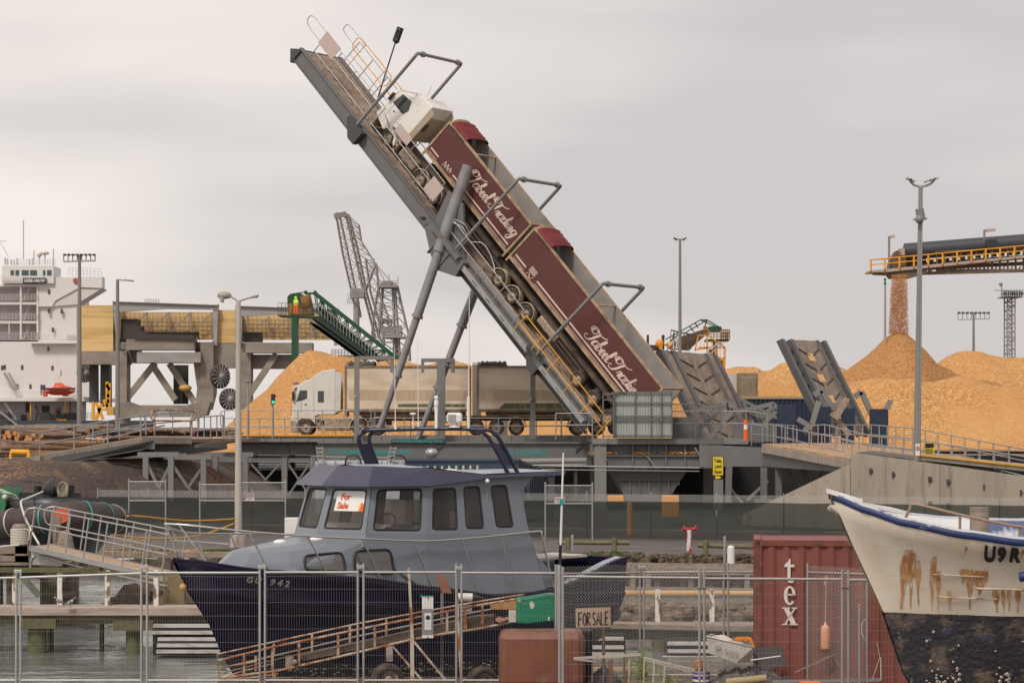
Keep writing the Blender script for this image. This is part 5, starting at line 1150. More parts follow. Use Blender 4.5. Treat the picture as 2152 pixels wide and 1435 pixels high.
# ---- grey sheds and lamp posts
def lamp(label, px, ytop, ybase, d, r, kind, name='street_lamp', lean=0):
    p0 = P(px, ybase, d); p1 = P(px+lean, ytop, d); rt = thing(name, label, 'lamp post' if name == 'street_lamp' else 'floodlight mast', p0)
    b = B(); b.tube(p0, p1, r, 12, r*.6); b.tube(p0, p0+V((0, 0, .04)), r*1.8, 12); b.put('pole', steel_lt if kind != 'double' else mat('pale_pole', (.46, .42, .38), .6, 0, [((.3, .26, .22), (4, 4, .4), .5, .7, .6)]), rt)
    s = d/F
    if kind == 'flood6':
        b = B(); w = 33*s
        b.bar(p1+V((-w, 0, -14*s)), p1+V((w, 0, -12*s)), .12, .12).bar(p1+V((-w, 0, -.3*s)), p1+V((w, 0, 1*s)), .06, .06)
        for i in range(8): x = -w+2*w*i/7; b.tube(p1+V((x, 0, -13*s)), p1+V((x, 0, 0)), .05, 5)
        b.put('cross_arm', galv, rt)
        for i in range(8): x = -w*.93+2*w*.93*i/7; b = B(); b.box(p1.x+x-2.9*s, p1.x+x+2.9*s, d-.25, d+.25, p1.z-1.5*s, p1.z+2.5*s); b.put('floodlight', steel_dk, rt, bevel=.05)
    elif kind == 'arm':
        b = B(); b.path([p1-V((0, 0, 3*s)), p1, p1+V((8*s, 0, 0))], .07, 6).tube(p1, p1+V((18*s, 0, -1*s)), .05, 6); b.put('arm', galv, rt)
        b = B(); b.prism([p1+V((14*s, -.15, .5*s)), p1+V((34*s, -.15, -1*s)), p1+V((33*s, -.15, -4*s)), p1+V((15*s, -.15, -2*s))], (0, .3, 0)); b.put('lamp_head', steel_lt, rt)
    elif kind == 'double':
        b = B()
        for sgn, ox, oy in ((-1, -26, 13), (1, 34, 9)): b.path(smooth([p1-V((0, 0, 1*s)), p1+V((ox*.4*s, 0, oy*.45*s)), p1+V((ox*s, 0, oy*s))], 4), .05, 6)
        b.put('arm', MATS['pale_pole'], rt)
        b = B(); c = p1+V((-32*s, 0, 14*s)); b.ball(c+V((.05, 0, -.05)), .2, 10, (1.6, .9, .8)); b.prism([c+V((-7*s, -.14, 1*s)), c+V((3*s, -.14, 3*s)), c+V((2*s, -.14, -8*s)), c+V((1*s, -.14, -18*s)), c+V((-6*s, -.14, -17*s))], (0, .28, 0)); b.put('lamp_head', mat('lamp_housing', (.34, .30, .26), .5), rt, bevel=.04)
        b = B(); c = p1+V((34*s, 0, 9*s)); b.prism([c+V((-9*s, -.14, -3*s)), c+V((-6*s, -.14, 1*s)), c+V((8*s, -.14, 5*s)), c+V((9*s, -.14, 0)), c+V((3*s, -.14, -3*s))], (0, .28, 0)); b.put('lamp_head', MATS['lamp_housing'], rt, bevel=.05)
    elif kind == 'top2':
        b = B(); b.bar(p1+V((-11*s, 0, -1*s)), p1+V((11*s, 0, -1*s)), .1, .1); b.put('cross_arm', galv, rt)
        for sx_ in (-1, 1): b = B(); b.prism([p1+V((sx_*4*s, -.2, -1*s)), p1+V((sx_*13*s, -.2, 3*s)), p1+V((sx_*14*s, -.2, 1*s)), p1+V((sx_*7*s, -.2, -4*s))], (0, .5, 0)); b.put('floodlight', steel_dk, rt)
    elif kind == 'quad':
        b = B(); b.path(smooth([p1+V((-24*s, 0, 14*s)), p1+V((-18*s, 0, 5*s)), p1+V((-8*s, 0, 0)), p1+V((8*s, 0, 0)), p1+V((20*s, 0, 4*s)), p1+V((30*s, 0, 14*s))], 4), .055, 6); b.tube(p1-V((0, 0, 5*s)), p1, .12, 8); b.put('cross_arm', galv, rt)
        for ox, oy in ((-24, 15), (-18, 12), (14, 11), (24, 14), (30, 15)):
            b = B(); c = p1+V((ox*s, 0, oy*s)); g = 1 if ox > 0 else -1; b.prism([c+V((-7*s*g, -.15, -2*s)), c+V((6*s*g, -.15, 3*s)), c+V((7*s*g, -.15, 0)), c+V((-4*s*g, -.15, -4.5*s))], (0, .3, 0)); b.put('floodlight', galv, rt)
        b = B(); c = p0+(p1-p0)*.70; c2 = P(px, 462, d); b.tube(V((p1.x, d-.2, c2.z)), V((p1.x-.1, d-.2, c2.z+.5)), .2, 8); b.ball(V((p1.x-.1, d-.25, c2.z)), .22, 8); b.bar(V((p1.x-.35, d, c2.z)), V((p1.x+.3, d, c2.z+.05)), .08, .08); b.put('camera', steel_lt, rt)
        b = B(); b.tube(p0+V((.1, -.12, .5)), p1-V((-.05, .1, 6*s)), .03, 5); b.put('conduit', galv, rt)
    return rt
lamp('pale double-headed street lamp with a concrete base standing on the quay apron', 501, 632, 1150, 102, .16, 'double')
b = B(); bp = P(501, 1150, 102); b.tube(V((bp.x, 102, 0)), V((bp.x, 102, .5)), .36, 16, .33); tag(b.put('pole_footing', mat('pinkish_concrete', (.45, .37, .33), .85, 0, [((.3, .24, .2), 3, .45, .7, .7)]), bevel=.03), 'round pinkish concrete footing under the double-headed street lamp', 'footing')
lamp('grey mast with a row of eight floodlights in front of the ship', 167, 536, 895, 190, .20, 'flood6', 'floodlight_mast')
lamp('single-arm grey street lamp between the ship and the yellow clad loader', 247, 588, 920, 185, .2, 'arm')
lamp('slim mast with two small floodlights standing behind the maroon trailers', 1429, 502, 830, 230, .19, 'top2', 'floodlight_mast')
lamp('tall mast with four angled floodlights rising from the right ramp', 1927, 391, 968, 116.5, .17, 'quad', 'floodlight_mast', lean=8)
lamp('far grey mast with a row of floodlights above the right chip pile', 2046, 658, 790, 330, .22, 'flood6', 'floodlight_mast')
# thin posts
def thinpost(name, label, cat, px, y0, y1, d, r, head=None):
    rt = thing(name, label, cat, P(px, y1, d)); b = B(); b.tube(P(px, y1, d), P(px, y0, d), r, 8, r*.8); b.put('pole', galv, rt)
    if head: head(rt, P(px, y0, d), d/F)
def tl(rt, p, s):
    b = B(); b.box(p.x-3*s, p.x+5*s, p.y-.15, p.y+.15, p.z-8*s, p.z+14*s); b.prism([(p.x+4*s, p.y-.2, p.z+13*s), (p.x+9*s, p.y-.2, p.z+10*s), (p.x+4*s, p.y-.2, p.z+8*s)], (0, .3, 0)); hb = b.put('signal_head', black, rt)
    b = B(); b.tube((p.x+2*s, p.y-.17, p.z-3*s), (p.x+2*s, p.y-.15, p.z-3*s), 3.4*s, 12); b.put('green_light', mat('green_signal', (0, .25, .12), .3, emit=(0, .8, .4, 1.0)), hb)
thinpost('traffic_light', 'traffic light showing green at the left end of the runway', 'traffic light', 573, 842, 920, 152, .06, tl)
def tl2(rt, p, s):
    b = B(); b.box(p.x-2*s, p.x+2*s, p.y-.1, p.y+.1, p.z-8*s, p.z+5*s); hb = b.put('signal_head', black, rt)
    b = B(); b.tube((p.x, p.y-.13, p.z-2*s), (p.x, p.y-.1, p.z-2*s), 1.6*s, 10); b.put('green_light', MATS['green_signal'], hb)
thinpost('traffic_light', 'slim pole with a tiny green light left of the falling chips', 'traffic light', 1860, 590, 712, 224, .11, tl2)
def cap(rt, p, s): b = B(); b.lathe([(.01, .12), (.18, .1), (.28, 0), (.01, -.05)], p, (0, 0, 1), 10); b.put('lamp_head', steel_lt, rt)
thinpost('post_lamp', 'thin post lamp in front of the chip pile left of the traffic light', 'post lamp', 521, 802, 922, 158, .06, cap)
thinpost('post_lamp', 'thin post lamp in front of the pale truck windscreen', 'post lamp', 621, 806, 900, 170, .06, cap)
# lattice tower far right
d = 330; lt_ = thing('lattice_tower', 'far lattice lighting tower with a railed platform at the right edge', 'tower', P(2125, 760, d))
b = B()
for dy in (0, 2): lattice(b, [P(2117, 625, d)+V((0, dy, 0)), P(2117, 770, d)+V((0, dy, 0))], [P(2133, 625, d)+V((0, dy, 0)), P(2133, 770, d)+V((0, dy, 0))], .1, 16, .07)
b.bar(P(2116, 710, d), P(2135, 710, d), .2, .2); b.put('mast', lg, lt_)
b = B(); b.box(X(2105, d), X(2147, d), d-1, d+3, Z(625, d), Z(623, d)); b.box(X(2090, d), X(2165, d), d-.2, d+.2, Z(611, d), Z(609.5, d)); rails(b, P, [(2105, 612), (2147, 612)], d-1, 12, 9, .12, lev=(1, .5)); b.tube(P(2105, 611, d), P(2105, 596, d), .08, 5); b.ball(P(2103, 597, d), .3, 6); b.put('platform', lg, lt_)
b = B()
for i in range(7): b.box(X(2108+i*6, d), X(2111+i*6, d), d-1.3, d-1, Z(621, d), Z(615, d))
b.put('floodlight_row', steel_dk, lt_)
# ---- conveyor gallery at the right with the tube on top
d = 226
cg = thing('overhead_conveyor', 'overhead conveyor gallery with a dark tube and yellow handrails at the upper right', 'conveyor', zB(900, 700, d))
dz = lambda x: d+max(x-850, 0)*.0-0
T1 = lambda x, y, o=0: zB(x, y, d+o)
b = B(); b.prism([T1(612, 680), T1(700, 672), T1(1700, 575), T1(1700, 590), T1(740, 690), T1(612, 692)], (0, 3.2, 0)); b.put('walkway_edge', mat('dusty_beam', (.42, .35, .30), .7), cg)
b = B(); b.prism([T1(740, 690, .2), T1(1000, 668, .2), T1(1000, 700, .2), T1(895, 728, .2), T1(770, 728, .2)], (0, 2.5, 0)); b.prism([T1(655, 690, .2), T1(740, 688, .2), T1(760, 705, .2), T1(660, 700, .2)], (0, 2.5, 0))
b.prism([T1(760, 600, .5), T1(795, 545, .5), T1(850, 525, .5), T1(862, 535, .5), T1(862, 660, .5), T1(745, 665, .5)], (0, 1.8, 0)); b.put('head_frame', mat('dirty_brown_steel', (.13, .085, .06), .8, 0, [((.28, .20, .15), 1, .5, .7, .8)]), cg)
b = B(); b.prism([T1(810, 533, .3), T1(855, 520, .3), T1(850, 575, .3), T1(815, 578, .3)], (0, .2, 0)); b.put('head_cover', rust, cg)
b = B(); b.tube(T1(852, 552, 1.4), T1(1800, 478, 1.4), .78, 18); b.put('belt_tube', mat('dark_grey_tube', (.045, .048, .058), .5), cg)
b = B(); b.tube(T1(1060, 552, .1), T1(1800, 520, .1), .06, 6)
nb_ = 15
for i in range(nb_):
    x = 965+i*54; y0 = 590-(x-965)*.087; y1 = 692
    b.bar(T1(x, y0, .6), T1(x, y1-(x > 1300)*4, .6), .16, .16, (1, 0, 0)).bar(T1(x+8, y0+66, .6), T1(x+34, y0+48, .6), .12, .12).bar(T1(x, y0+28, 2), T1(x+30, y0+26, 2), .3, .3).bar(T1(x+10, y1-4, .5), T1(x+34, y1-40, .5), .12, .12)
b.bar(T1(950, 700, .6), T1(1800, 678, .6), .3, .3).bar(T1(950, 668, 2.6), T1(1800, 625, 2.6), .25, .35).bar(T1(950, 640, 2.6), T1(1800, 575, 2.6), .2, .3); b.bar(T1(862, 640, 2), T1(1000, 630, 2), .3, 2)
b.put('gallery_frame', MATS['dirty_brown_steel'], cg)
b = B(); rp_ = [(612, 606), (760, 594), (1700, 507)]
for q_ in (0, 35): b.path([T1(x, y+q_, -.1) for x, y in rp_], .055, 5)
for k in range(12): x = 620+k*98.5 if k > 1 else 620+k*95; y = 606-(x-612)*.0905; b.tube(T1(x, y, -.1), T1(x, y+78, -.1), .09, 6)
b.path([T1(612, 606, 3.3), T1(760, 600, 3.3)], .05, 5); b.put('handrail', yellow, cg)
b = B(); b.box(T1(1120, 0).x, T1(1800, 0).x, d+3, d+3.1, T1(0, 640).z-.4, T1(0, 640).z-.2); b.put('far_rail', galv, cg)
for x, y0, y1, w in ((745, 447, 600, 38), (1398, 403, 470, 75)):
    b = B(); b.tube(T1(x, y1), T1(x, y0), .1, 8).tube(T1(x, y0), T1(x+w*.4, y0, 0), .06, 5); lp_ = b.put('lamp_arm', steel_lt, cg)
    b = B(); b.bar(T1(x+w*.15, y0+4), T1(x+w, y0-1), .3, .25); b.put('lamp_head', mat('pinkish_lamp', (.45, .34, .30), .6), lp_)
# ---- yellow machine and small green conveyor behind the flaps
d = 235
ym = thing('stacker_machine', 'yellow framed machine cab on the skyline between the two raised flaps', 'machine', zJ2(600, 640, d))
b = B(); rect(b, zJ2, 580, 498, 740, 640, d, 3)
b.put('cab', mat('machine_yellow', (.68, .28, .02), .5, 0, [((.35, .16, .05), 1, .5, .75, .6)]), ym)
b = B()
for x0, y0, x1, y1 in ((598, 525, 630, 555), (675, 525, 712, 563), (655, 600, 715, 632)): rect(b, zJ2, x0, y0, x1, y1, d-.05, .04)
b.put('opening', glass_dk, ym)
b = B()
for a, c in (((480, 290), (450, 440)), ((480, 290), (570, 290)), ((565, 285), (565, 400)), ((570, 290), (735, 405)), ((735, 405), (735, 500)), ((480, 405), (735, 405)), ((455, 425), (560, 410)), ((660, 340), (660, 500)), ((645, 370), (645, 500)), ((565, 400), (565, 480))): b.bar(zJ2(*a, d), zJ2(*c, d), .13, .13)
for k in range(7): b.tube(zJ2(500+k*36, 345, d), zJ2(500+k*36, 410, d), .03, 4)
for k in range(5): b.tube(zJ2(585+k*34, 410, d), zJ2(585+k*34, 500, d), .04, 4)
b.put('frame', MATS['machine_yellow'], ym)
b = B(); rect(b, zJ2, 625, 345, 650, 495, d+2, 1); rect(b, zJ2, 585, 420, 620, 480, d+2, 1); b.put('column', steel_dk, ym)
sc = thing('small_conveyor', 'small green and brown lattice conveyor rising behind the muddy flap', 'conveyor', zJ2(320, 420, 240)); d = 240
b = B(); rect(b, zJ2, 585, 205, 698, 250, d, 2.5); rect(b, zJ2, 560, 325, 775, 342, d, 3); b.put('head_box', gm, sc)
b = B()
for a, c in (((320, 250), (500, 145)), ((360, 265), (565, 145)), ((565, 145), (705, 228)), ((500, 145), (640, 205)), ((500, 145), (565, 145)), ((565, 145), (540, 215)), ((170, 330), (320, 250)), ((165, 385), (320, 265)), ((450, 170), (480, 220)), ((400, 205), (440, 255))): b.bar(zJ2(*a, d), zJ2(*c, d), .11, .11)
b.put('truss', gm, sc)
b = B(); lattice(b, [zJ2(225, 240, d+1), zJ2(330, 265, d+1), zJ2(480, 290, d+1)], [zJ2(215, 420, d+1), zJ2(290, 420, d+1), zJ2(400, 430, d+1)], .07, 7, .05)
for k in range(7): b.bar(zJ2(330+k*25, 262+k*4, d+1), zJ2(280+k*22, 415, d+1), .07, .07)
b.prism([zJ2(320, 300, d+2), zJ2(540, 230, d+2), zJ2(540, 300, d+2), zJ2(400, 420, d+2), zJ2(300, 425, d+2)], (0, .3, 0)); b.put('brown_frame', mat('brown_frame', (.12, .085, .065), .8), sc)
b = B(); rect(b, zJ2, 540, 235, 590, 280, d-.2, 1); rails(b, zJ2, [(700, 238), (775, 238)], d, 90, 4, .08); rails(b, zJ2, [(600, 262), (775, 262)], d-.3, 60, 6, .05); rect(b, zJ2, 535, 205, 565, 245, d-.3, 1); b.put('motor', MATS['rust_brown_chute'], sc)
ld = thing('wheel_loader', 'dark machine with yellow hoods half hidden behind the trailer tops', 'machine', zJ2(60, 430, 215)); d = 215
b = B(); rect(b, zJ2, 0, 285, 18, 420, d, 1); rect(b, zJ2, 20, 380, 125, 430, d, 2); b.tube(zJ2(150, 420, d), zJ2(150, 300, d), .12, 8); b.ball(zJ2(150, 300, d), .16, 8); b.put('body', mat('dark_machinery2', (.05, .04, .035), .7), ld)
b = B(); b.ball(zJ2(118, 368, d-.3), .38, 8, (1, 1, 1.1)); b.ball(zJ2(215, 382, d-.3), .34, 8, (1, 1, 1)); b.bar(zJ2(125, 375, d-.5), zJ2(130, 420, d-.5), .3, .3); b.put('hood', MATS['machine_yellow'], ld)
# worker
from math import sin, cos
def person(name, label, base, h, top_m, leg_m, face, arm=((.30, -.10, 1.0), (.22, -.30, .98))):
    """one continuous skinned body; face = direction it looks (xy angle)"""
    M_ = Matrix.Translation(base) @ Matrix.Rotation(face, 4, 'Z') @ Matrix.Scale(h/1.78, 4)
    vs = [(0, 0, .95), (0, 0, 1.2), (0, .01, 1.42), (0, .0, 1.52), (0, -.02, 1.66), (-.1, 0, .9), (-.11, -.02, .5), (-.11, .02, .08), (-.11, -.14, .04), (.1, 0, .9), (.12, .02, .5), (.12, .06, .08), (.12, -.10, .04), (-.19, 0, 1.40), (-.27, .02, 1.14), (-.22, -.16, .98), (-.2, -.24, .97), (.19, 0, 1.40), (.27, .02, 1.14), (.22, -.18, 1.0), (.2, -.26, .99)]
    es = [(0, 1), (1, 2), (2, 3), (3, 4), (0, 5), (5, 6), (6, 7), (7, 8), (0, 9), (9, 10), (10, 11), (11, 12), (2, 13), (13, 14), (14, 15), (15, 16), (2, 17), (17, 18), (18, 19), (19, 20)]
    rr = [.16, .15, .14, .065, .105, .10, .075, .05, .045, .10, .075, .05, .045, .085, .06, .045, .045, .085, .06, .045, .045]
    me = bpy.data.meshes.new('body'); me.from_pydata([M_ @ V(v) for v in vs], es, [])
    o = bpy.data.objects.new('body', me); C.objects.link(o)
    sk = o.modifiers.new('skin', 'SKIN'); sk.use_smooth_shade = True
    for i, r_ in enumerate(rr): me.skin_vertices[0].data[i].radius = (r_*h/1.78, r_*h/1.78)
    me.skin_vertices[0].data[0].use_root = True
    o.modifiers.new('sub', 'SUBSURF').levels = 1
    me.materials.append(top_m)
    return o, M_
hv = mat('hi_vis_yellow', (.62, .85, .03), .6); hv_o = mat('hi_vis_orange', (.95, .16, .03), .6); skin = mat('skin', (.45, .26, .18), .6)
wb = z4(555, 706, 238.6); pr_ = thing('person', 'worker in a yellow hooded jacket and orange trousers on the green conveyor platform', 'person', wb)
o, M_ = person('person', '', wb, 1.72, hv, hv_o, R(150)); 
me_e = bpy.data.meshes.new_from_object(o.evaluated_get(bpy.context.evaluated_depsgraph_get())); bpy.data.objects.remove(o)
me_e.transform(wm(pr_).inverted()); me_e.materials.clear(); me_e.materials.append(hv); me_e.materials.append(hv_o); me_e.materials.append(skin)
for p_ in me_e.polygons:
    z_ = p_.center.z; p_.material_index = 1 if z_ < .92 else 0; p_.use_smooth = True
bo = bpy.data.objects.new('body', me_e); C.objects.link(bo); bo.parent = pr_
b = B(); b.ball(wb+V((0, 0, 1.60)), .15, 12, (1, 1, 1.15)); b.put('hood', hv, pr_)
b = B(); b.box(wb.x-.2, wb.x+.2, wb.y-.2, wb.y-.17, wb.z+1.12, wb.z+1.18); b.put('reflective_band', white, pr_)
# ------------------------------------------------------------------ middle ground: logs, fence, sheds, quay, tug, jetty
z5 = zoomer(0, 860, 6.238); zG = zoomer(0, 1080, 3.843); zG2 = zoomer(0, 1080, 5.978); zK = zoomer(1080, 940, 3.843); zL = zoomer(620, 880, 3.68)
bark = mat('pine_bark', (.20, .115, .07), .9, 0, [((.36, .22, .13), (3, 3, 1), .45, .7, .8), ((.07, .045, .03), 6, .5, .7, .8)])
bark_g = mat('grey_bark', (.17, .135, .11), .9, 0, [((.30, .25, .21), (2, 3, 3), .45, .7, .8), ((.05, .04, .035), 5, .5, .7, .8)])
cutend = mat('sawn_log_end', (.66, .30, .10), .8, 0, [((.38, .16, .06), 5, .4, .65, .8)])
protos = []
def log_proto(bm, L_, r, n=10):
    b = B(local=True); pts = []
    for k in range(5): pts.append((rnd.uniform(-.02, .02), -L_/2+L_*k/4, rnd.uniform(-.02, .02)))
    b.path(pts, [r*(1+.06*rnd.random()) for _ in range(5)], n)
    me_o = b.put('log', bm, None, at=(0, 0, 0)); me = me_o.data; me.materials.append(cutend)
    for p in me.polygons:
        if len(p.vertices) > 4: p.material_index = 1
    C.objects.unlink(me_o); return me_o
LP = [log_proto(bark, 5.5, r) for r in (.11, .14, .17, .20)]; LG = [log_proto(bark_g, 5.5, r, 7) for r in (.10, .13, .16)]
def put_log(pr, loc, rz, label, group, tilt=0):
    o = pr.copy(); C.objects.link(o); o.location = loc; o.rotation_euler = (tilt, rnd.random()*6, rz); o.rotation_mode = 'ZYX'
    o.rotation_euler = (tilt, 0, rz); tag(o, label, 'log', group); return o
def lerp(tab, x):
    for (xa, ya), (xb, yb) in zip(tab, tab[1:]):
        if xa <= x <= xb: return ya+(yb-ya)*(x-xa)/(xb-xa)
    return tab[-1][1] if x > tab[-1][0] else tab[0][1]
topc = [(-60, 262), (100, 285), (300, 322), (500, 345), (900, 385), (1400, 350)]; botc = [(-60, 660), (300, 640), (500, 560), (800, 530), (1100, 475), (1420, 400)]
cnt = 0; row = 0; y = 660
while y > 250:
    x = -40+(row % 2)*27
    while x < 1420:
        if lerp(topc, x) < y < lerp(botc, x) and cnt < 285 and rnd.random() > .03:
            big = x < 380
            pr = LP[rnd.choice((1, 2, 3, 3)) if big else rnd.choice((0, 0, 1))]
            dz_ = 150+rnd.uniform(-.5, .5)+(0 if x < 500 else 8)
            p = z5(x+rnd.uniform(-6, 6), y+rnd.uniform(-5, 5), dz_); put_log(pr, p+V((.9, 2.7, 0)), R(-18+rnd.uniform(-4, 4)), 'orange-ended pine log in the big stack at the left edge' if big else 'thin brown pine log in the low stack behind the left ramp', 'pine logs stacked with their ends to the camera'); cnt += 1
        x += 44 if x < 380 else 38
    y -= 35; row += 1
for k in range(22):
    x = rnd.uniform(480, 800); y = rnd.choice((440, 462, 485, 500, 560, 580, 600)); 
    if y > 540: x = rnd.uniform(430, 620)
    put_log(LP[rnd.choice((0, 1))], z5(x, y, 147.5), R(84+rnd.uniform(-6, 6)), 'long reddish pine log lying sideways in front of the stack', 'pine logs lying sideways')
for k in range(75):
    x = rnd.uniform(-40, 1060); y = rnd.uniform(240, 335)-(30 if 450 < x < 1060 else 0)*rnd.random(); put_log(LG[rnd.randrange(3)], z5(x, y, 165+rnd.random()*3), R(70+rnd.uniform(-24, 24)), 'dark grey log in the far stack behind the orange-ended logs', 'dark grey logs in the far stack', R(rnd.uniform(-4, 4)))
for k in range(60):
    x = rnd.uniform(1100, 2700); y = rnd.uniform(262, 330); put_log(LG[rnd.randrange(2)], z5(x, y, 168+rnd.random()*3), R(70+rnd.uniform(-30, 30)), 'thin grey log in the low stack beyond the left ramp rails', 'thin grey logs beyond the ramp', R(rnd.uniform(-2, 2)))
b = B()
for k in range(500):
    c = z5(rnd.uniform(-50, 1500), rnd.uniform(560, 640), rnd.uniform(140, 158)); c.z = 3.25
# ---- chain-link fence with shade cloth
fz = thing('boundary_fence', 'long chain-link fence with dark green shade cloth across the far side of the quay', 'fence', P(1000, 1130, 111))
FP = [(205, 117), (1100, 111), (1790, 106), (2260, 103)]
pts = [V((X(x, d), d, 0)) for x, d in FP]; hf = 2.0
def chain(b, a, c, z0, z1, sp, w):
    """diamond mesh between two ground points: two families of slanted wires"""
    a = V(a); c = V(c); L_ = (c-a).length; u = (c-a)/L_; h = z1-z0; n = int((L_+h)/sp)
    for s in (0, 1):
        for i in range(n+1):
            t0 = i*sp-(h if s == 0 else 0); t1 = t0+h; 
            if s: t0, t1 = i*sp, i*sp-h
            za, zb = z0, z1; ta, tb = t0, t1
            def clip(ta, za, tb, zb):
                if ta > tb: ta, za, tb, zb = tb, zb, ta, za
                if tb <= 0 or ta >= L_: return None
                if ta < 0: za += (zb-za)*(-ta)/(tb-ta); ta = 0
                if tb > L_: zb -= (zb-za)*(tb-L_)/(tb-ta); tb = L_
                return ta, za, tb, zb
            r_ = clip(ta, za, tb, zb)
            if r_ and r_[2]-r_[0] > .01:
                p = a+u*r_[0]; q = a+u*r_[2]; p = V((p.x, p.y, a.z+r_[1])); q = V((q.x, q.y, a.z+r_[3])); v = V((0, 0, w)); b.quad(p-v, q-v, q+v, p+v)
for a, c in zip(pts, pts[1:]):
    b = B(); chain(b, a, c, .05, hf, .085, .007); b.put('chain_link', galv_thin, fz)
b = B()
for a, c in zip(pts, pts[1:]):
    n = int((c-a).length/2.6)
    for i in range(n): p = a+(c-a)*i/n; b.tube(p, p+V((0, 0, hf+.1)), .03, 6)
b.put('fence_posts', galv, fz)
cloth = mat('green_shade_cloth', (.010, .018, .014), .8, 0, [((.02, .028, .022), (.6, .6, 3), .4, .7, .8)], alpha=.76)
b = B(); rows = []
for z_ in (.45, .8, 1.25, hf-.32):
    r_ = []
    for a, c in zip(pts, pts[1:]):
        n = int((c-a).length/.8)
        for i in range(n): p = a+(c-a)*i/n; r_.append(V((p.x, p.y-.05+.05*fbm(p.x*.5, z_*2), z_+.02*fbm(p.x*.6, 7))))
    rows.append(r_)
b.grid(rows); b.put('shade_cloth', cloth, fz)
b = B(); rows = [[V((v.x, v.y-.02, .04)) for v in rows[0]], [V((v.x, v.y-.02, .44)) for v in rows[0]]]; b.grid(rows); b.put('lower_cloth', mat('brown_shade_cloth', (.025, .022, .018), .9, alpha=.75), fz)
for xa, xb, yt, lab in ((271, 348, 1012, 'left'), (420, 495, 1018, 'mid'), (506, 600, 1014, 'pole'), (1146, 1245, 1020, 'right')):
    d = 113 if xa < 1000 else 108.5
    g_ = thing('gate_panel', {'left': 'tall chain-link panel rising above the fence beneath the left trestle', 'mid': 'tall chain-link panel left of the double street lamp pole', 'pole': 'tall chain-link panel right of the double street lamp pole', 'right': 'tall chain-link panel beside the blue shed, left of the hopper'}[lab], 'fence panel', (X(xa, d), d, 0))
    b = B(); zt_ = Z(yt, d); b.tube((X(xa, d), d, 0), (X(xa, d), d, zt_+.15), .04, 6).tube((X(xb, d), d, 0), (X(xb, d), d, zt_+.15), .04, 6).tube((X(xa, d), d, zt_), (X(xb, d), d, zt_), .03, 6).tube((X(xa, d), d, 1.6), (X(xb, d), d, 1.6), .025, 6); b.put('frame', galv, g_)
    b = B(); chain(b, (X(xa, d), d, 0), (X(xb, d), d, 0), 1.6, zt_, .085, .004); b.put('chain_link', galv_thin, g_)
red = mat('sign_red', (.6, .02, .02), .5)
for x0, x1, y0, y1, d, lab in ((515.5, 534.5, 1035, 1051, 113.5, 'small white notice with a red top on the fence right of the double street lamp'), (1165.5, 1186, 1043.5, 1058.5, 108.8, 'small white notice with a red top on the fence behind the whip aerial')):
    r = thing('fence_notice', lab, 'sign', P((x0+x1)/2, y1, d-.15)); d -= .15
    b = B(); b.box(X(x0, d), X(x1, d), d, d+.02, Z(y1, d), Z(y0, d)); b.put('sign_board', mat('notice_white', (.72, .70, .68), .5), r)
    b = B(); b.box(X(x0+.6, d), X(x1-.6, d), d-.006, d-.001, Z(y0+5, d), Z(y0+.8, d)); b.put('red_band', red, r)
    text('DANGER', .085, (X((x0+x1)/2, d), d-.012, Z(y0+2.9, d)), (1, 0, 0), (0, 0, 1), white, 'lettering', r, ax='CENTER', bold=.003)
    for k, s_ in enumerate(('AUTHORISED', 'PERSONNEL', 'ONLY')): text(s_, .058, (X((x0+x1)/2, d), d-.006, Z(y0+7.3+k*3, d)), (1, 0, 0), (0, 0, 1), blk_s, 'lettering', r, ax='CENTER')
# ---- sheds
bs = thing('blue_shed', 'blue corrugated shed with a flat roof and round vent behind the cabin roof', 'shed', P(970, 1000, 128))
bl = mat('blue_corrugated', (.045, .075, .115), .5, .1, [((.07, .10, .14), (.5, .5, 1), .45, .7, .7)])
d = 128; b = B(); corr(b, X(853, d), X(1090, d), d, 0, Z(968, d), .16, .04)
for i in range(40):
    f0, f1 = i/40, (i+1)/40; xa, xb = X(1090, d)+1.9*f0, X(1090, d)+1.9*f1; ya, yb = d+7*f0, d+7*f1; o = .05 if i % 2 else 0; zt_ = lambda f: Z(968, d)-1.0*f
    b.quad((xa+o, ya, 0), (xb+o, yb, 0), (xb+o, yb, zt_(f1)), (xa+o, ya, zt_(f0)))
b.put('wall', bl, bs)
b = B(); b.prism([(X(852, d), d-.1, Z(964, d)), (X(1091, d), d-.1, Z(964, d)), (X(1091, d)+2, d+7, Z(964, d)-1), (X(852, d)+1, d+7, Z(964, d)-.1)], (0, 0, -.12)); b.put('roof', bl, bs)
b = B(); c = P(907, 963, d+2); b.lathe([(.16, 0), (.2, .05), (.34, .2), (.34, .38), (.2, .5), (.01, .54)], c, (0, 0, 1), 14); b.put('roof_vent', galv, bs)
ws = thing('louvred_shed', 'low dark blue louvred shed with a pale roof beneath the runway', 'shed', P(580, 1050, 166))
b = B(); d = 166; b.box(X(505, d), X(660, d), d, d+3, 0, Z(985, d))
for k in range(16): b.box(X(505, d), X(660, d), d-.08, d, .3+k*.16, .36+k*.16)
b.put('wall', mat('dark_slate_blue', (.03, .04, .06), .6), ws)
b = B(); b.prism([P(500, 985, d-.4), P(668, 985, d-.4), P(690, 966, d+3), P(520, 966, d+3)], (0, 0, -.1)); b.put('roof', mat('pale_roof', (.45, .47, .5), .5), ws)
tk = thing('service_trailer', 'low pale tank trailer with ladders and a rail behind the cabin roof', 'trailer', P(750, 1000, 124)); d = 124
b = B(); b.box(X(662, d), X(850, d), d, d+2, .6, Z(968, d)); b.put('body', mat('pale_blue_tank', (.42, .45, .5), .4), tk, bevel=.1)
b = B(); rails(b, P, [(655, 959), (850, 962)], d-.1, 16, 8, .025, lev=(1,)); 
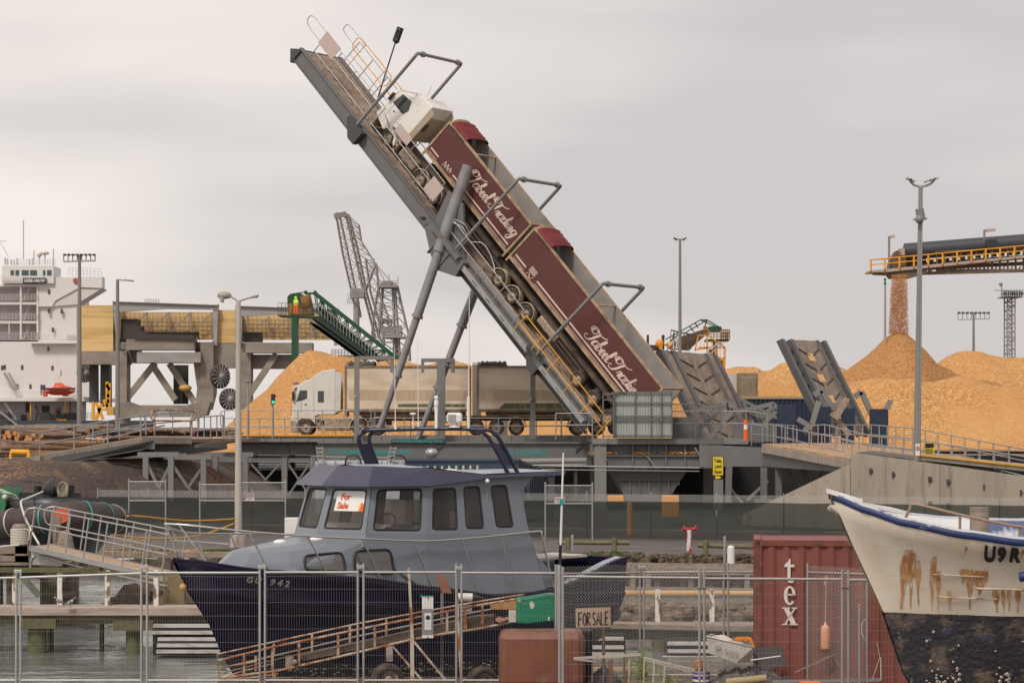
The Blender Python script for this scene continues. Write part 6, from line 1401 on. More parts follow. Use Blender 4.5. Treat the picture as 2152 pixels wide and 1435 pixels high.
for xa in (669, 813): 
    sg = 8 if xa > 700 else -4
    for k in (0, 12): b.tube(P(xa+k, 978, d-.3), P(xa+k+sg, 938, d-.3), .035, 6)
    for k in range(5): b.tube(P(xa+sg*k/5, 974-k*8, d-.3), P(xa+12+sg*k/5, 974-k*8, d-.3), .025, 5)
b.put('ladder', galv, tk)
b = B()
for xa in (740, 835): b.path(smooth([P(xa-15, 980, d-.2), P(xa-12, 962, d-.2), P(xa, 956, d-.2), P(xa+14, 960, d-.2), P(xa+20, 978, d-.2)], 4), .04)
b.put('hose_hoop', black, tk)
oy = mat('orange_yellow_plastic', (.72, .30, .02), .5)
for x0, x1, y0, y1, lab in ((1277, 1311, 1041, 1054, 'small orange-yellow block standing left of the hopper foot'), (1392, 1427, 1041, 1086, 'tall orange-yellow block standing right of the hopper foot')):
    b = B(); d = 125; b.box(X(x0, d), X(x1, d), d, d+.8, Z(y1, d), Z(y0, d)); tag(b.put('plastic_barrier', oy, bevel=.04), lab, 'barrier')
b = B(); d = 110.5; q = X(1323, 114); b.tube((q, 114, 0), (q, 114, 1.44), .13, 14); b.ball((q, 114, 1.44), .13, 10, (1, 1, .5)); tag(b.put('safety_bollard', mat('dull_orange', (.75, .36, .10), .6)), 'single orange bollard standing just behind the shade cloth', 'bollard')
# ---- quay clutter
hy = thing('fire_hydrant', 'red and white hydrant standpipe on the weedy quay edge', 'hydrant', P(1448, 1168, 95)); d = 95
b = B(); b.tube(P(1448, 1168, d), P(1448.6, 1113, d), .10, 12); b.put('standpipe', mat('red_white_pipe', (.62, .60, .58), .5, 0, [((.55, .03, .03), (3, 3, 1.2), .47, .5, 1)]), hy)
b = B(); b.tube(P(1434, 1112, d), P(1464, 1111, d), .06, 8).tube(P(1448, 1115, d), P(1448, 1108, d), .09, 10); b.lathe([(.10, -.02), (.13, 0), (.10, .02)], P(1437, 1110, d), (1, 0, 0), 8); b.lathe([(.10, -.02), (.13, 0), (.10, .02)], P(1461, 1109, d), (1, 0, 0), 8); b.put('valve_head', mat('hydrant_red', (.5, .03, .04), .5), hy)
wood_g = mat('greenish_timber', (.17, .15, .075), .85, 0, [((.10, .08, .05), (3, 3, 10), .45, .65, .8)])
for (xa, ya, xb, yb, posts, d, lab) in ((1172, 1139.5, 1323, 1140.5, ((1194, 1129, 1157), (1291, 1130, 1164)), 98, 'round timber barrier rail on two green posts behind the grey boat stern'), (1466, 1146, 1590, 1149, ((1483, 1134, 1169),), 95, 'round timber barrier rail beside the hydrant')):
    r = thing('timber_barrier', lab, 'barrier', P((xa+xb)/2, 1160, d))
    b = B(); b.tube(P(xa, ya, d), P(xb, yb, d), .085, 10); b.put('rail', wood_g, r)
    for x, y0, y1 in posts: b = B(); b.tube(P(x, y1, d-.15), P(x, y0, d-.15), .10, 8); b.put('post', wood_g, r)
for x, y0, y1, r_, d, m, lab in ((1203, 1125, 1158, .055, 96, galv, 'short galvanised pipe post with a domed top by the barrier rail'), (1188, 1140, 1157, .06, 95.5, steel, 'short square grey post by the barrier rail'), (1523, 1128, 1215, .05, 86, galv, 'tall galvanised pipe post left of the red container'), (1536, 1150, 1195, .13, 85.8, white, 'peeling white timber post left of the red container'), (1361, 1168, 1192, .08, 85, wood_g, 'low green post in the weeds behind the stern'), (1452, 1168, 1195, .08, 84.5, wood_g, 'low green post below the hydrant')):
    b = B(); b.tube(P(x, y1, d), P(x, y0, d), r_, 12); b.ball(P(x, y0, d), r_, 8, (1, 1, .6)); tag(b.put('marker_post', m), lab, 'post')
b = B(); b.box(X(598, 98), X(626, 98), 98, 98.6, 0, Z(1088, 98)); tag(b.put('meter_box', white, bevel=.02), 'white metal box standing behind the boat cabin left corner', 'box')
b = B(); b.tube(P(1310, 1246, 79), P(1600, 1247, 79), .095, 12); tag(b.put('floating_pipe', mat('tan_pipe', (.55, .33, .13), .6, 0, [((.35, .2, .1), (1.5, 3, 3), .5, .7, .7)])), 'long tan pipe floating along the quay wall behind the stern', 'pipe')
def rockfield(name, label, spots, m, kind='stuff', cat='rocks', sz=(.15, .45)):
    b = B()
    for c in spots:
        s = rnd.uniform(*sz); k = len(b.v); b.ball(c, s, 7, (rnd.uniform(.8, 1.5), 1, rnd.uniform(.5, .9)))
        for i in range(k, len(b.v)): v = b.v[i]-c; b.v[i] = c+v*(1+.55*noise.noise((c+v)*(1.6/s)*.35+V((c.x, 0, 0))))
        for i in range(len(b.sm)-1, -1, -1):
            if b.f[i][0] < k: break
            b.sm[i] = False
    return tag(b.put(name, m), label, cat, kind=kind)
rockm = mat('brown_rock', (.15, .105, .075), .9, 0, [((.26, .19, .14), 2, .45, .7, .8), ((.16, .15, .03), 1.3, .56, .7, .8), ((.05, .04, .03), 5, .5, .7, .7)], bump=(8, .5, .04))
def rocks(x0, x1, y0f, y1, d0, d1, n):
    out = []
    for i in range(n):
        x = rnd.uniform(x0, x1); d = rnd.uniform(d0, d1); t = (d-d0)/(d1-d0+1e-6); yy = rnd.uniform(y0f(x), y1); out.append(P(x, yy, d))
    return out
for i, (x, y, s, sq) in enumerate(((248, 1266, .42, .6), (285, 1245, .55, .7), (300, 1262, .5, .6), (325, 1236, .6, .8), (345, 1262, .45, .7), (368, 1252, .5, .7), (392, 1264, .4, .6), (405, 1245, .42, .7), (420, 1268, .4, .6), (228, 1272, .35, .6), (268, 1272, .4, .5), (380, 1270, .35, .6), (315, 1272, .42, .6), (345, 1230, .35, .8), (438, 1262, .3, .7), (360, 1272, .38, .6))):
    c = P(x, y+4, 66+rnd.random()); b = B(); b.ball(c, s*.62, 9, (1.2, 1, sq*1.4))
    for k in range(len(b.v)): v = b.v[k]-c; b.v[k] = c+v*(1+.5*noise.noise(b.v[k]*2.2))
    b.sm = [False]*len(b.sm); tag(b.put('boulder', rockm), 'brown boulder in the heap beyond the jetty left of the bow', 'boulder', 'boulders beyond the left jetty')
rockfield('rocks', 'bank of small brown rocks along the shore behind the stern', rocks(1300, 1600, lambda x: 1272, 1318, 66, 76, 420), rockm, sz=(.10, .30))
rockfield('rubble', 'brown soil and rubble along the weedy quay edge', rocks(1270, 1620, lambda x: 1166, 1186, 87, 92, 260), mat('brown_soil', (.10, .07, .05), .95, 0, [((.2, .15, .11), 4, .5, .7, .8)]), sz=(.05, .16), cat='rubble')
leafm = mat('weed_green', (.10, .15, .03), .8, 0, [((.20, .24, .07), 3, .45, .65, .9), ((.05, .08, .02), 6, .5, .7, .8)])
def weeds(name, label, spots, s, per, m=leafm, up=1.0, cat='weeds'):
    b = B()
    for c in spots:
        for i in range(per):
            p = c+V((rnd.gauss(0, s*1.6), rnd.gauss(0, s*1.2), 0)); h = s*rnd.uniform(.3, 1)*up; t = V((rnd.gauss(0, .4), rnd.gauss(0, .4), 1)).normalized(); q = t.orthogonal().normalized()*s*.16
            b.quad(p-q, p+t*h*.6-q*1.6, p+t*h, p+t*h*.6+q*1.6)
    return tag(b.put(name, m), label, cat, kind='stuff')
weeds('weeds', 'patch of green weeds on the quay edge left of the hydrant', [V((X(rnd.gauss(x, 14), d), d, .1)) for x, d, n in ((1395, 90, 60), (1290, 93, 25), (1560, 90, 30), (1500, 90, 15)) for _ in range(n)], .22, 14)
weeds('weeds', 'low green moss strip on the quay left of the grey coach roof', [V((X(rnd.gauss(x, 18), d), d, .08)) for x, d, n in ((450, 97, 25), (330, 97, 8)) for _ in range(n)], .12, 12)
b = B()
for i in range(900):
    d = rnd.uniform(96.5, 99); p = V((X(rnd.uniform(215, 470), d), d, .02+rnd.random()*.04)); b.quad(p, p+V((rnd.uniform(.05, .14), 0, .02)), p+V((.08, .06, .03)), p+V((0, .08, 0)))
tag(b.put('scattered_chips', chips), 'woodchips scattered along the far quay behind the gangway', 'woodchips', kind='stuff')
b = B()
for k in range(7): b.box(X(215, 98)+.1*k, X(262, 98)+.15*k, 98+.3*k, 98.25+.3*k, .1+.05*k, .16+.06*k)
tag(b.put('board_pile', wood_grey), 'small pile of weathered boards on the quay behind the gangway', 'boards')
b = B(); b.path(smooth([P(268, 1084, 79), P(300, 1085, 88), P(400, 1094, 98), P(495, 1090, 101.5)], 8), .035, 6); tag(b.put('mooring_rope', mat('orange_rope', (.60, .30, .04), .8)), 'upper orange rope tied from the tug bow to the lamp pole', 'rope')
b = B(); b.path(smooth([P(236, 1124, 92), P(300, 1130, 94), P(370, 1131, 96), P(430, 1122, 99), P(495, 1099, 101.5)], 8), .035, 6); tag(b.put('mooring_rope', MATS['orange_rope']), 'lower slack orange rope lying on the quay and rising to the lamp pole', 'rope')
# quay rail on the right
qr = thing('quay_railing', 'weathered timber railing with mesh along the right quay edge', 'railing', P(1450, 1250, 83))
b = B()
for y_, h in ((1187, .17), (1237, .15)): b.bar(P(1310, y_, 82.8), P(1600, y_+3, 81.5), .12, h)
b.put('rail', wood_grey, qr)
b = B()
for x in (1330, 1362, 1452, 1478, 1570): b.bar(P(x, 1262, 82.6), P(x, 1184, 82.6), .16, .16, (1, 0, 0))
b.put('post', wood_grey, qr)

# ---- tug bow
tug = thing('tug_boat', 'black tug bow with big rubber fenders moored at the left edge', 'tug boat', P(60, 1200, 79))
tb_m = mat('tug_black', (.018, .017, .019), .45, 0, [((.05, .045, .045), 1.5, .5, .75, .7)])
nose = [(-120, 84.5, 1.0), (-40, 80.5, 1.0), (40, 79, 1), (120, 78.4, 1), (180, 78.6, 1), (225, 79.6, 1), (252, 81.0, 1), (262, 82.4, 1)]
def plan(yf, dx=0, sc=1.0): return [P((x+dx)*sc if x > 0 else x+dx, yf(x), d) for x, d, _ in nose]
top_ = plan(lambda x: 1057-12*max(0, min(1, (x+60)/240))+(max(0, x-140)/120)**2*14, -28, .92); low = plan(lambda x: 1080-6*min(1, max(0, x/200)), -20, .95)
b = B(); b.grid([top_, low]); b.grid([[p+V((0, .14, 0)) for p in low], [p+V((0, .14, 0)) for p in top_]]); b.put('bulwark', mat('tug_bulwark', (.05, .05, .058), .4), tug, solid=.06)
b = B(); b.path([p+V((0, 0, .0)) for p in top_], .035, 6); b.put('bulwark_cap', black, tug)
fen = [P(-60, 1110, 81), P(0, 1103, 79), P(60, 1094, 78.2), P(130, 1086, 77.8), P(190, 1084, 78.2), P(228, 1089, 79.2), P(250, 1095, 80.3), P(262, 1101, 81.6)]
fr_ = smooth(fen, 4); rad = [.46]*(len(fr_)-8)+[.46, .46, .45, .43, .40, .35, .27, .15]
b = B(); b.path(fr_, rad, 18); b.put('fender', mat('fender_rubber', (.045, .032, .028), .6, 0, [((.085, .055, .045), (2, 2, 2), .45, .7, .8)]), tug)
for i, (k, m_) in enumerate(((6, galv_thin), (10, teal), (15, teal), (18, teal), (21, galv_thin), (24, black))):
    if k+1 < len(fr_):
        b = B(); ax = (fr_[k+1]-fr_[k]).normalized(); b.lathe([(.47, -.03), (.485, 0), (.47, .03)], fr_[k], ax, 20); b.put('fender_strap', m_, tug)
hull_rows = []
for t, dx in ((0, 0), (.35, -18), (.7, -45), (1, -75)):
    hull_rows.append([P(x*(1-t*.33)-12, 1095+(1215-1095)*t, d+.35+t*.6*(1 if x > 150 else .4)) for x, d, _ in nose])
b = B(); b.grid(hull_rows); b.put('hull', tb_m, tug, solid=.05)
b = B(); c = P(129, 1083, 77.15); b.tube(c+V((-.02, .6, 0)), c, .235, 20); b.put('orange_disc', mat('faded_orange_disc', (.62, .10, .035), .6), tug)
b = B(); b.prism([P(90, 1040, 79.5), P(200, 1046, 80), P(222, 1054, 81), P(180, 1062, 82), P(-60, 1062, 82), P(-60, 1050, 80)], (0, 0, -.2)); b.put('deck', MATS['tug_bulwark'], tug)
b = B()
for x0, x1, y0 in ((72, 87, 1021), (142, 156, 1020)): b.tube(P((x0+x1)/2, 1046, 80), P((x0+x1)/2, y0, 80), .12, 14); b.tube(P((x0+x1)/2, y0+2, 80), P((x0+x1)/2, y0, 80), .135, 14)
b.bar(P(42, 1041, 80), P(168, 1042, 80), .3, .22); b.put('bitts', tb_m, tug)
b = B(); b.lathe([(.08, .30), (.20, .22), (.36, .02), (.38, 0), (.36, -.03), (.1, -.1)], P(110, 1029, 79.8), (-1, -.25, 0), 22); b.lathe([(.22, 0), (.19, .12), (.16, .35)], P(110, 1033, 79.8), (1, 0, 0), 16); b.put('fairlead', tb_m, tug)
b = B(); b.path(smooth([P(124, 1043, 79.2), P(123, 1026, 79.2), P(127, 1017, 79.2), P(133, 1014, 79.2), P(139, 1018, 79.2), P(141, 1027, 79.2), P(140, 1043, 79.2)], 5), .05, 8); b.prism([P(x_, y_, 79.5) for x_, y_ in ((124, 1043), (123, 1026), (127, 1017), (133, 1014), (139, 1018), (141, 1027), (140, 1043))], (0, .02, 0)); b.put('fairlead_ring', mat('worn_brass_ring', (.42, .38, .28), .4, .4, [((.12, .10, .06), 3, .42, .6, .9)]), tug)
gr = mat('reel_green', (.01, .13, .05), .5)
b = B(); b.lathe([(.01, .0), (.45, .0), (.45, .04), (.2, .05), (.2, .35), (.45, .36), (.45, .4), (.01, .4)], P(34, 1052, 80.3), (-.75, -.62, .1), 26, False); b.lathe([(.01, .0), (.45, .0), (.45, .04), (.2, .05), (.01, .06)], P(0, 1056, 79), (-.75, -.62, .1), 26, False); b.put('hose_reel', gr, tug)
b = B(); b.ball(P(10, 1044, 78.6), .09, 8)
for k in range(5): b.path(smooth([P(-8+k*3, 1024+k*3, 78.7), P(16+k*3, 1034+k, 78.9), P(28+k*3, 1049, 79)], 4), .015, 5)
b.put('reel_hose', mat('rope_white', (.60, .56, .48), .8), tug)
b = B(); b.path(smooth([P(90, 1033, 79.4), P(74, 1040, 78.6), P(55, 1048, 78), P(44, 1055, 77.6), P(52, 1085, 77), P(66, 1115, 75), P(82, 1143, 73)], 6), .035, 6); tag(b.put('mooring_rope', MATS['rope_white']), 'white mooring rope running down from the tug to the wharf', 'rope')
# ---- wharf dolphin, bollard and gangway
wf = thing('timber_wharf', 'dark braced timber wharf head below the rope-wrapped bollard', 'wharf', P(60, 1300, 69))
d = 69
b = B()
for x0, y0, x1, y1 in ((0, 1146, 62, 1162), (-60, 1166, 70, 1178), (36, 1146, 64, 1178), (-60, 1180, 160, 1186)): b.box(X(x0, d), X(x1, d), d-.3, d+.4, Z(y1, d), Z(y0, d))
b.put('cap_beam', wood_grey, wf)
for x0, x1, y0, y1, dd, lean in ((14, 30, 1150, 1300, 69.4, 0), (92, 118, 1195, 1282, 70.2, 4), (122, 160, 1175, 1282, 69.6, -8), (-20, 6, 1160, 1300, 69.6, 0), (118, 130, 1105, 1180, 70.5, 0)):
    b = B(); b.tube(P((x0+x1)/2+lean, y1, dd), P((x0+x1)/2, y0, dd), (x1-x0)/2*dd/F*1.08, 12, (x1-x0)/2*dd/F); b.put('pile', wood_dark, wf)
b = B(); b.box(X(84, 69.9), X(160, 69.9), 69.9, 70.4, WZ, Z(1186, 69.9)); b.box(X(117, d), X(163, d), 68.9, 69.3, Z(1254, d), Z(1243, d)); b.put('sheeting', wood_dark, wf)
b = B(); b.bar(P(50, 1215, 68.6), P(82, 1252, 68.6), .1, .16).bar(P(160, 1180, 68.6), P(118, 1228, 68.6), .1, .18); b.put('brace', mat('green_grey_timber', (.16, .17, .12), .9), wf)
rb = thing('rope_bollard', 'timber bollard wrapped in coils of pale rope on the wharf corner', 'bollard', P(41, 1146, 68))
b = B(); c = P(41, 1146, 68); b.lathe([(.21, 0), (.21, .5), (.19, .56), (.13, .6), (.01, .6)], c, (0, 0, 1), 14); b.put('post', wood_grey, rb)
b = B(); pts = [c+V((.235*math.cos(t*.6), .235*math.sin(t*.6), .02+t*.0042)) for t in range(105)]; b.path(pts, .021, 6); b.path(smooth([pts[-1], c+V((.28, -.1, .42)), c+V((.30, -.12, .3)), c+V((.27, -.1, .15))], 4), .02, 6); b.put('rope_coil', MATS['rope_white'], rb)
b = B(); b.path([P(-20, 1153, 67.6), P(10, 1147, 67.6), P(40, 1145, 67.7)], .022, 6); tag(b.put('rope', MATS['rope_white']), 'slack white rope lying along the wharf edge', 'rope')
b = B(); c = P(137, 1166, 70.5); b.lathe([(.30, 0), (.28, .3), (.22, .55), (.20, .75), (.1, .85), (.01, .86)], c-V((0, 0, .15)), (0, 0, 1), 12); b.box(c.x-.4, c.x+.35, c.y-.3, c.y+.3, c.z-.45, c.z-.13); b.box(c.x-.42, c.x-.2, c.y+.32, c.y+.5, c.z-.4, c.z+1.1); tag(b.put('mooring_bollard', wood_grey), 'weathered timber mooring post behind the gangway rails', 'bollard')
gw = thing('gangway', 'aluminium gangway with handrails sloping down from the wharf to the jetty', 'gangway', P(200, 1180, 66))
A_, B_ = P(63, 1147, 68), P(352, 1212, 62.5); off = V((.35, .95, .0))
b = B(); b.prism([A_, B_, B_+off, A_+off], (0, 0, -.03)); b.put('walkway', mat('tan_tread', (.42, .30, .19), .85, 0, [((.3, .2, .12), 6, .5, .7, .7)], bump=(40, .3, .01)), gw)
alu = mat('aluminium', (.42, .41, .39), .35, .7)
for o in (V((0, -.02, 0)), off+V((0, .02, 0))):
    b = B(); b.bar(A_+o-V((0, 0, .05)), B_+o-V((0, 0, .05)), .05, .14); b.put('side_beam', galv, gw)
    b = B(); up = V((0, 0, 1.05)); n = 7 if o.y < .5 else 8
    lean = V((-.09, 0, 0))
    for k in range(n+1):
        f = k/n*.96; p = A_+(B_-A_)*f+o; b.tube(p, p+up-lean*1.6, .022, 8)
    for q in (1, .52): b.tube(A_+o+up*q-lean*1.6*q, A_+(B_-A_)*.98+o+up*q-lean*1.6*q, .022, 8)
    b.path(smooth([A_+o+up-lean*1.6, A_+o+up-V((.08, 0, .05)), A_+o+up*.75-V((.14, 0, 0)), A_+o+up*.55-V((.06, 0, 0)), A_+o+up*.52-lean], 4), .022, 8); b.put('handrail', alu, gw)
b = B(); p = A_+V((.05, -.12, -.4)); b.path(smooth([p+V((-.02, 0, -.25)), p, p+V((.08, 0, .12)), p+V((.3, 0, .14)), p+(B_-A_)*.35+V((.2, 0, .10)), B_+V((0, -.12, -.22))], 4), .03, 8); b.put('lower_tube', alu, gw)
b = B(); b.prism([A_+V((.05, -.1, -.06)), A_+V((.9, -.1, -.22)), A_+V((.9, -.1, -.55)), A_+V((.05, -.1, -.5))], (0, .05, 0)); b.put('end_plate', galv, gw)
# ---- near jetty, left and right of the boat
jt = thing('timber_jetty', 'low timber jetty with mossy beams and peeling white posts at the lower left', 'jetty', P(200, 1370, 61))
d = 61; xa, xb = X(-90, d), X(442, d)
wj = mat('pinkish_deck_board', (.42, .34, .29), .8, 0, [((.28, .2, .16), (1, 3, 8), .45, .65, .8)], bump=(9, .4, .02))
b = B()
for k in range(6): b.box(xa, xb, d+.02+k*.22, d+.22+k*.22, .42, .47)
b.put('deck', wj, jt)
b = B(); b.box(xa, xb, d-.06, d, .30, .455); b.put('edge_board', wj, jt)
b = B(); b.box(xa, xb-.1, d+.1, d+.35, .08, .32); b.box(xa, xb-.3, d+1.0, d+1.25, .08, .40); b.put('long_beam', wood_moss, jt)
for x0, x1 in ((59, 99), (265, 300)):
    b = B(); b.tube(P((x0+x1)/2, 1385, d+.3), P((x0+x1)/2, 1298, d+.3), (x1-x0)/2*d/F*1.03, 12); b.put('pile', wood_moss, jt)
for x0, x1 in ((101, 113), (209, 219)): b = B(); b.tube(P((x0+x1)/2, 1385, d+.8), P((x0+x1)/2, 1285, d+.8), (x1-x0)/2*d/F, 10); b.put('pile', wood_dark, jt)
b = B(); b.box(X(45, d), X(118, d), d-.05, d+.06, Z(1320, d), Z(1300, d)); b.box(X(238, d), X(325, d), d-.05, d+.06, Z(1324, d), Z(1303, d)); b.put('cross_head', wood_moss, jt)
for x in (14, 110, 212, 316):
    b = B(); b.box(X(x-5, d), X(x+5, d), d+.95, d+1.1, .44, Z(1203, d)); b.put('handrail_post', mat('peeling_white_paint', (.70, .66, .62), .7, 0, [((.17, .13, .07), (7, 7, 3), .50, .54, 1), ((.25, .24, .05), 3, .6, .7, .8)]), jt)
b = B(); b.box(X(-90, d), X(190, d), d+.9, d+1.0, Z(1207, d), Z(1197, d)); b.bar(P(190, 1202, d+.95), P(345, 1206, d+.95), .08, .07); b.put('top_rail', wood_moss, jt)
b = B(); b.box(X(343, 62.5), X(386, 62.5), 62.5, 63, WZ-.3, Z(1205, 62.5)); b.put('mossy_block', mat('mossy_concrete', (.19, .15, .08), .9, 0, [((.22, .19, .04), 2.5, .45, .6, .9), ((.3, .24, .17), 1.3, .55, .7, .9)], bump=(8, .4, .03)), jt)
def steps(label, x0, x1, ys, d):
    r = thing('boat_steps', label, 'steps', P((x0+x1)/2, 1372, d))
    b = B()
    for k, y_ in enumerate(ys): b.box(X(x0+(12 if k > 1 else 0)*(1 if x0 < 400 else -1), d), X(x1, d), d-.25-.12*k, d-.02-.12*k, Z(y_+3.5, d), Z(y_-3, d))
    b.put('tread', mat('pale_step_edge', (.50, .47, .44), .7, 0, [((.2, .17, .14), (2, 2, 6), .5, .7, .8)]), r)
    b = B(); b.box(X(x0-4, d), X(x1+5, d), d+.02, d+.5, WZ, Z(ys[0]-8, d)); b.put('backing', mat('void_black', (.012, .012, .010), .9), r)  # black colour of this block stands for the unlit void behind the treads
steps('dark landing steps with pale edges left of the grey boat bow', 325, 468, (1313, 1326, 1339, 1351, 1363), 60.6)
jr = thing('timber_jetty', 'low timber jetty with mossy beams behind the grey boat stern', 'jetty', P(1450, 1400, 61.5))
d = 61.5; b = B(); b.box(X(1260, d), X(1600, d), d, d+1.3, Z(1320, d), Z(1314, d)); b.bar(P(1260, 1314, d), P(1600, 1322, d), .12, .12); b.put('deck', wood_grey, jr)
b = B(); b.box(X(1260, d), X(1600, d), d+.2, d+.4, Z(1345, d), Z(1322, d)); b.put('long_beam', wood_moss, jr)
for x in (1275, 1385, 1500): b = B(); b.tube(P(x, 1420, d+.3), P(x, 1318, d+.3), .17, 12); b.put('pile', wood_moss, jr)
b = B()
for x in (1382, 1496): b.bar(P(x, 1320, d+1.2), P(x, 1238, d+1.2), .12, .12, (1, 0, 0))
b.put('handrail_post', MATS['peeling_white_paint'], jr)
steps('dark landing steps with pale edges behind the grey clutter, by the red container', 1402, 1560, (1350, 1365, 1378, 1391), 60.8); steps('narrow landing steps with pale edges just behind the rusty tank', 1245, 1310, (1340, 1357, 1370), 60.9)
# pigeons
def bird(label, px, py, d, s, flip):
    """standing pigeon, body length about 30 cm"""
    c = P(px, py, d); r = thing('pigeon', label, 'pigeon', c); g = -1 if flip else 1
    b = B(); sec = [(-.15, .105, .006), (-.11, .11, .02), (-.06, .125, .048), (0, .145, .062), (.05, .165, .055), (.075, .195, .038), (.085, .225, .028), (.105, .245, .030), (.13, .245, .020), (.145, .240, .008), (.165, .234, .002)]
    rows = [[c+V((g*x*s+.0, yy*rr*.85*s, (z+zz*rr)*s)) for yy, zz in [(math.cos(a), math.sin(a)) for a in [2*math.pi*k/10 for k in range(11)]]] for x, z, rr in sec]
    b.grid(rows); b.put('body', mat('pigeon_grey', (.18, .18, .20), .7, 0, [((.5, .48, .46), 14, .5, .56, .9), ((.05, .06, .06), 9, .52, .6, .9)]), r)
    for y_ in (-.02, .02): b = B(); b.tube(c+V((.01*g, y_, 0)), c+V((0, y_, .10))*1, .006, 5); b.put('leg', mat('pink_leg', (.4, .12, .1), .6), r)
    return r
bird('grey pigeon on the jetty deck right of the peeling white post', 148, 1277, 60.8, 1.0, False); bird('paler pigeon beside the peeling white post', 124, 1273, 61.6, .9, True)
# ------------------------------------------------------------------ grey boat, white boat
def boat_frame(px, py, d0, psi):
    c, s = math.cos(R(psi)), math.sin(R(psi)); O = V((X(px, d0), d0, 0)); A = V((c, s, 0)); Pt = V((s, -c, 0))
    return lambda a, v, z: O+A*a+Pt*v+V((0, 0, z))
def tab(t, u):
    if u <= t[0][0]: return t[0][1]
    for (a, x), (b_, y) in zip(t, t[1:]):
        if u <= b_: k = (u-a)/(b_-a); k = k*k*(3-2*k)*.5+k*.5; return x+(y-x)*k
    return t[-1][1]
def hull(levels, n, G, end, sides=(1, -1)):
    """levels: (a0, z table over a, half width table over a); returns rows per side"""
    b = B()
    for s in sides:
        rows = []
        for a0, zt, wt in levels:
            rows.append([G(a0+(end-a0)*(i/n)**1.35, s*tab(wt, a0+(end-a0)*(i/n)**1.35), tab(zt, a0+(end-a0)*(i/n)**1.35)) for i in range(n+1)])
        b.grid(rows, flip=(s < 0))
    return b
G = boat_frame(365, 1175, 49.5, 40)
gb = thing('cabin_boat', 'grey and navy wheelhouse boat for sale with a steel bow rail', 'boat', G(5, 0, 0))
navy_h = mat('navy_black_hull', (.012, .009, .028), .22, 0, [((.03, .026, .045), (.8, .8, 2), .5, .75, .6)], spec=.22)
grey_b = mat('blue_grey_paint', (.185, .205, .235), .35, 0, [((.155, .172, .20), (.7, .7, .7), .4, .7, .7), ((.24, .27, .31), 6, .62, .75, .3)], spec=.5)
grey_bl = mat('pale_blue_grey_deck', (.33, .37, .42), .4, 0, [((.26, .30, .35), 1.2, .4, .7, .6)])
SH = [(0, 2.28), (1.6, 2.03), (3.5, 1.84), (5.5, 1.55), (6.9, 1.34), (8, 1.34), (9, 1.46), (11, 2.0)]
BW = [(0, .02), (.6, .48), (1.6, .98), (3, 1.40), (5, 1.66), (7, 1.72), (9, 1.62), (11, 1.42)]
off = lambda t, dz, k=1: [(a, z*k+dz) for a, z in t]
lv = [(0, SH, BW), (.03, off(SH, -.07), off(BW, .03)), (.06, off(SH, -.13), BW), (.30, [(0, 1.75), (3, 1.35), (6.9, .95), (11, 1.25)], [(.3, .02), (1, .45), (2, .90), (4, 1.42), (7, 1.62), (11, 1.36)]),
      (.32, [(0, 1.71), (3, 1.31), (6.9, .91), (11, 1.21)], [(.3, .05), (1, .48), (2, .93), (4, 1.45), (7, 1.65), (11, 1.39)]), (.36, [(0, 1.64), (3, 1.24), (6.9, .84), (11, 1.14)], [(.3, .02), (1, .42), (2, .87), (4, 1.40), (7, 1.60), (11, 1.34)]),
      (.85, [(0, 1.0), (4, .6), (8, .5), (11, .95)], [(.85, .02), (2, .55), (4, 1.15), (7, 1.5), (11, 1.25)]), (1.2, [(0, .3), (6, -.1), (9, .15), (11, .6)], [(1.2, .02), (3, .70), (5, 1.2), (8, 1.35), (11, 1.05)])]
hull(lv, 34, G, 11.0).put('hull', navy_h, gb)
hull([lv[-1], (1.7, [(0, -.45), (6, -.8), (9, -.4), (11, .2)], [(1.7, .01), (4, .75), (7, 1.1), (11, .7)]), (2.0, [(0, -1.0), (6, -1.3), (11, -.1)], [(1, .01), (11, .02)])], 24, G, 11.0).put('bottom', mat('dark_antifouling', (.022, .02, .024), .8), gb)
b = B(); b.add([G(11, s*tab(l[2], 11), tab(l[1], 11)) for l in lv for s in (1, -1)], [(2*i, 2*i+1, 2*i+3, 2*i+2) for i in range(len(lv)-1)]); b.put('transom', navy_h, gb)
b = B(); n = 30
for s in (1, -1):
    rows = [[G(a, s*max(tab(BW, a)-w, 0), tab(SH, a)+h) for a in [11*(i/n) for i in range(n+1)]] for w, h in ((-.03, -.01), (-.03, .035), (.10, .035), (.10, -.05))]
    b.grid(rows, flip=(s > 0))
b.put('gunwale_cap', navy_h, gb)
b = B(); b.grid([[G(a, v*max(tab(BW, a)-.08, 0), tab(SH, a)-.04) for v in (-1, -.5, 0, .5, 1)] for a in [8.3*i/20 for i in range(21)]]); b.put('fore_deck', grey_bl, gb)
b = B(); b.grid([[G(a, v*(tab(BW, a)-.08), 1.0) for v in (-1, 1)] for a in (8.2, 11)])
for s in (1, -1): b.grid([[G(a, s*(tab(BW, a)-w), z if z < 1.1 else tab(SH, a)+z-2) for a in [7.6+3.4*i/8 for i in range(9)]] for w, z in ((.38, 1.0), (.38, 2.0), (.36, 2.03), (.08, 2.0))], flip=s < 0)
b.put('cockpit', grey_bl, gb)
b = B(); b.prism([G(9.0, -1.0, 1.93), G(10.9, -1.0, 1.98), G(10.9, .2, 1.98), G(9.0, .2, 1.93)], (0, 0, .05)); b.put('engine_cover', mat('pale_board', (.55, .47, .41), .6), gb)
b = B(); b.prism([G(8.6, -1.3, 1.5), G(10.8, -1.3, 1.8), G(10.8, -1.35, 2.0), G(8.6, -1.35, 1.9)], (.1, .1, 0)); b.put('inner_side', mat('cockpit_inner', (.12, .14, .18), .6), gb)
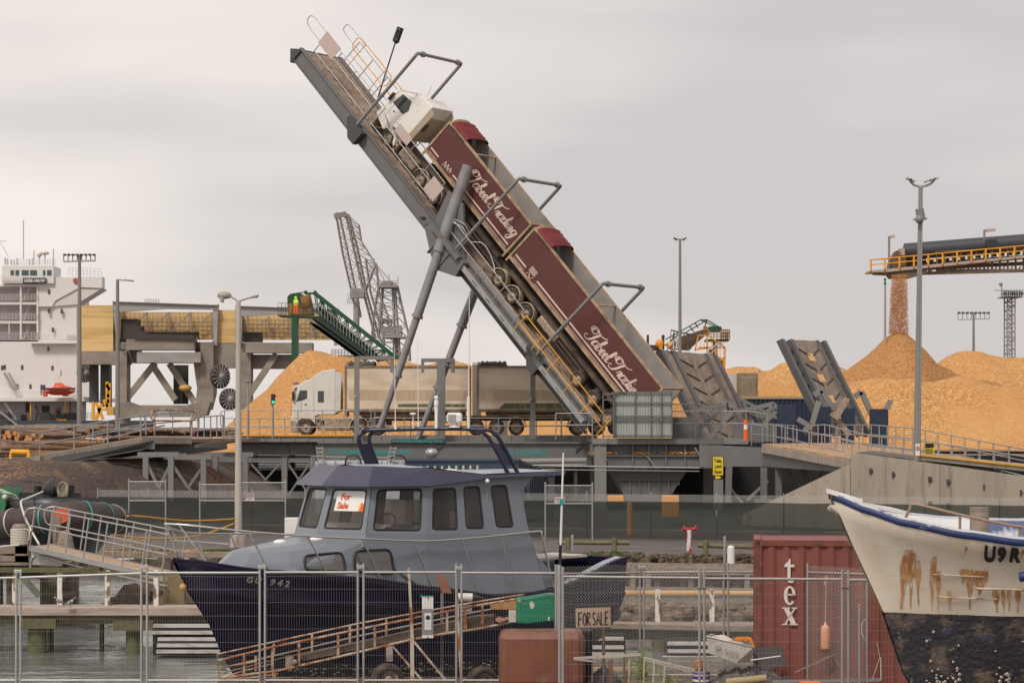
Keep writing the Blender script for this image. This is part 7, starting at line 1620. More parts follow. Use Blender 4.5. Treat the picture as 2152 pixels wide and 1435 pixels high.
# coach roof (faceted)
def loop(b, rings, close_top=True):
    n = len(rings[0])
    vs = [p for r in rings for p in r]
    fs = [(j*n+i, j*n+(i+1) % n, (j+1)*n+(i+1) % n, (j+1)*n+i) for j in range(len(rings)-1) for i in range(n)]
    if close_top: fs.append(tuple((len(rings)-1)*n+i for i in range(n)))
    b.add(vs, fs); return b
def sym(pts): return pts+[(a, -v, z) for a, v, z in reversed(pts) if abs(v) > 1e-4]
base = sym([(1.05, 0, 2.12), (1.30, .55, 2.06), (2.1, 1.05, 1.98), (3.8, 1.40, 1.78), (5.6, 1.50, 1.5)])
shl = sym([(1.45, 0, 2.38), (1.62, .40, 2.38), (2.25, .78, 2.40), (3.7, 1.20, 2.54), (5.6, 1.38, 2.66)])
top = sym([(1.7, 0, 2.44), (1.8, .3, 2.44), (2.35, .6, 2.47), (3.7, .9, 2.66), (5.6, 1.1, 2.85)])
b = B(); loop(b, [[G(*p) for p in r] for r in (base, shl, top)]); b.put('coach_roof', grey_b, gb, bevel=.02)
# wheelhouse
wb = sym([(3.50, 0, 2.50), (3.78, 1.26, 2.45), (5.20, 1.58, 1.50), (8.45, 1.62, 1.26)])
wm_ = sym([(3.56, 0, 2.72), (3.86, 1.25, 2.72), (5.24, 1.50, 2.68), (8.05, 1.50, 2.6)])
wt = sym([(3.90, 0, 3.76), (4.12, 1.12, 3.76), (5.42, 1.33, 3.78), (7.85, 1.34, 3.86)])
b = B(); loop(b, [[G(*p) for p in r] for r in (wb, wm_)], False)
lerp3 = lambda A0, A1, B0, B1, s_, t_: G(*[((1-t_)*((1-s_)*A0[k]+s_*A1[k])+t_*((1-s_)*B0[k]+s_*B1[k])) for k in range(3)])
def wall(i, j, holes):
    f = lambda s_, t_: lerp3(wm_[i], wm_[j], wt[i], wt[j], s_, t_); cs = sorted({0, 1} | {h[0] for h in holes} | {h[1] for h in holes})
    for c0, c1 in zip(cs, cs[1:]):
        h = [h for h in holes if h[0] <= c0 and h[1] >= c1]
        for t0, t1 in (((0, h[0][2]), (h[0][3], 1)) if h else ((0, 1),)): b.quad(f(c0, t0), f(c1, t0), f(c1, t1), f(c0, t1))
HF = (.10, .90, .09, .86); HS = [(.05, .29, .10, .85), (.38, .55, .12, .86), (.68, .85, .14, .86)]
nn = len(wm_)
for i, hs in enumerate([[HF], [(.10, .88, .08, .86)], HS, [], [(1-h[1], 1-h[0], h[2], h[3]) for h in reversed(HS)], [(.12, .90, .08, .86)], [(.10, .90, .09, .86)]]): wall(i, (i+1) % nn, hs)
wh = b.put('wheelhouse', grey_b, gb, solid=.05)
inr = mat('cabin_lining', (.50, .43, .37), .7)
b = B(); b.prism([G(3.95, -1.1, 2.6), G(3.95, 1.1, 2.6), G(4.5, 1.1, 2.85), G(4.5, -1.1, 2.85)], (0, 0, .05)); b.prism([G(6.1, -.9, 1.6), G(6.3, -.9, 1.6), G(6.3, -.35, 1.6), G(6.1, -.35, 1.6)], (0, 0, 1.75)); b.prism([G(6.9, .2, 1.6), G(7.0, .2, 1.6), G(7.0, .7, 1.6), G(6.9, .7, 1.6)], (0, 0, 1.5)); b.put('cabin_fittings', inr, gb)
b = B(); c_ = G(5.0, .5, 2.95); b.path([c_+V((.16*math.cos(t*.5), .05*math.sin(t*.5), .16*math.sin(t*.5))) for t in range(13)], .015, 5, closed=True); b.put('steering_wheel', black, gb)
b = B()   # side wing running aft and down from the wheelhouse
for s in (1, -1): b.prism([G(7.85, s*1.33, 3.86), G(8.35, s*1.33, 3.86), G(8.05, s*1.36, 3.62), G(7.98, s*1.42, 3.2), G(8.1, s*1.46, 2.6), G(8.3, s*1.5, 2.1), G(8.6, s*1.53, 1.85), G(9.1, s*1.56, 1.62), G(8.45, s*1.55, 1.4), G(7.6, s*1.53, 1.6)], G(0, -s*.04, 0)-G(0, 0, 0))
b.put('side_wing', grey_b, gb)
glass_t = mat('tinted_cabin_glass', (.22, .19, .17), .03, 0, spec=.8, alpha=.2)
glass_l = glass_t; glass_d = mat('dark_cabin_glass', (.10, .09, .085), .05, 0, spec=.9)
seal = mat('black_window_seal', (.012, .012, .014), .5)
def window(c4, m, rr=.09, nm='window'):
    c = [G(*p) for p in c4]; pts = []
    for i in range(4):
        p = c[i]; q0 = (c[i-1]-p).normalized(); q1 = (c[(i+1) % 4]-p).normalized()
        for k in range(5): t = k/4; pts.append((p+q0*rr)*(1-t)**2+p*2*t*(1-t)+(p+q1*rr)*t*t)
    n = (c[1]-c[0]).cross(c[2]-c[0]).normalized(); n = n if n.y < 0 else -n
    b = B(); b.path([p+n*.012 for p in pts], .026, 6, closed=True); f = b.put(nm, seal, gb)
    b = B(); b.add([p+n*.008 for p in pts], [tuple(range(len(pts)))]); b.put('pane', m, f); return f
def onface(A0, A1, B0, B1, s0, s1, t0, t1, tilt=0):
    """patch on the quad A0-A1 (bottom) / B0-B1 (top)"""
    f = lambda s, t: tuple(((1-t)*((1-s)*A0[k]+s*A1[k])+t*((1-s)*B0[k]+s*B1[k])) for k in range(3))
    return [f(s0, t0), f(s1, t0-tilt), f(s1, t1), f(s0, t1)]
W0, W1, W2, W3 = wm_[0], wm_[1], wm_[2], wm_[3]; T0, T1_, T2, T3 = wt[0], wt[1], wt[2], wt[3]
ms = lambda p: (p[0], -p[1], p[2])
window(onface(ms(W1), W0, ms(T1_), T0, .10, .90, .09, .86), glass_l)
window(onface(W0, W1, T0, T1_, .10, .90, .09, .86), glass_t)
window(onface(W1, W2, T1_, T2, .10, .88, .08, .86), glass_t)
for h_ in HS: window(onface(W2, W3, T2, T3, *h_), glass_t); window(onface(ms(W2), ms(W3), ms(T2), ms(T3), *h_), glass_t)
window(onface(ms(W1), ms(W2), ms(T1_), ms(T2), .10, .88, .08, .86), glass_t)
def cs_(a, z):
    g = lambda t, k: tab([(p[0], p[k]) for p in t], a)
    lin = lambda t, k: next(t[i][k]+(t[i+1][k]-t[i][k])*(a-t[i][0])/(t[i+1][0]-t[i][0]) for i in range(3) if t[i][0] <= a <= t[i+1][0])
    bb, ss = base[1:5], shl[1:5]; t = (z-lin(bb, 2))/(lin(ss, 2)-lin(bb, 2)); return (a, lin(bb, 1)+(lin(ss, 1)-lin(bb, 1))*t+.045, z)
window([cs_(2.42, 2.03), cs_(3.3, 1.97), cs_(3.3, 2.36), cs_(2.5, 2.31)], glass_d, .12); window([cs_(3.5, 1.98), (4.42, 1.46, 1.88), (4.36, 1.40, 2.40), cs_(3.56, 2.38)], glass_d, .13)
# sign in the window
c4 = [G(*p) for p in onface(W0, W1, T0, T1_, .22, .90, .44, .86)]; n_ = V((c4[1]-c4[0])).cross(c4[3]-c4[0]).normalized(); n_ = n_ if n_.y < 0 else -n_
sg = thing('for_sale_sign', 'white and orange printed For Sale sign in the front cabin window', 'sign', c4[0])
b = B(); b.prism([p+n_*.014 for p in c4], n_*.004); b.put('sign_board', mat('sign_white', (.72, .70, .66), .4), sg)
e1 = (c4[1]-c4[0]); e2 = (c4[3]-c4[0])
b = B(); b.add([c4[0]+e1*u+e2*w+n_*.022 for u, w in ((1, 0), (1, 1), (.66, 1), (.78, .8), (.84, .55), (.86, .3), (.84, 0))], [tuple(range(7))]); b.put('orange_flash', mat('sign_orange', (.72, .12, .03), .4), sg)
b = B(); b.add([c4[0]+e1*u+e2*w+n_*.021 for u, w in ((.88, 0), (.9, .3), (.88, .55), (.80, .82), (.70, 1), (.60, 1), (.72, .8), (.79, .55), (.81, .3), (.79, 0))], [tuple(range(10))]); b.put('yellow_flash', mat('sign_yellow_flash', (.8, .45, .05), .4), sg)
so = mat('sign_lettering_orange', (.62, .09, .04), .4)
text('For', .19, c4[0]+e1*.14+e2*.66+n_*.026, e1, e2, so, 'lettering', sg, bold=.006, shear=.1, ext=.001); text('Sale', .19, c4[0]+e1*.08+e2*.24+n_*.026, e1, e2, so, 'lettering', sg, bold=.006, shear=.1, ext=.001)
# roof and visor
navy_r = mat('navy_violet_gelcoat', (.032, .031, .062), .16, 0, [((.06, .055, .10), .8, .4, .7, .5)], spec=.8)
v0 = sym([(3.62, 0, 3.70), (3.86, 1.32, 3.70), (5.36, 1.52, 3.70), (6.9, 1.53, 3.84), (9.1, 1.50, 3.88)])
v1 = sym([(4.05, 0, 4.12), (4.22, 1.02, 4.12), (5.45, 1.34, 4.06), (6.9, 1.50, 3.90), (9.15, 1.48, 3.98)])
b = B(); loop(b, [[G(*p) for p in r] for r in (v0, v1)], False); vs = [G(*p) for p in v0]; b.add(vs, [tuple(range(len(vs)))]); rf = b.put('roof_visor', navy_r, gb, bevel=.02)
r1 = [(a, v*.985, z-.004) for a, v, z in v1]
b = B(); vs = [G(*p) for p in r1]; b.add([G(a, v, z) for a in (4.25, 5.45, 6.9, 9.1) for v, z in [(-1.30 if a > 5 else -.98, 4.08 if a < 5.5 else 3.93 if a < 7 else 3.97), (0, 4.14 if a < 5.5 else 4.0), (1.30 if a > 5 else .98, 4.08 if a < 5.5 else 3.93 if a < 7 else 3.97)]], [(i*3+j, i*3+j+1, i*3+j+4, i*3+j+3) for i in range(3) for j in range(2)]); b.put('roof_top', grey_bl, rf)
b = B()
for k in range(11): a = 6.9+k*.205; b.tube(G(a, -1.36, 3.9), G(a, -1.36, 4.06), .026, 8)
b.put('rod_holders', mat('cream_pipe', (.52, .46, .36), .6), gb)
b = B(); b.ball(G(6.35, .9, 3.97), .16, 10, (1.3, 1, .45)); b.put('roof_vent', white, gb)
b = B(); b.ball(G(6.85, 1.55, 3.78), .05, 8); b.put('navigation_light', white, gb)
navy_a = mat('navy_tube', (.010, .011, .032), .3)
# radar arch
for sv, dx in ((0, 0), (1, .28)):
    b = B(); pts = [G(5.55+dx, -.95, 4.05), G(5.30+dx, -.95, 4.62), G(5.36+dx, -.93, 4.80), G(5.55+dx, -.85, 4.86), G(6.3+dx, 0, 4.89), G(7.05+dx, .82, 4.88), G(7.22+dx, 1.0, 4.78), G(7.35+dx, 1.08, 4.6), G(7.68+dx, 1.25, 3.92)]
    b.path(smooth(pts, 5), .047, 8); b.put('radar_arch', navy_a, gb)
b = B(); b.prism([G(5.35, -.95, 4.55), G(5.6, -.95, 4.55), G(5.8, -.95, 4.05), G(5.55, -.95, 4.05)], G(0, .03, 0)-G(0, 0, 0)); b.prism([G(7.4, 1.08, 4.6), G(7.62, 1.08, 4.5), G(7.8, 1.2, 4.1), G(7.6, 1.2, 4.1)], G(0, .03, 0)-G(0, 0, 0)); b.put('arch_web', navy_a, gb)
b = B(); c = G(6.75, .55, 4.92); b.box(c.x-.16, c.x+.17, c.y-.14, c.y+.14, c.z+.09, c.z+.32); b.lathe([(.08, .1), (.08, .03), (.14, 0)], c, (0, 0, 1), 12); sl = b.put('searchlight', mat('searchlight_white', (.72, .70, .67), .4), gb, bevel=.05)
b = B(); b.box(c.x-.13, c.x+.03, c.y-.16, c.y-.143, c.z+.13, c.z+.28); b.put('lens', mat('lens_grey', (.30, .28, .26), .1), sl)
b = B(); c = G(6.45, .3, 4.9); b.tube(c, c+V((0, 0, .62)), .035, 8); b.ball(c+V((0, 0, .66)), .05, 8); b.tube(c+V((0, 0, .5)), c+V((0, 0, .6)), .05, 8); b.put('light_mast', white, gb)
b = B(); c = G(6.05, .0, 4.9); b.tube(c, c+V((0, 0, .30)), .012, 6).lathe([(.01, .34), (.07, .33), (.075, .30), (.01, .29)], c, (0, 0, 1), 12); b.put('gps_dome', white, gb)
for a, v, zt_, r_ in ((5.8, -.3, 6.6, .012), (6.35, -.2, 6.85, .012), (6.98, .75, 7.9, .018)):
    b = B(); c = G(a, v, 4.88); t_ = V((c.x-.02 if a < 6.9 else c.x+.02, c.y, zt_)); b.tube(c, t_, r_, 6, r_*.4)
    b.tube(c, c+V((0, 0, .14)), .03, 8) if a < 6.9 else b.tube(c, c+V((0, 0, .7)), .035, 8); b.put('whip_aerial', mat('aerial_white', (.70, .66, .62), .5), gb)
b = B(); c = G(8.75, 1.70, 1.62); b.tube(c, c+V((.03, 0, .75)), .035, 8).ball(c, .09, 8).ball(c+V((-.06, 0, .12)), .07, 8); b.put('aerial_mount', black, gb)
b = B(); b.tube(c+V((.03, 0, .75)), c+V((.09, 0, 2.75)), .03, 8, .018); wa = b.put('tall_aerial', white, gb)
b = B(); b.tube(c+V((.055, 0, 1.62)), c+V((.058, 0, 1.75)), .042, 8); b.put('teal_band', teal, wa)
# bow rail
b = B()
pt = [(-.2, .0, 3.0), (.15, .42, 2.97), (1.12, 1.0, 2.84), (2.31, 1.35, 2.73), (3.53, 1.55, 2.65), (4.82, 1.62, 2.57), (5.4, 1.66, 2.56), (6.6, 1.68, 2.60), (8.11, 1.68, 2.68), (8.25, 1.68, 2.64)]
b.path(smooth([G(*p) for p in pt], 5), .021, 8); b.tube(G(8.25, 1.68, 2.64), G(8.62, 1.66, 1.45), .021, 8); b.put('bow_rail', stain, gb)
b = B(); b.path(smooth([G(*p) for p in [(-.2, 0, 3.0), (.1, -.3, 2.9), (.7, -.62, 2.78), (1.6, -1.0, 2.72), (2.62, -1.25, 2.68), (4.2, -1.45, 2.62)]], 5), .021, 8); b.path([G(-.05, .05, 2.66), G(.55, .35, 2.62), G(.9, .62, 2.58)], .016, 6); b.put('bow_rail', stain, gb)
for p, q in (((.48, .42, 2.25), (-.05, .30, 2.96)), ((1.63, .95, 2.06), (1.12, 1.0, 2.84)), ((2.84, 1.32, 1.92), (2.31, 1.35, 2.73)), ((4.05, 1.52, 1.78), (3.53, 1.55, 2.65)), ((5.3, 1.63, 1.6), (4.82, 1.62, 2.57)), ((6.5, 1.68, 1.42), (6.05, 1.67, 2.58)), ((7.5, 1.68, 1.36), (7.1, 1.68, 2.62)), ((.15, -.05, 2.3), (-.2, 0, 3.0)), ((.5, -.42, 2.25), (.2, -.38, 2.87)), ((1.3, -.80, 2.1), (1.0, -.75, 2.76)), ((2.5, -1.25, 1.98), (2.1, -1.12, 2.70))):
    b = B(); b.tube(G(*p), G(*q), .018, 8); b.put('rail_stanchion', stain, gb)
b = B()
for a, v, z in ((2.75, -.25, 2.53), (3.25, .35, 2.60)): b.ball(G(a, v, z), .15, 12, (1, 1, .45))
b.put('deck_vent', white, gb)
b = B(); b.ball(G(.22, 0, 1.72), .075, 10); b.put('bow_roller', mat('brass_knob', (.5, .28, .08), .4), gb)


def hv_(a, z): z0, z1 = tab(SH, a)-.13, tab(lv[3][1], a); w0, w1 = tab(BW, a), tab(lv[3][2], a); return w0+(w1-w0)*(z0-z)/(z0-z1)+.025
fl = mat('faded_letter', (.30, .28, .28), .6)
for k, ch in enumerate('GU 942'):
    a = 1.22+k*.15; z = 1.86-.02*k
    if ch != ' ': p0, p1 = G(a, hv_(a, z), z), G(a+.12, hv_(a+.12, z), z-.01); up_ = G(a, hv_(a, z+.07), z+.07)-p0; text(ch, .19, p0, p1-p0, up_-(p1-p0)*up_.dot(p1-p0)/(p1-p0).length_squared, fl, 'registration_letter', gb, bold=.006, ext=.004, shear=.15)
for a, z in ((9.3, 1.56), (10.0, 1.74), (10.5, 1.88)): b = B(); p = G(a, 1.40, z); b.tube(p-V((.06, 0, -.03)), p+V((.06, 0, .03)), .015, 6).tube(p, p-V((0, 0, .06)), .02, 6); b.put('cleat', galv, gb)
b = B(); p = G(10.9, 1.15, .75); b.ball(p, .14, 10, (1, 1, 1.3)); b.put('exhaust_outlet', black, gb)
b = B(); 
for k in range(5): b.box(*(lambda p: (p.x, p.x+.06, p.y-.012, p.y+.01, p.z, p.z+.018))(G(6.92, 1.40, 3.35+k*.05)))
b.put('side_vent', mat('vent_grey', (.3, .32, .36), .5), gb)

# ---- white fishing boat at the right edge
H0 = boat_frame(1745, 1035, 36, 12); H = lambda a, v, z: H0(a, v, z-.075*v)
fb = thing('fishing_boat', 'peeling white wooden fishing boat with a blue rail and rust streaks, bow pointing left', 'boat', H(3, 0, 0))
SW = [(0, 3.97), (.4, 3.80), (.83, 3.66), (1.6, 3.52), (2.4, 3.43), (3.6, 3.37), (6.5, 3.5)]
WW = [(0, .05), (.35, .42), (.83, .80), (1.6, 1.15), (2.4, 1.38), (4, 1.60), (6.5, 1.6)]
lw = [(0, SW, WW), (.03, off(SW, -.13), off(WW, -.0)), (.12, off(SW, -.30), [(0, .04), (.5, .42), (1, .74), (2, 1.12), (3, 1.36), (6.5, 1.56)]), (.32, [(0, 3.25), (2, 2.98), (6.5, 3.0)], [(.3, .04), (1, .55), (2, .98), (3, 1.26), (6.5, 1.52)]),
      (.55, [(0, 2.75), (6.5, 2.62)], [(.5, .04), (1.2, .44), (2, .82), (3, 1.12), (6.5, 1.46)]), (.80, [(0, 2.22), (6.5, 2.28)], [(.8, .05), (1.5, .36), (2.5, .76), (3.5, 1.02), (6.5, 1.38)])]
whul = mat('peeling_white_hull', (.72, .66, .58), .5, 0, [((.60, .50, .38), (.7, .7, .5), .40, .62, .8), ((.52, .30, .13), (4.5, 4.5, .22), .60, .72, .7), ((.32, .14, .05), (6, 6, .4), .68, .76, .8), ((.20, .16, .13), (9, 9, 30), .70, .74, .8)], bump=((3, 3, 7), .25, .02))
hull(lw, 40, H, 6.5).put('hull', whul, fb)
lk = [lw[-1], (1.12, [(0, 1.3), (6.5, 1.5)], [(1.1, .05), (2, .34), (3, .66), (4, .9), (6.5, 1.15)]), (1.65, [(0, .45), (6.5, .7)], [(1.6, .05), (3, .30), (6.5, .6)]), (2.0, [(0, .1), (6.5, .1)], [(1.9, .04), (6.5, .08)])]
hull(lk, 34, H, 6.5).put('bottom', mat('fouled_bottom', (.028, .026, .032), .85, 0, [((.15, .11, .085), (2.2, 2.2, 3), .50, .62, .8), ((.04, .06, .16), (4, 4, 4), .60, .68, .6), ((.22, .19, .15), (9, 9, 9), .62, .68, .7)], bump=(14, .8, .05)), fb)
b = B()
for k in range(80):
    a = rnd.uniform(1.25, 3.3); t = rnd.random(); z = 2.15-t*1.7; 
    if rnd.random() < .7: a = rnd.choice((1.62, 1.75, 2.5))+rnd.gauss(0, .09); z = rnd.choice((1.3, 1.05))+rnd.gauss(0, .09)
    w0 = tab(lk[0][2], a); w1 = tab(lk[1][2], a); w2 = tab(lk[2][2], a); ze = tab(lk[1][1], a)
    w = w1+(w0-w1)*(z-ze)/(2.25-ze) if z > ze else w2+(w1-w2)*(z-.5)/(ze-.5)
    if w < .04 or z < .5: continue
    s_ = rnd.uniform(.012, .028); p = H(a, w+.012, z); b.lathe([(s_*.45, -.012), (s_*.6, .02), (s_, .0), (s_*1.05, -.012)], p, H(0, 1, 0)-H(0, 0, 0), 8)
tag(b.put('barnacles', mat('barnacle', (.50, .44, .36), .8), fb), None, None, None, 'stuff')
blue = mat('chipped_blue_paint', (.012, .025, .10), .5, 0, [((.55, .53, .52), (5, 5, 12), .66, .69, .9), ((.02, .05, .17), 3, .4, .7, .6)])
for s in (1, -1):
    b = B(); n = 36; aa = [6.5*(i/n)**1.2 for i in range(n+1)]
    b.grid([[H(a, s*(tab(WW, a)+w), tab(SW, a)+h) for a in aa] for w, h in ((.0, -.105), (.03, -.10), (.035, -.02), (.0, .0))], flip=s < 0); b.put('rubbing_strake', blue, fb)
    b = B(); b.grid([[H(a, s*max(tab(WW, a)+w, .0), tab(SW, a)+h) for a in aa] for w, h in ((.02, -.005), (.02, .022), (-.13, .022), (-.13, -.02))], flip=s > 0); b.put('capping_rail', mat('chipped_white_blue', (.50, .52, .57), .6, 0, [((.04, .07, .18), (2, 2, 4), .56, .62, .8), ((.35, .28, .22), (8, 8, 8), .6, .68, .8)]), fb)
    b = B(); b.grid([[H(a, s*max(tab(WW, a)-w, 0), tab(SW, a)+h) for a in [.32+x_*.95 for x_ in aa]] for w, h in ((.15, 0), (.42, -.38))], flip=s > 0); b.put('bulwark_inside', mat('inner_white_blue', (.70, .68, .68), .6, 0, [((.03, .06, .18), (.55, .55, .2), .52, .56, .9)]), fb)
b = B(); b.grid([[H(a, v*max(tab(WW, a)-.40, .01), tab(SW, a)-.36+.08*(1-v*v)) for v in (-1, -.5, 0, .5, 1)] for a in [.2+6.3*i/12 for i in range(13)]]); b.put('deck', mat('pale_blue_deck', (.35, .40, .50), .6, 0, [((.6, .6, .6), 2, .45, .6, .8)]), fb)
b = B(); b.prism([H(-.02, -.12, 3.95), H(.42, -.2, 3.82), H(.42, .2, 3.82), H(-.02, .12, 3.95)], (0, 0, .07)); b.prism([H(.35, -.5, 3.74), H(1.2, -.75, 3.62), H(1.25, -.1, 3.62), H(.35, .1, 3.80)], (0, 0, .05)); b.put('bow_plate', white, fb)
b = B(); b.ball(H(.05, .03, 3.74), .07, 8, (1.5, 1, .8)); b.tube(H(-.03, .06, 3.78), H(.14, .08, 3.66), .03, 6); b.put('fairlead', mat('flaking_grey', (.5, .46, .42), .8), fb)
b = B(); rl = [(.92, .62, 3.66), (.98, .64, 3.80), (1.06, .68, 3.86), (1.7, .98, 3.72), (2.5, 1.24, 3.58), (3.6, 1.40, 3.52), (6.4, 1.5, 3.62)]
b.path(smooth([H(*p) for p in rl], 5), .022, 8); b.put('grab_rail', mat('brown_steel_rail', (.30, .20, .15), .5, .3), fb)
for a, v, z0, z1 in ((1.62, .94, 3.5, 3.73), (2.42, 1.2, 3.42, 3.59), (3.3, 1.36, 3.36, 3.53), (4.4, 1.42, 3.38, 3.55)): b = B(); b.tube(H(a, v, z0), H(a, v, z1), .02, 8); b.put('rail_stanchion', MATS['brown_steel_rail'], fb)
b = B(); c = H(2.35, -.1, 2.95); b.tube(c, c+V((0, 0, .78)), .14, 14); b.put('samson_post', wood_grey, fb)
b = B()
for i, (a0, a1, z) in enumerate(((1.35, 2.0, 2.84), (1.45, 2.25, 2.5))):
    wz = lambda a, z: tab(lw[3][2], a)+(tab(lw[4][2], a)-tab(lw[3][2], a))*min(max((3.1-z)/.45, 0), 1)*1.0 if z > 2.65 else tab(lw[4][2], a)+(tab(lw[5][2], a)-tab(lw[4][2], a))*(2.68-z)/.43
    b.path([H(a0+(a1-a0)*k/8, wz(a0+(a1-a0)*k/8, z)+.012, z) for k in range(9)], .009, 5)
b.put('rubbing_batten', mat('rusty_cream_batten', (.62, .52, .40), .7, 0, [((.35, .15, .05), 5, .5, .62, .8)]), fb)
b = B(); b.path([H(1.9+(4.6*k/10), (tab(lw[4][2], 1.9+4.6*k/10)+.02), 2.66) for k in range(11)], .018, 6); b.put('rubbing_batten', MATS['rusty_cream_batten'], fb)
# rust streaks running down from fittings (stains with their own shape)
rs = mat('rust_stain', (.42, .17, .045), .8, 0, [((.55, .33, .14), (9, 9, 1.2), .42, .58, 1)], anoise=((16, 16, 1.6), .26, .62))
def whull(a, z):
    L_ = lw
    for q in range(len(L_)-1):
        z0, z1 = tab(L_[q][1], a), tab(L_[q+1][1], a)
        if z0 >= z >= z1: return tab(L_[q][2], a)+(tab(L_[q+1][2], a)-tab(L_[q][2], a))*(z0-z)/(z0-z1+1e-6)
    return tab(L_[-1][2], a)
b = B()
for a, zt_, ln, w, lean in ((.98, 3.2, .92, .05, .04), (1.04, 3.16, .86, .035, .10), (1.12, 3.05, .7, .03, .12), (1.32, 3.12, .84, .028, .10), (1.42, 2.9, .62, .02, .08), (1.72, 2.95, .22, .04, .03), (1.8, 2.94, .62, .035, .12), (1.9, 2.93, .5, .04, .14), (2.0, 2.93, .34, .04, .03), (2.42, 3.3, .16, .018, .0), (2.5, 2.66, .36, .03, .06), (2.38, 2.66, .34, .02, .06), (1.66, 3.3, .14, .012, .02), (2.2, 2.64, .34, .035, .08), (2.3, 2.64, .38, .02, .08), (1.6, 2.6, .3, .02, .06)):
    rows = []
    for k in range(9):
        t = k/8; z = zt_-ln*t; ac = a+lean*t; ww = w*(.35+.65*math.sin(math.pi*min(t*1.3+.1, 1)))*(1-.45*t)
        rows.append([H(ac+o*ww*1.7, whull(ac+o*ww*1.7, z)+.008, z) for o in (-1, -.5, 0, .5, 1)])
    b.grid(rows)
b.put('rust_streaks', rs, fb, kind='stuff')
for ch, a in (('U', 1.96), ('9', 2.135), ('R', 2.29)):
    wq = lambda a, z: max(whull(a, z+.1), whull(a, z-.1), whull(a, z))+.02
    p0, p1 = H(a-.08, wq(a-.08, 3.2), 3.2), H(a+.1, wq(a+.1, 3.2), 3.19); up_ = H(a, whull(a, 3.32), 3.32)-H(a, whull(a, 3.06), 3.06)
    text(ch, .37, p0, p1-p0, up_-(p1-p0)*up_.dot(p1-p0)/(p1-p0).length_squared, blk_s, 'registration_letter', fb, bold=.02, ext=.012, sx=.62)
b = B(); b.path([H(2.33, 1.42, 2.90), H(2.42, 1.5, 2.93), H(3.6, 1.75, 2.93)], .07, 10); b.put('blue_fender', mat('blue_fender', (.012, .03, .12), .5), fb)
for a in (2.3, 4.9):
    b = B(); b.box(*(lambda p: (p.x-.12, p.x+.12, p.y-1.0, p.y+1.0, 0, .55))(H(a+.5, 0, 0))); tag(b.put('keel_block', wood_dark), 'dark timber block supporting the keel of the white boat%s' % (' near the bow' if a < 3 else ', farther aft'), 'block')
# ------------------------------------------------------------------ foreground: container, fences, clutter
z6 = zoomer(440, 1180, 3.843); z7 = zoomer(940, 1180, 3.843); z8 = zoomer(1400, 1080, 2.862); z9 = zoomer(1180, 1180, 4.1385); zM = zoomer(760, 1220, 4.304)
# ---- red container
d = 45.6; x0, x1, zt_, zb_ = X(1583, d), X(2290, d), Z(1134, d), .02
ctn = thing('shipping_container', 'rusty red shipping container with large white letters down its side behind the white boat', 'container', ((x0+x1)/2, d+1.2, 0))
cred = mat('container_red', (.20, .058, .044), .6, 0, [((.15, .045, .03), (1.2, 1.2, .5), .42, .68, .8), ((.27, .09, .065), (3, 3, .5), .52, .75, .6), ((.09, .04, .025), 5, .60, .72, .8)])
cred2 = mat('container_rusty_frame', (.20, .05, .032), .75, 0, [((.10, .045, .025), 2.5, .44, .6, .9), ((.3, .1, .05), 7, .6, .7, .8)])
b = B(); xx = x0+.16; w_ = .072; zb0, zt0 = zb_+.15, zt_-.11
while xx < x1-.16:
    pr_s = [(xx, .05), (xx+w_, .05), (xx+w_*1.9, .01), (xx+w_*2.9, .01), (xx+w_*3.8, .05)]
    for (a, p), (c, q) in zip(pr_s, pr_s[1:]): b.quad((a, d+p, zb0), (c, d+q, zb0), (c, d+q, zt0), (a, d+p, zt0))
    xx += w_*3.8
b.put('corrugated_side', cred, ctn)
b = B(); b.box(x0, x0+.16, d-.01, d+.16, zb_, zt_); b.box(x1-.16, x1, d-.01, d+.16, zb_, zt_); b.box(x0, x0+.16, d+2.28, d+2.44, zb_, zt_); b.put('corner_post', cred2, ctn)
b = B(); b.box(x0+.16, x1-.16, d-.005, d+.1, zt_-.11, zt_-.005); b.box(x0+.16, x1-.16, d-.005, d+.1, zb_, zb_+.15); b.put('side_rail', cred2, ctn)
b = B(); b.box(x0+.01, x0+.15, d+.16, d+2.28, zb_+.01, zt_-.01); b.box(x0+.15, x1, d+2.3, d+2.4, zb_, zt_-.01); b.box(x0+.16, x1-.16, d+.1, d+2.3, zt_-.05, zt_-.02); b.put('end_wall', cred, ctn)
b = B()
for zz in (zb_, zt_-.12): b.box(x0-.008, x0+.17, d-.02, d+.17, zz, zz+.12)
b.put('corner_casting', cred2, ctn)
b = B()
for zz in (zb_+.03, zt_-.095): b.box(x0+.05, x0+.12, d-.024, d-.0205, zz, zz+.07)
b.put('casting_hole', black, ctn)
wl = mat('white_stencil', (.66, .58, .54), .6)
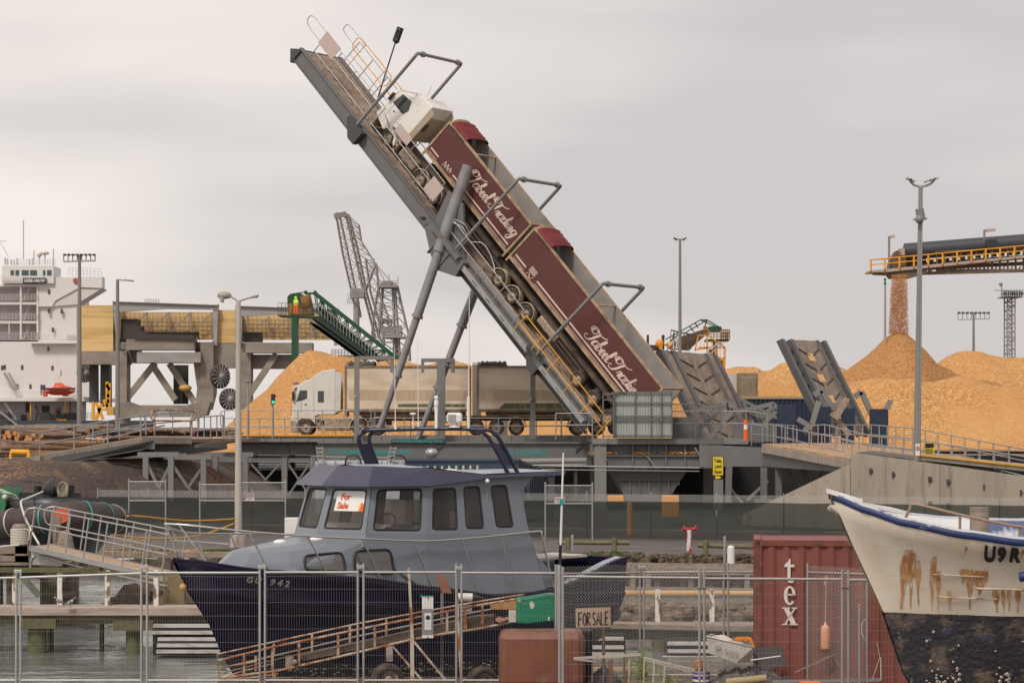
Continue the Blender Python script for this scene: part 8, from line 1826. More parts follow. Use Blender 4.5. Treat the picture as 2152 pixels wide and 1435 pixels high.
def serif(ch, cx, y0, y1, half):
    """bold serif letters built as stepped outlines (the fonts at hand have no serif face)"""
    b = B(); dd = d-.012; Q = lambda u, v: (X(cx+u*half, d), dd, Z(y1+(y0-y1)*v, d))
    def pl(pts): b.prism([Q(u, v) for u, v in pts], (0, .010, 0))
    if ch == 't': pl([(-.28, .12), (.22, .12), (.22, .66), (-.28, .66)]); pl([(-.8, .66), (.85, .66), (.85, .76), (-.75, .76)]); pl([(-.28, .76), (.22, .76), (.22, 1.0), (.0, 1.0)]); pl([(-.75, .76), (-.28, .76), (-.05, .93)]); pl([(-.28, .12), (-.1, .02), (.3, .0), (.6, .03), (.85, .13), (.8, .17), (.5, .09), (.22, .12)])
    if ch == 'e':
        n = 22; 
        for k in range(n):
            a0 = R(0+318*k/n); a1 = R(0+318*(k+1)/n)
            o = lambda a: (.95*math.cos(a), .5+.5*math.sin(a)); i = lambda a: (.42*math.cos(a)+.04, .5+.40*math.sin(a)) 
            pl([o(a0), o(a1), i(a1), i(a0)])
        pl([(-.5, .50), (.93, .50), (.93, .58), (-.5, .58)])
    if ch == 'x':
        pl([(-.85, .95), (-.15, .95), (.95, .05), (.2, .05)]); pl([(.6, .95), (.8, .95), (-.5, .05), (-.75, .05)])
        for u0, u1, v0, v1 in ((-1.05, .05, .93, 1), (.3, 1.05, .93, 1), (-1.05, -.25, 0, .07), (.0, 1.12, 0, .07)): pl([(u0, v0), (u1, v0), (u1, v1), (u0, v1)])
    return b.put('lettering', wl, ctn)
serif('t', 1658, 1173, 1224, 12.5); serif('e', 1659, 1230, 1270, 13); serif('x', 1659, 1275, 1312, 15)
ang = R(-5.6); cor = V((x0, d, 0)); c0_ = ctn.location.copy(); ctn.rotation_euler = (0, 0, ang); ctn.location = cor+Matrix.Rotation(ang, 3, 'Z') @ (c0_-cor)
b = B(); b.path(smooth([z8(1190, 617, d-.1), z8(1165, 640, d-.1), z8(1160, 700, d-.1), z8(1180, 745, d-.1), z8(1190, 745, d-.1)], 4), .008, 5); b.v = [v-V((0, .35, 0)) for v in b.v]; tag(b.put('rope_loop', MATS['rope_white']), 'thin loop of pale cord hanging against the red container', 'cord')
# ---- temporary fences
def mesh_panel(label, xa, xb, ya, yb, d0, d1, wires=.05, group='temporary wire fence panels across the foreground', colr=galv, m2=mat('dull_fence_wire', (.30, .29, .28), .5, .2), hgap=.23, bot=.06):
    A0 = P(xa, ya, d0); A1 = P(xb, yb, d1); r = thing('temporary_fence', label, 'fence', V(((A0.x+A1.x)/2, (A0.y+A1.y)/2, 0)), group)
    b = B(); b.tube((A0.x, A0.y, 0), (A0.x, A0.y, A0.z+.17), .024, 10).tube((A1.x, A1.y, 0), (A1.x, A1.y, A1.z+.17), .024, 10)
    b.tube(A0, A1, .024, 10).tube((A0.x, A0.y, bot), (A1.x, A1.y, bot), .022, 8); b.put('frame', colr, r)
    L_ = (A1-A0).length; b = B(); n = int(L_/wires)
    for i in range(1, n): f = i/n; q = A0+(A1-A0)*f; o = .006*noise.noise(V((q.x*3, 1, 2))); b.tube((q.x, q.y-.005, bot), (q.x+o, q.y-.005, q.z), .0016, 3, cap=False)
    k = int((A0.z-.1)/hgap)
    for i in range(1, k+1): 
        z_ = .06+i*(A0.z-.1)/k-.03; b.path([(A0.x+(A1.x-A0.x)*t, A0.y+(A1.y-A0.y)*t+.004, z_+.012*noise.noise(V((t*4+A0.x, z_*7, 3)))) for t in [j/6 for j in range(7)]], .0022, 3)
    b.put('wire_mesh', m2, r); return r
def clamp(px, py, d_, label):
    b = B(); c = P(px, py, d_); b.box(c.x-.075, c.x+.075, c.y-.035, c.y+.035, c.z-.035, c.z+.03); b.tube((c.x, c.y-.06, c.z), (c.x, c.y+.04, c.z), .013, 6)
    return tag(b.put('fence_clamp', galv, bevel=.006), label, 'clamp')
FL = [(-215, 34, 1220, 1213), (43, 297, 1213, 1204), (309, 546, 1203, 1203), (557, 752, 1202, 1202), (764, 959, 1202, 1202), (970, 1168, 1203, 1204)]
names = ['first wire fence panel, cut off by the left edge', 'second wire fence panel from the left in front of the jetty', 'third wire fence panel from the left in front of the navy bow', 'wire fence panel in front of the low left end of the rusty conveyor', 'wire fence panel in front of the white and grey plaque', 'wire fence panel in front of the green box and the rusty tank']
for (xa, xb, ya, yb), nm in zip(FL, names): mesh_panel(nm, xa, xb, ya, yb, 47.6, 47.6)
for px, py, nm in ((38, 1200, 'clamp joining the first two fence panels at the left edge'), (303, 1191, 'clamp between the fence panels in front of the gangway foot'), (551, 1191, 'clamp between the fence panels at the navy bow'), (758, 1191, 'clamp between the fence panels below the low cabin window'), (964, 1193, 'clamp between the fence panels beside the rusty plank')): clamp(px, py, 47.6, 'steel '+nm)
for (xa, xb, ya, yb, da, db), nm in zip([(1172, 1345, 1205, 1203, 47.6, 48.6), (1353, 1521, 1202, 1201, 48.6, 48.6), (1530, 1688, 1201, 1202, 48.0, 45.9), (1697, 1822, 1202, 1206, 45.5, 44.5)], ['rear chain-link panel just right of the navy stern', 'rear chain-link panel in front of the white tub', 'rear chain-link panel in front of the white container letters', 'rear chain-link panel right of the container letters, ending at the white bow']):
    A0 = P(xa, ya, da); A1 = P(xb, yb, db); r = thing('chain_link_fence', nm, 'fence', V(((A0.x+A1.x)/2, (A0.y+A1.y)/2, 0)), 'chain-link panels behind the right foreground fence')
    b = B(); b.tube((A0.x, A0.y, 0), (A0.x, A0.y, A0.z+.17), .022, 10).tube((A1.x, A1.y, 0), (A1.x, A1.y, A1.z+.17), .022, 10).tube(A0, A1, .02, 8).tube((A0.x, A0.y, .06), (A1.x, A1.y, .06), .02, 8); b.put('frame', galv, r)
    b = B(); chain(b, (A0.x, A0.y, 0), (A1.x, A1.y, 0), .06, A0.z+.13, .066, .0030); b.put('chain_link', galv_thin, r)
clamp(1349, 1192, 48.6, 'steel clamp between the two rear chain-link panels behind the foreground fence'); clamp(1692, 1192, 45.7, 'steel clamp on the rear fence in front of the red container')
for (xa, xb, ya, yb), nm in zip([(1183, 1470, 1211, 1214), (1480, 1770, 1215, 1217), (1783, 2099, 1218, 1221), (2111, 2420, 1223, 1226)], ['foreground wire panel in front of the hand-painted sale board', 'foreground wire panel in front of the container and the white tub', 'foreground wire panel in front of the rusty white hull', 'foreground wire panel cut off by the right edge']):
    mesh_panel(nm, xa, xb, ya, yb, 42.5, 42.5, wires=.062, hgap=.2, bot=.03)
for px, py, nm in ((1475, 1236, 'black tie holding the foreground panels together in front of the weeds'), (1776, 1236, 'black tie holding the foreground panels together at the white bow'), (2105, 1240, 'black tie holding the foreground panels together at the right edge'), (1180, 1250, 'black tie at the fence corner right of the green box')):
    b = B(); c = P(px, py, 42.5 if px > 1200 else 45); b.box(c.x-.07, c.x+.07, c.y-.03, c.y+.03, c.z-.008, c.z+.008); tag(b.put('cable_tie', black), nm, 'cable tie')
for px, y0, r_, dd, m_, nm in ((1176, 1186, .028, 44.5, galv, 'extra upright pipe at the fence corner right of the green box'), (1353, 1380, .0, 0, 0, 0), (1806, 1268, .022, 44, galv, 'short upright pipe in front of the container beside the white bow')):
    if nm: b = B(); b.tube(P(px, 1440, dd), P(px, y0, dd), r_, 10); tag(b.put('upright_pipe', m_), nm, 'pipe')
# ---- rusty elevator conveyor on legs
el = thing('rusty_elevator', 'long rusty inclined conveyor frame on legs in front of the navy boat', 'conveyor', z6(1100, 980, 48.3))
E0, E1 = 48.15, 48.75
def ln(pts, dd, r_, m, nm): b = B(); b.path([z6(x, y, dd) for x, y in pts], r_, 7); return b.put(nm, m, el)
ln([(65, 745), (1200, 498), (2150, 325), (2545, 262)], E1, .017, rust, 'side_tube'); ln([(75, 795), (500, 690), (1205, 545), (2150, 355), (2480, 300)], E0, .024, rust, 'side_tube')
ln([(90, 860), (600, 740), (1200, 600), (2150, 405), (2470, 350)], E1, .018, mat('grey_rusty_tube', (.30, .24, .20), .7, 0, [((.33, .15, .07), 3, .5, .65, .8)]), 'side_tube')
ln([(95, 900), (640, 762), (1200, 645), (2150, 452)], E1+.05, .014, MATS['grey_rusty_tube'], 'side_tube'); ln([(80, 940), (550, 880), (1050, 765), (1630, 628), (1930, 575), (2150, 545), (2480, 480)], E0, .026, rust, 'side_tube')
ln([(65, 745), (80, 940), (300, 940), (560, 905)], E0, .020, rust, 'end_bar'); ln([(80, 940), (280, 880), (520, 820)], E1, .016, rust, 'end_bar'); ln([(90, 850), (250, 830), (380, 800)], E0, .014, rust, 'end_bar')
for x, ya, yb, dd in ((280, 745, 930, E0), (375, 760, 880, E1), (510, 700, 880, E0), (520, 660, 760, E1), (725, 655, 835, E0), (830, 585, 730, E1), (1040, 590, 760, E0), (1135, 520, 670, E1), (1335, 520, 690, E0), (1430, 455, 600, E1), (1920, 400, 580, E0), (2062, 375, 535, E0), (1630, 430, 625, E0)): b = B(); b.bar(z6(x, ya, dd), z6(x, yb, dd), .045, .045, (1, 0, 0)); b.put('upright', rust, el)
b = B(); b.bar(z7(140, 375, E0), z7(150, 540, E0), .05, .05, (1, 0, 0)).bar(z7(283, 345, E0), z7(283, 500, E0), .045, .045, (1, 0, 0)); b.put('upright', rust, el)
b = B(); b.prism([z6(720, 760, E0+.2), z6(2150, 440, E0+.2), z6(2300, 430, E0+.2), z6(2300, 520, E0+.2), z6(1640, 615, E0+.2), z6(760, 800, E0+.2)], (0, .35, 0)); b.put('belt', mat('muddy_belt', (.10, .075, .055), .85, 0, [((.19, .14, .10), 3, .45, .7, .8)]), el)
b = B(); b.tube(z6(650, 765, E0+.15), z6(650, 850, E0+.15), .09, 12); b.ball(z6(690, 808, E0-.05), .055, 8); b.put('end_roller', MATS['grey_rusty_tube'], el)
for pts, w in (([(1610, 50), (1625, 330), (1640, 620)], .05), ([(1990, 60), (2010, 520), (2035, 985)], .05), ([(1637, 625), (1640, 985)], .075), ([(1650, 640), (1935, 985)], .04), ([(1480, 680), (1745, 985)], .035), ([(520, 870), (530, 985)], .07)):
    b = B()
    for a, c in zip(pts, pts[1:]): b.bar(z6(*a, E0-.12), z6(*c, E0-.12), w, w, (1, 0, 0))
    b.put('leg', mat('cream_rusty_leg', (.52, .44, .35), .75, 0, [((.30, .10, .04), (4, 4, 2.5), .47, .58, 1)]), el)
b = B(); b.bar(z6(1480, 968, E0), z6(1700, 975, E0), .08, .06); b.put('axle_beam', mat('ochre_beam', (.42, .26, .12), .8), el)
for x, y, rr, green in ((1455, 960, .335, 0), (302, 980, .325, 1)):
    c = (z6 if not green else z7)(x, y, 48.0); w_ = wheel(el, (0, 0, 0), rr, .22); w_.matrix_basis = Matrix.Rotation(math.pi, 4, 'Z'); w_.location = c-wm(el).translation
    w_.matrix_basis = Matrix.Translation(c-wm(el).translation) @ Matrix.Rotation(math.pi+.5, 4, 'Z')
b = B(); b.bar(z6(1455, 680, 48.4), z6(1455, 800, 48.4), .13, .13, (1, 0, 0)); b.put('stub_post', mat('pinkish_pipe', (.45, .36, .33), .7), el)
b = B(); b.prism([z7(340, 330, E0+.25), z7(560, 310, E0+.25), z7(560, 385, E0+.25), z7(350, 385, E0+.25)], (0, .04, 0)); b.put('plywood_cheek', mat('stained_plywood', (.42, .24, .10), .8, 0, [((.25, .12, .05), (3, 3, 1), .45, .65, .8)]), el)
gbx = thing('green_motor_cover', 'scuffed bright green motor cover at the top of the rusty conveyor', 'cover', z7(700, 500, 48.0))
b = B(); b.prism([z7(555, 295, 47.9), z7(640, 290, 47.9), z7(810, 262, 47.9), z7(868, 262, 47.9), z7(870, 478, 47.9), z7(650, 503, 47.9), z7(560, 498, 47.9)], (0, .5, 0)); b.put('cover_box', mat('bright_green_paint', (.005, .20, .105), .45, 0, [((.50, .50, .36), (5, 5, 7), .66, .69, .9), ((.01, .14, .08), 2, .4, .7, .7)]), gbx, bevel=.03)
b = B(); b.prism([z7(665, 330, 47.885), z7(685, 315, 47.885), z7(705, 345, 47.885), z7(700, 370, 47.885), z7(680, 385, 47.885), z7(668, 360, 47.885)], (0, .01, 0)); b.prism([z7(815, 445, 47.885), z7(828, 440, 47.885), z7(826, 475, 47.885), z7(808, 470, 47.885)], (0, .01, 0)); b.put('paint_scar', mat('bare_patch', (.55, .52, .42), .8), gbx)
b = B(); b.box(z7(495, 0, 48).x, z7(556, 0, 48).x, 48.0, 48.2, z7(0, 490, 48).z, z7(0, 395, 48).z); tag(b.put('switch_box', mat('dull_white_plastic', (.55, .50, .46), .5), bevel=.01), 'small dull white switch box left of the green motor cover', 'box')
b = B()
for k in range(9): b.box(*(lambda p, s_: (p.x-s_, p.x+s_, p.y-s_, p.y+s_, p.z-s_, p.z+s_))(z7(400+rnd.random()*85, 455+rnd.random()*30, 48.1), .02+.02*rnd.random()))
tag(b.put('oddments', mat('reddish_oddments', (.45, .22, .16), .7)), 'handful of small red and white oddments lying on the rusty conveyor', 'oddments', kind='stuff')
om_ = thing('outboard_leg', 'pale ribbed cylinder with a black end lying above the rusty conveyor', 'cylinder', z6(2080, 400, 48.9))
b = B(); b.tube(z7(85, 285, 48.9), z7(205, 288, 48.9), .085, 14); b.lathe([(.09, -.01), (.095, 0), (.09, .01)], z7(150, 287, 48.9), (1, 0, 0), 14); b.put('casing', mat('pale_casing', (.60, .56, .52), .4), om_)
b = B(); b.tube(z7(205, 288, 48.9), z7(260, 292, 48.9), .075, 12, .05); b.tube(z7(260, 292, 48.9), z7(300, 300, 48.9), .045, 10, .02); b.put('end_cap', black, om_)
b = B(); b.box(z7(90, 0, 49).x, z7(200, 0, 49).x, 48.95, 49.1, z7(0, 400, 49).z, z7(0, 350, 49).z); b.put('bracket', galv, om_)
b = B(); b.prism([z6(1838, 108, 48.6), z6(1905, 108, 48.6), z6(1958, 255, 48.6), z6(1878, 250, 48.6)], (0, .04, 0)); tag(b.put('plank', mat('red_brown_plank', (.26, .10, .055), .7, 0, [((.16, .06, .04), (2, 2, 5), .45, .65, .8)])), 'short red-brown plank leaning against the navy hull', 'plank')
b = B(); b.bar(z6(1880, 255, 48.9), z6(1878, 980, 48.9), .075, .06, (1, 0, 0)); tag(b.put('stand_post', mat('grey_stand', (.16, .15, .145), .6)), 'upright grey stand below the red-brown plank', 'post')
pq = thing('plaque', 'tall white and grey plaque with a small black emblem tied to the wire fence', 'plaque', z6(1763, 615, 47.5)); d = 47.5
b = B(); b.box(z6(1718, 0, d).x, z6(1808, 0, d).x, d, d+.02, z6(0, 615, d).z, z6(0, 275, d).z); b.put('board', mat('plaque_white', (.66, .64, .62), .4), pq)
b = B(); b.box(z6(1718, 0, d).x-.001, z6(1808, 0, d).x+.001, d-.004, d-.001, z6(0, 590, d).z, z6(0, 378, d).z); b.put('grey_band', mat('plaque_grey', (.20, .20, .20), .5), pq)
b = B(); b.box(z6(1738, 0, d).x, z6(1792, 0, d).x, d-.008, d-.005, z6(0, 548, d).z, z6(0, 412, d).z); b.put('label', mat('plaque_label', (.60, .60, .62), .5), pq)
b = B(); c = z6(1765, 450, d-.0085); b.tube(c, c+V((0, -.004, 0)), .044, 18); b.put('emblem', black, pq)
b = B()
for k in range(5): b.box(z6(1748, 0, d).x, z6(1782, 0, d).x, d-.0095, d-.0085, z6(0, 484+k*12, d).z-.004, z6(0, 484+k*12, d).z)
for x in (1742, 1765, 1788): b.box(z6(x, 0, d).x, z6(x+2, 0, d).x, d-.003, d, z6(0, 378, d).z, z6(0, 290, d).z)
b.put('print_line', MATS['plaque_grey'], pq)
b = B(); b.bar(z6(1708, 268, d), z6(1712, 285, d), .02, .02).bar(z6(1708, 276, d-.01), z6(1808, 276, d-.01), .012, .012); b.bar(z6(1763, 280, d-.02), z6(1763, 292, d-.02), .03, .02, (1, 0, 0)); b.bar(z6(1763, 600, d-.02), z6(1763, 612, d-.02), .03, .02, (1, 0, 0)); b.put('teal_tie', teal, pq)
# hand-painted board
fs = thing('sale_board', 'hand-painted wooden sale board on a post under the navy stern', 'sign', z9(250, 570, 47.0)); d = 47.0
b = B(); b.prism([z9(122, 405, d), z9(425, 395, d), z9(428, 565, d), z9(125, 572, d)], (0, .02, 0)); b.put('board', mat('raw_board', (.40, .28, .20), .85, 0, [((.28, .18, .12), (3, 3, 1), .45, .65, .7)]), fs)
st = {'F': [[(0, 0), (.02, 1), (.55, 1.05)], [(.02, .52), (.42, .55)]], 'O': [[(.28, 1), (.06, .75), (.02, .3), (.25, 0), (.5, .25), (.52, .7), (.28, 1)]], 'R': [[(.03, 0), (.03, 1), (.4, .98), (.45, .7), (.05, .5), (.55, 0)]], 'S': [[(.5, .9), (.25, 1), (.05, .78), (.2, .55), (.45, .35), (.35, .05), (.05, .08)]], 'A': [[(0, 0), (.28, 1), (.55, 0)], [(.1, .38), (.45, .38)]], 'L': [[(.05, 1), (.05, 0), (.5, .02)]], 'E': [[(.5, 1), (.05, 1), (.05, 0), (.52, 0)], [(.05, .52), (.42, .52)]]}
b = B(); x = 148
for ch in 'FOR SALE':
    if ch == ' ': x += 8; continue
    for k in st[ch]: b.path([z9(x+u*56, 555-v*112-(x-148)*.05, d-.008) for u, v in k], .012, 5)
    x += 37
b.put('painted_letters', mat('brush_black', (.02, .025, .03), .6), fs)
b = B(); b.bar(z9(365, 575, d+.05), z9(368, 1045, d+.05), .08, .06, (1, 0, 0)); b.put('post', wood_dark, fs)
# tank
tn = thing('plastic_tank', 'large rounded rust-brown plastic tank below the green motor cover', 'tank', zM(1630, 925, 46.5)); d = 46.4
b = B(); b.box(zM(1240, 0, d).x, zM(2020, 0, d).x, d, d+1.0, .02, zM(0, 465, d).z); b.put('tank_body', mat('brown_tank_plastic', (.20, .075, .045), .38, 0, [((.13, .045, .03), (1.6, 1.6, .6), .42, .6, .9), ((.42, .27, .22), (.9, .9, .4), .52, .68, .7), ((.2, .08, .05), (14, 14, .5), .5, .7, .4)], bump=((9, 9, 1), .3, .02)), tn, bevel=.13)
b = B(); b.box(zM(1600, 0, d).x, zM(1700, 0, d).x, d+.2, d+.5, zM(0, 470, d).z, zM(0, 455, d).z); b.put('tank_lid', MATS['brown_tank_plastic'], tn, bevel=.03)
b = B(); b.box(zM(1890, 0, 47.6).x, zM(2085, 0, 47.6).x, 47.6, 48.0, .02, zM(0, 445, 47.6).z); tag(b.put('black_bin', black, bevel=.03), 'black bin standing behind the right corner of the brown tank', 'bin')
# trailer frames, tarpaulin, plants
tf = thing('rusty_stand', 'low galvanised and rusty frame right of the brown tank', 'frame', z9(400, 1045, 45.5)); d = 45.5
b = B(); b.bar(z9(105, 840, d), z9(690, 805, d), .04, .05).bar(z9(110, 845, d), z9(300, 868, d), .03, .03).bar(z9(715, 830, d-.2), z9(1160, 940, d-.2), .04, .04).bar(z9(720, 850, d-.2), z9(1120, 955, d-.2), .025, .025); b.put('top_rail', mat('bleached_rail', (.42, .38, .34), .7, 0, [((.3, .12, .07), 4, .56, .7, .9)]), tf)
b = B()
for x, y0 in ((270, 865), (418, 850), (545, 820), (365, 780), (440, 850)): b.bar(z9(x, y0, d), z9(x+rnd.randint(-5, 5), 1050, d), .035, .035, (1, 0, 0))
b.put('leg', mat('dark_rust_leg', (.16, .075, .05), .8), tf)
b = B()
for x, y0 in ((590, 850), (805, 860), (897, 890), (720, 840)): b.bar(z9(x, y0, d-.2), z9(x-8, 1050, d-.2), .05, .03, (1, 0, 0))
b.put('leg', MATS['bleached_rail'], tf)
b = B(); rows = []
for j in range(12): rows.append([V((z9(205+i*26, 0, 46.3).x, 46.0+j*.12, .04+max(0, .36*math.sin(math.pi*i/14)*math.sin(math.pi*(j+.3)/12.5)+.06*fbm(i*.9, j*.9)))) for i in range(15)])
b.grid(rows, sm=False, flip=True); tag(b.put('black_plastic_sheet', mat('black_plastic_film', (.018, .018, .02), .3, 0, [((.25, .24, .23), 5, .62, .72, .6)])), 'crumpled black plastic sheet on the ground right of the tank', 'plastic sheet')
b = B(); b.bar(z9(205, 932, 49.5), z9(760, 925, 49.5), .06, .07); tag(b.put('timber_beam', mat('cream_beam', (.55, .42, .28), .7)), 'cream timber beam lying behind the frame and the plants', 'beam')
def bush(name, label, spots, r_, h, n, m):
    b = B()
    for (x, dd) in spots:
        c = V((X(x, dd), dd, 0))
        for s_ in range(max(6, n//40)):
            tip = c+V((rnd.gauss(0, r_*.55), rnd.gauss(0, r_*.5), h*rnd.uniform(.45, 1))); b.tube(c+V((rnd.gauss(0, .05), 0, 0)), tip, .006, 4, .002)
            for k in range(40):
                t = rnd.uniform(.25, 1.03); p = c+(tip-c)*t+V((rnd.gauss(0, .05), rnd.gauss(0, .05), rnd.gauss(0, .03)))
                u = V((rnd.gauss(0, 1), rnd.gauss(0, 1), rnd.gauss(.2, .7))).normalized(); q = u.orthogonal().normalized(); s2 = rnd.uniform(.018, .038); b.quad(p-q*s2*.35, p+u*s2, p+q*s2*.35, p-u*s2*.6)
    return tag(b.put(name, m), label, 'plant')
bushm = mat('bright_leaf', (.16, .21, .03), .7, 0, [((.26, .28, .05), 6, .5, .62, .8), ((.07, .11, .02), 9, .5, .65, .8)])
bush('leafy_plant', 'bright green leafy plant growing behind the low frame', [(1352, 46.8)], .30, .92, 620, bushm); bush('leafy_plant', 'small yellow-green plant left of the bright green one', [(1318, 46.6)], .18, .62, 300, bushm)
bush('leafy_plant', 'low green plant right of the bright green one', [(1405, 46.5)], .24, .42, 360, bushm); bush('dry_grass_tuft', 'tuft of dry grey grass beside the purple tin', [(1440, 46.2)], .2, .32, 260, mat('dry_grass', (.20, .17, .12), .9))
# net heap, tub, tin, jar
def netheap(label, x0, x1, ytop, d0, seed, h):
    b = B(); cx_ = (X(x0, d0)+X(x1, d0))/2; w2 = (X(x1, d0)-X(x0, d0))/2; rows = []
    for j in range(15): rows.append([V((cx_+w2*(-1+2*i/24), d0-.5+1.3*j/14, .03+h*max(0, (1-abs(-1+2*i/24)**2.4))*math.sin(math.pi*(j+.5)/15)**.7*(1+.25*fbm(i*.4, j*.4, seed)))) for i in range(25)])
    b.grid(rows, sm=False, flip=True); base_ = b.v[:]
    o = b.put('net_heap', mat('dark_net', (.075, .068, .062), .95, 0, [((.17, .155, .14), (28, 28, 28), .5, .6, .9, 'cell'), ((.04, .035, .03), 3, .5, .7, .7)], bump=(30, 1, .03))); tag(o, label, 'net')
    b = B()
    for k in range(260):
        p = base_[rnd.randrange(len(base_))]+V((0, 0, .01)); r_ = rnd.uniform(.04, .10); a0 = rnd.random()*6; b.path([p+V((r_*math.cos(a0+t), .4*r_*math.sin(a0*2+t), .5*r_*math.sin(a0+t)+.03)) for t in (0, .6, 1.2, 1.8, 2.4)], .0035, 3)
    b.put('net_strands', mat('net_strand', (.16, .15, .14), .9), o)
netheap('dark grey heap of fishing net on the ground under the white tub', 1470, 1680, 1380, 45.0, 1, .50); netheap('smaller dark net bundle at the foot of the purple tin', 1395, 1470, 1408, 44.6, 2, .2)
b = B(); b.prism([z9(1640, 745, 45.2), z9(1900, 725, 45.2), z9(1960, 900, 45.2), z9(1720, 950, 45.2)], (.02, .02, 0)); tag(b.put('mesh_sheet', mat('grey_mesh_sheet', (.11, .10, .10), .9, alpha=.8)), 'dark mesh sheet leaning against the container beside the tub', 'mesh sheet')
tu = thing('fish_tub', 'pale oblong fish tub with faded marks tilted on the net heap', 'tub', z9(1450, 870, 44.8)); d = 44.7
q = lambda x, y, o=0: z9(x, y, d+o)
b = B(); T4 = [q(1262, 648), q(1672, 742), q(1680, 745, .34), q(1300, 632, .5)]; B4 = [q(1275, 800), q(1560, 880), q(1640, 868, .34), q(1300, 800, .5)]
B4 = [q(1285, 795, .05), q(1520, 875, .05), q(1640, 872, .25), q(1310, 770, .42)]
b.add(T4+B4, [(0, 1, 5, 4), (1, 2, 6, 5), (2, 3, 7, 6), (3, 0, 4, 7), (4, 5, 6, 7)]); b.put('tub_body', mat('pale_tub', (.56, .53, .50), .5, 0, [((.38, .33, .28), 3, .5, .75, .7)]), tu, solid=.015, bevel=.02)
b = B(); b.path(T4, .018, 6, closed=True); b.put('tub_rim', MATS['pale_tub'], tu)
b = B(); b.prism([q(1330, 660, .15), q(1410, 650, .3), q(1500, 700, .3), q(1440, 715, .12)], (0, 0, .05)); b.put('cloth', mat('cream_cloth', (.62, .52, .44), .9), tu, bevel=.02)
b = B(); c = q(1362, 750, -.005); n_ = (T4[1]-T4[0]).cross(B4[0]-T4[0]).normalized(); n_ = n_ if n_.y < 0 else -n_
for rr in (.055, .038): b.path([c+n_*.02+V((rr*math.cos(t*.5), 0, rr*math.sin(t*.5))) for t in range(13)], .004, 4, closed=True)
for k in range(3): b.path([c+n_*.02+V((.1+.035*j+.02*k, 0, -.02-.03*k+.02*math.sin(j*2.1+k)-.008*j)) for j in range(8)], .004, 4)
b.put('faded_mark', mat('mark_grey', (.14, .14, .15), .7), tu)
b = B()
for k in range(5): 
    a = rnd.random()*2; b.path(smooth([q(1500+k*8, 668+6*k, .3), q(1560+k*10, 655+10*(k % 3), .3), q(1600+k*9, 690-8*k, .3), q(1640, 660+9*k, .3), q(1675, 735, .3)], 4), .014, 5)
tag(b.put('orange_rope', mat('bright_orange_rope', (.72, .22, .03), .7)), 'tangle of orange rope hanging over the back of the pale tub', 'rope')
b = B(); b.path([q(1645, 855, -.2), q(1908, 818, -.1)], .012, 6); tag(b.put('white_rod', white), 'thin white rod lying on the net heap to the right of the tub', 'rod')
b = B(); c = z9(1202, 945, 45.2); b.lathe([(.01, 0), (.085, 0), (.09, .03), (.09, .17), (.085, .2), (.01, .2)], c, (0, 0, 1), 18); tag(b.put('amber_jar', mat('amber_jar', (.42, .15, .03), .3, 0, [((.20, .09, .05), (2, 2, 6), .4, .7, .7)])), 'amber brown jar standing on the purple tin', 'jar')
tin = thing('paint_tin', 'purple and white paint tin standing among dry grass', 'tin', z9(1216, 1060, 45.1))
b = B(); c = z9(1216, 1060, 45.1); hh = z9(0, 950, 45.1).z-c.z; b.lathe([(.01, 0), (.155, 0), (.155, hh), (.01, hh)], c, (0, 0, 1), 22); b.put('body', mat('purple_tin', (.05, .035, .17), .4), tin)
b = B(); b.lathe([(.157, .05), (.157, .09)], c, (0, 0, 1), 22); b.lathe([(.157, .16), (.157, .175)], c, (0, 0, 1), 22); b.put('white_band', white, tin)
b = B(); b.lathe([(.158, hh-.01), (.163, hh+.005), (.13, hh+.006)], c, (0, 0, 1), 22); b.put('rim', galv, tin)
b = B(); b.tube(z9(1430, 1048, 44.4), z9(1780, 1012, 44.4), .07, 10); tag(b.put('log_post', mat('pale_log', (.36, .28, .15), .85)), 'pale round post lying in front of the net heap', 'post')
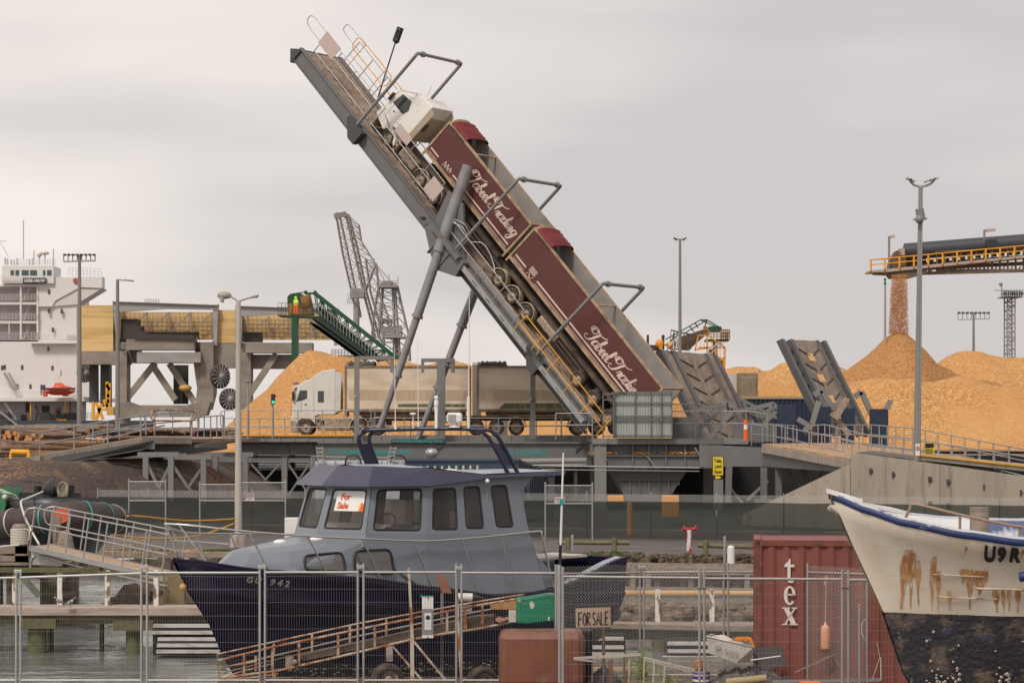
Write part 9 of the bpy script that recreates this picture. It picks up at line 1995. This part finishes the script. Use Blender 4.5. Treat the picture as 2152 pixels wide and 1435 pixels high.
b = B(); b.bar(z8(640, 1005, 44.4), z8(870, 1000, 44.4), .05, .05).bar(z8(880, 1003, 44.3), z8(1290, 995, 44.3), .05, .05); tag(b.put('ground_pipe', galv), 'galvanised pipes lying along the foot of the red container', 'pipe')
b = B(); b.box(z8(812, 0, 43).x, z8(930, 0, 43).x, 42.9, 43.3, .0, z8(0, 1010, 43).z); tag(b.put('fence_block', mat('orange_foot', (.75, .16, .03), .6), bevel=.02), 'orange plastic fence foot at the bottom edge', 'fence foot')
b = B(); b.bar(z8(775, 950, 44.9), z8(1005, 845, 44.9), .06, .02).bar(z8(1010, 850, 44.9), z8(1075, 985, 44.9), .06, .02); tag(b.put('angle_iron', mat('grey_angle', (.22, .18, .16), .6)), 'bent length of grey angle iron leaning on the red container', 'angle iron')
by = thing('fender_buoy', 'faded orange fender buoy hanging on a cord in front of the red container', 'buoy', z8(957, 825, 45)); d = 45.2
b = B(); c = z8(957, 820, d); hh = z8(0, 665, d).z-c.z; b.lathe([(.01, 0), (.075, .02), (.085, .06), (.085, hh-.08), (.07, hh-.02), (.03, hh), (.02, hh+.04), (.01, hh+.05)], c, (0, 0, 1), 16); b.put('float', mat('faded_orange_float', (.62, .30, .18), .6, 0, [((.70, .55, .42), (2, 2, 6), .5, .62, .9), ((.35, .15, .08), (3, 3, 12), .6, .7, .8)]), by)
b = B(); b.path([z8(957, 660, d), z8(960, 500, d), z8(962, 362, d)], .006, 4); b.path([z8(962, 362, d), z8(950, 430, d), z8(972, 375, d)], .008, 4); b.put('cord', MATS['rope_white'], by)
b = B(); b.path([z8(1268, 765, 44.2), z8(1285, 860, 44.2), z8(1240, 990, 44.2)], .006, 4).path([z8(1290, 860, 44.2), z8(1292, 995, 44.2)], .01, 4); tag(b.put('loose_cord', MATS['rope_white']), 'loose pale cord tied to the pipe beside the white bow', 'cord')
# yard litter
b = B()
for k in range(1400):
    dd = rnd.uniform(44, 52); p = V((X(rnd.uniform(480, 2100), dd), dd, .01)); s2 = rnd.uniform(.01, .04); b.ball(p, s2, 4, (1.2, 1, .6))
tag(b.put('gravel', mat('yard_gravel', (.17, .14, .12), .9)), 'loose gravel scattered over the boatyard ground', 'gravel', kind='stuff')
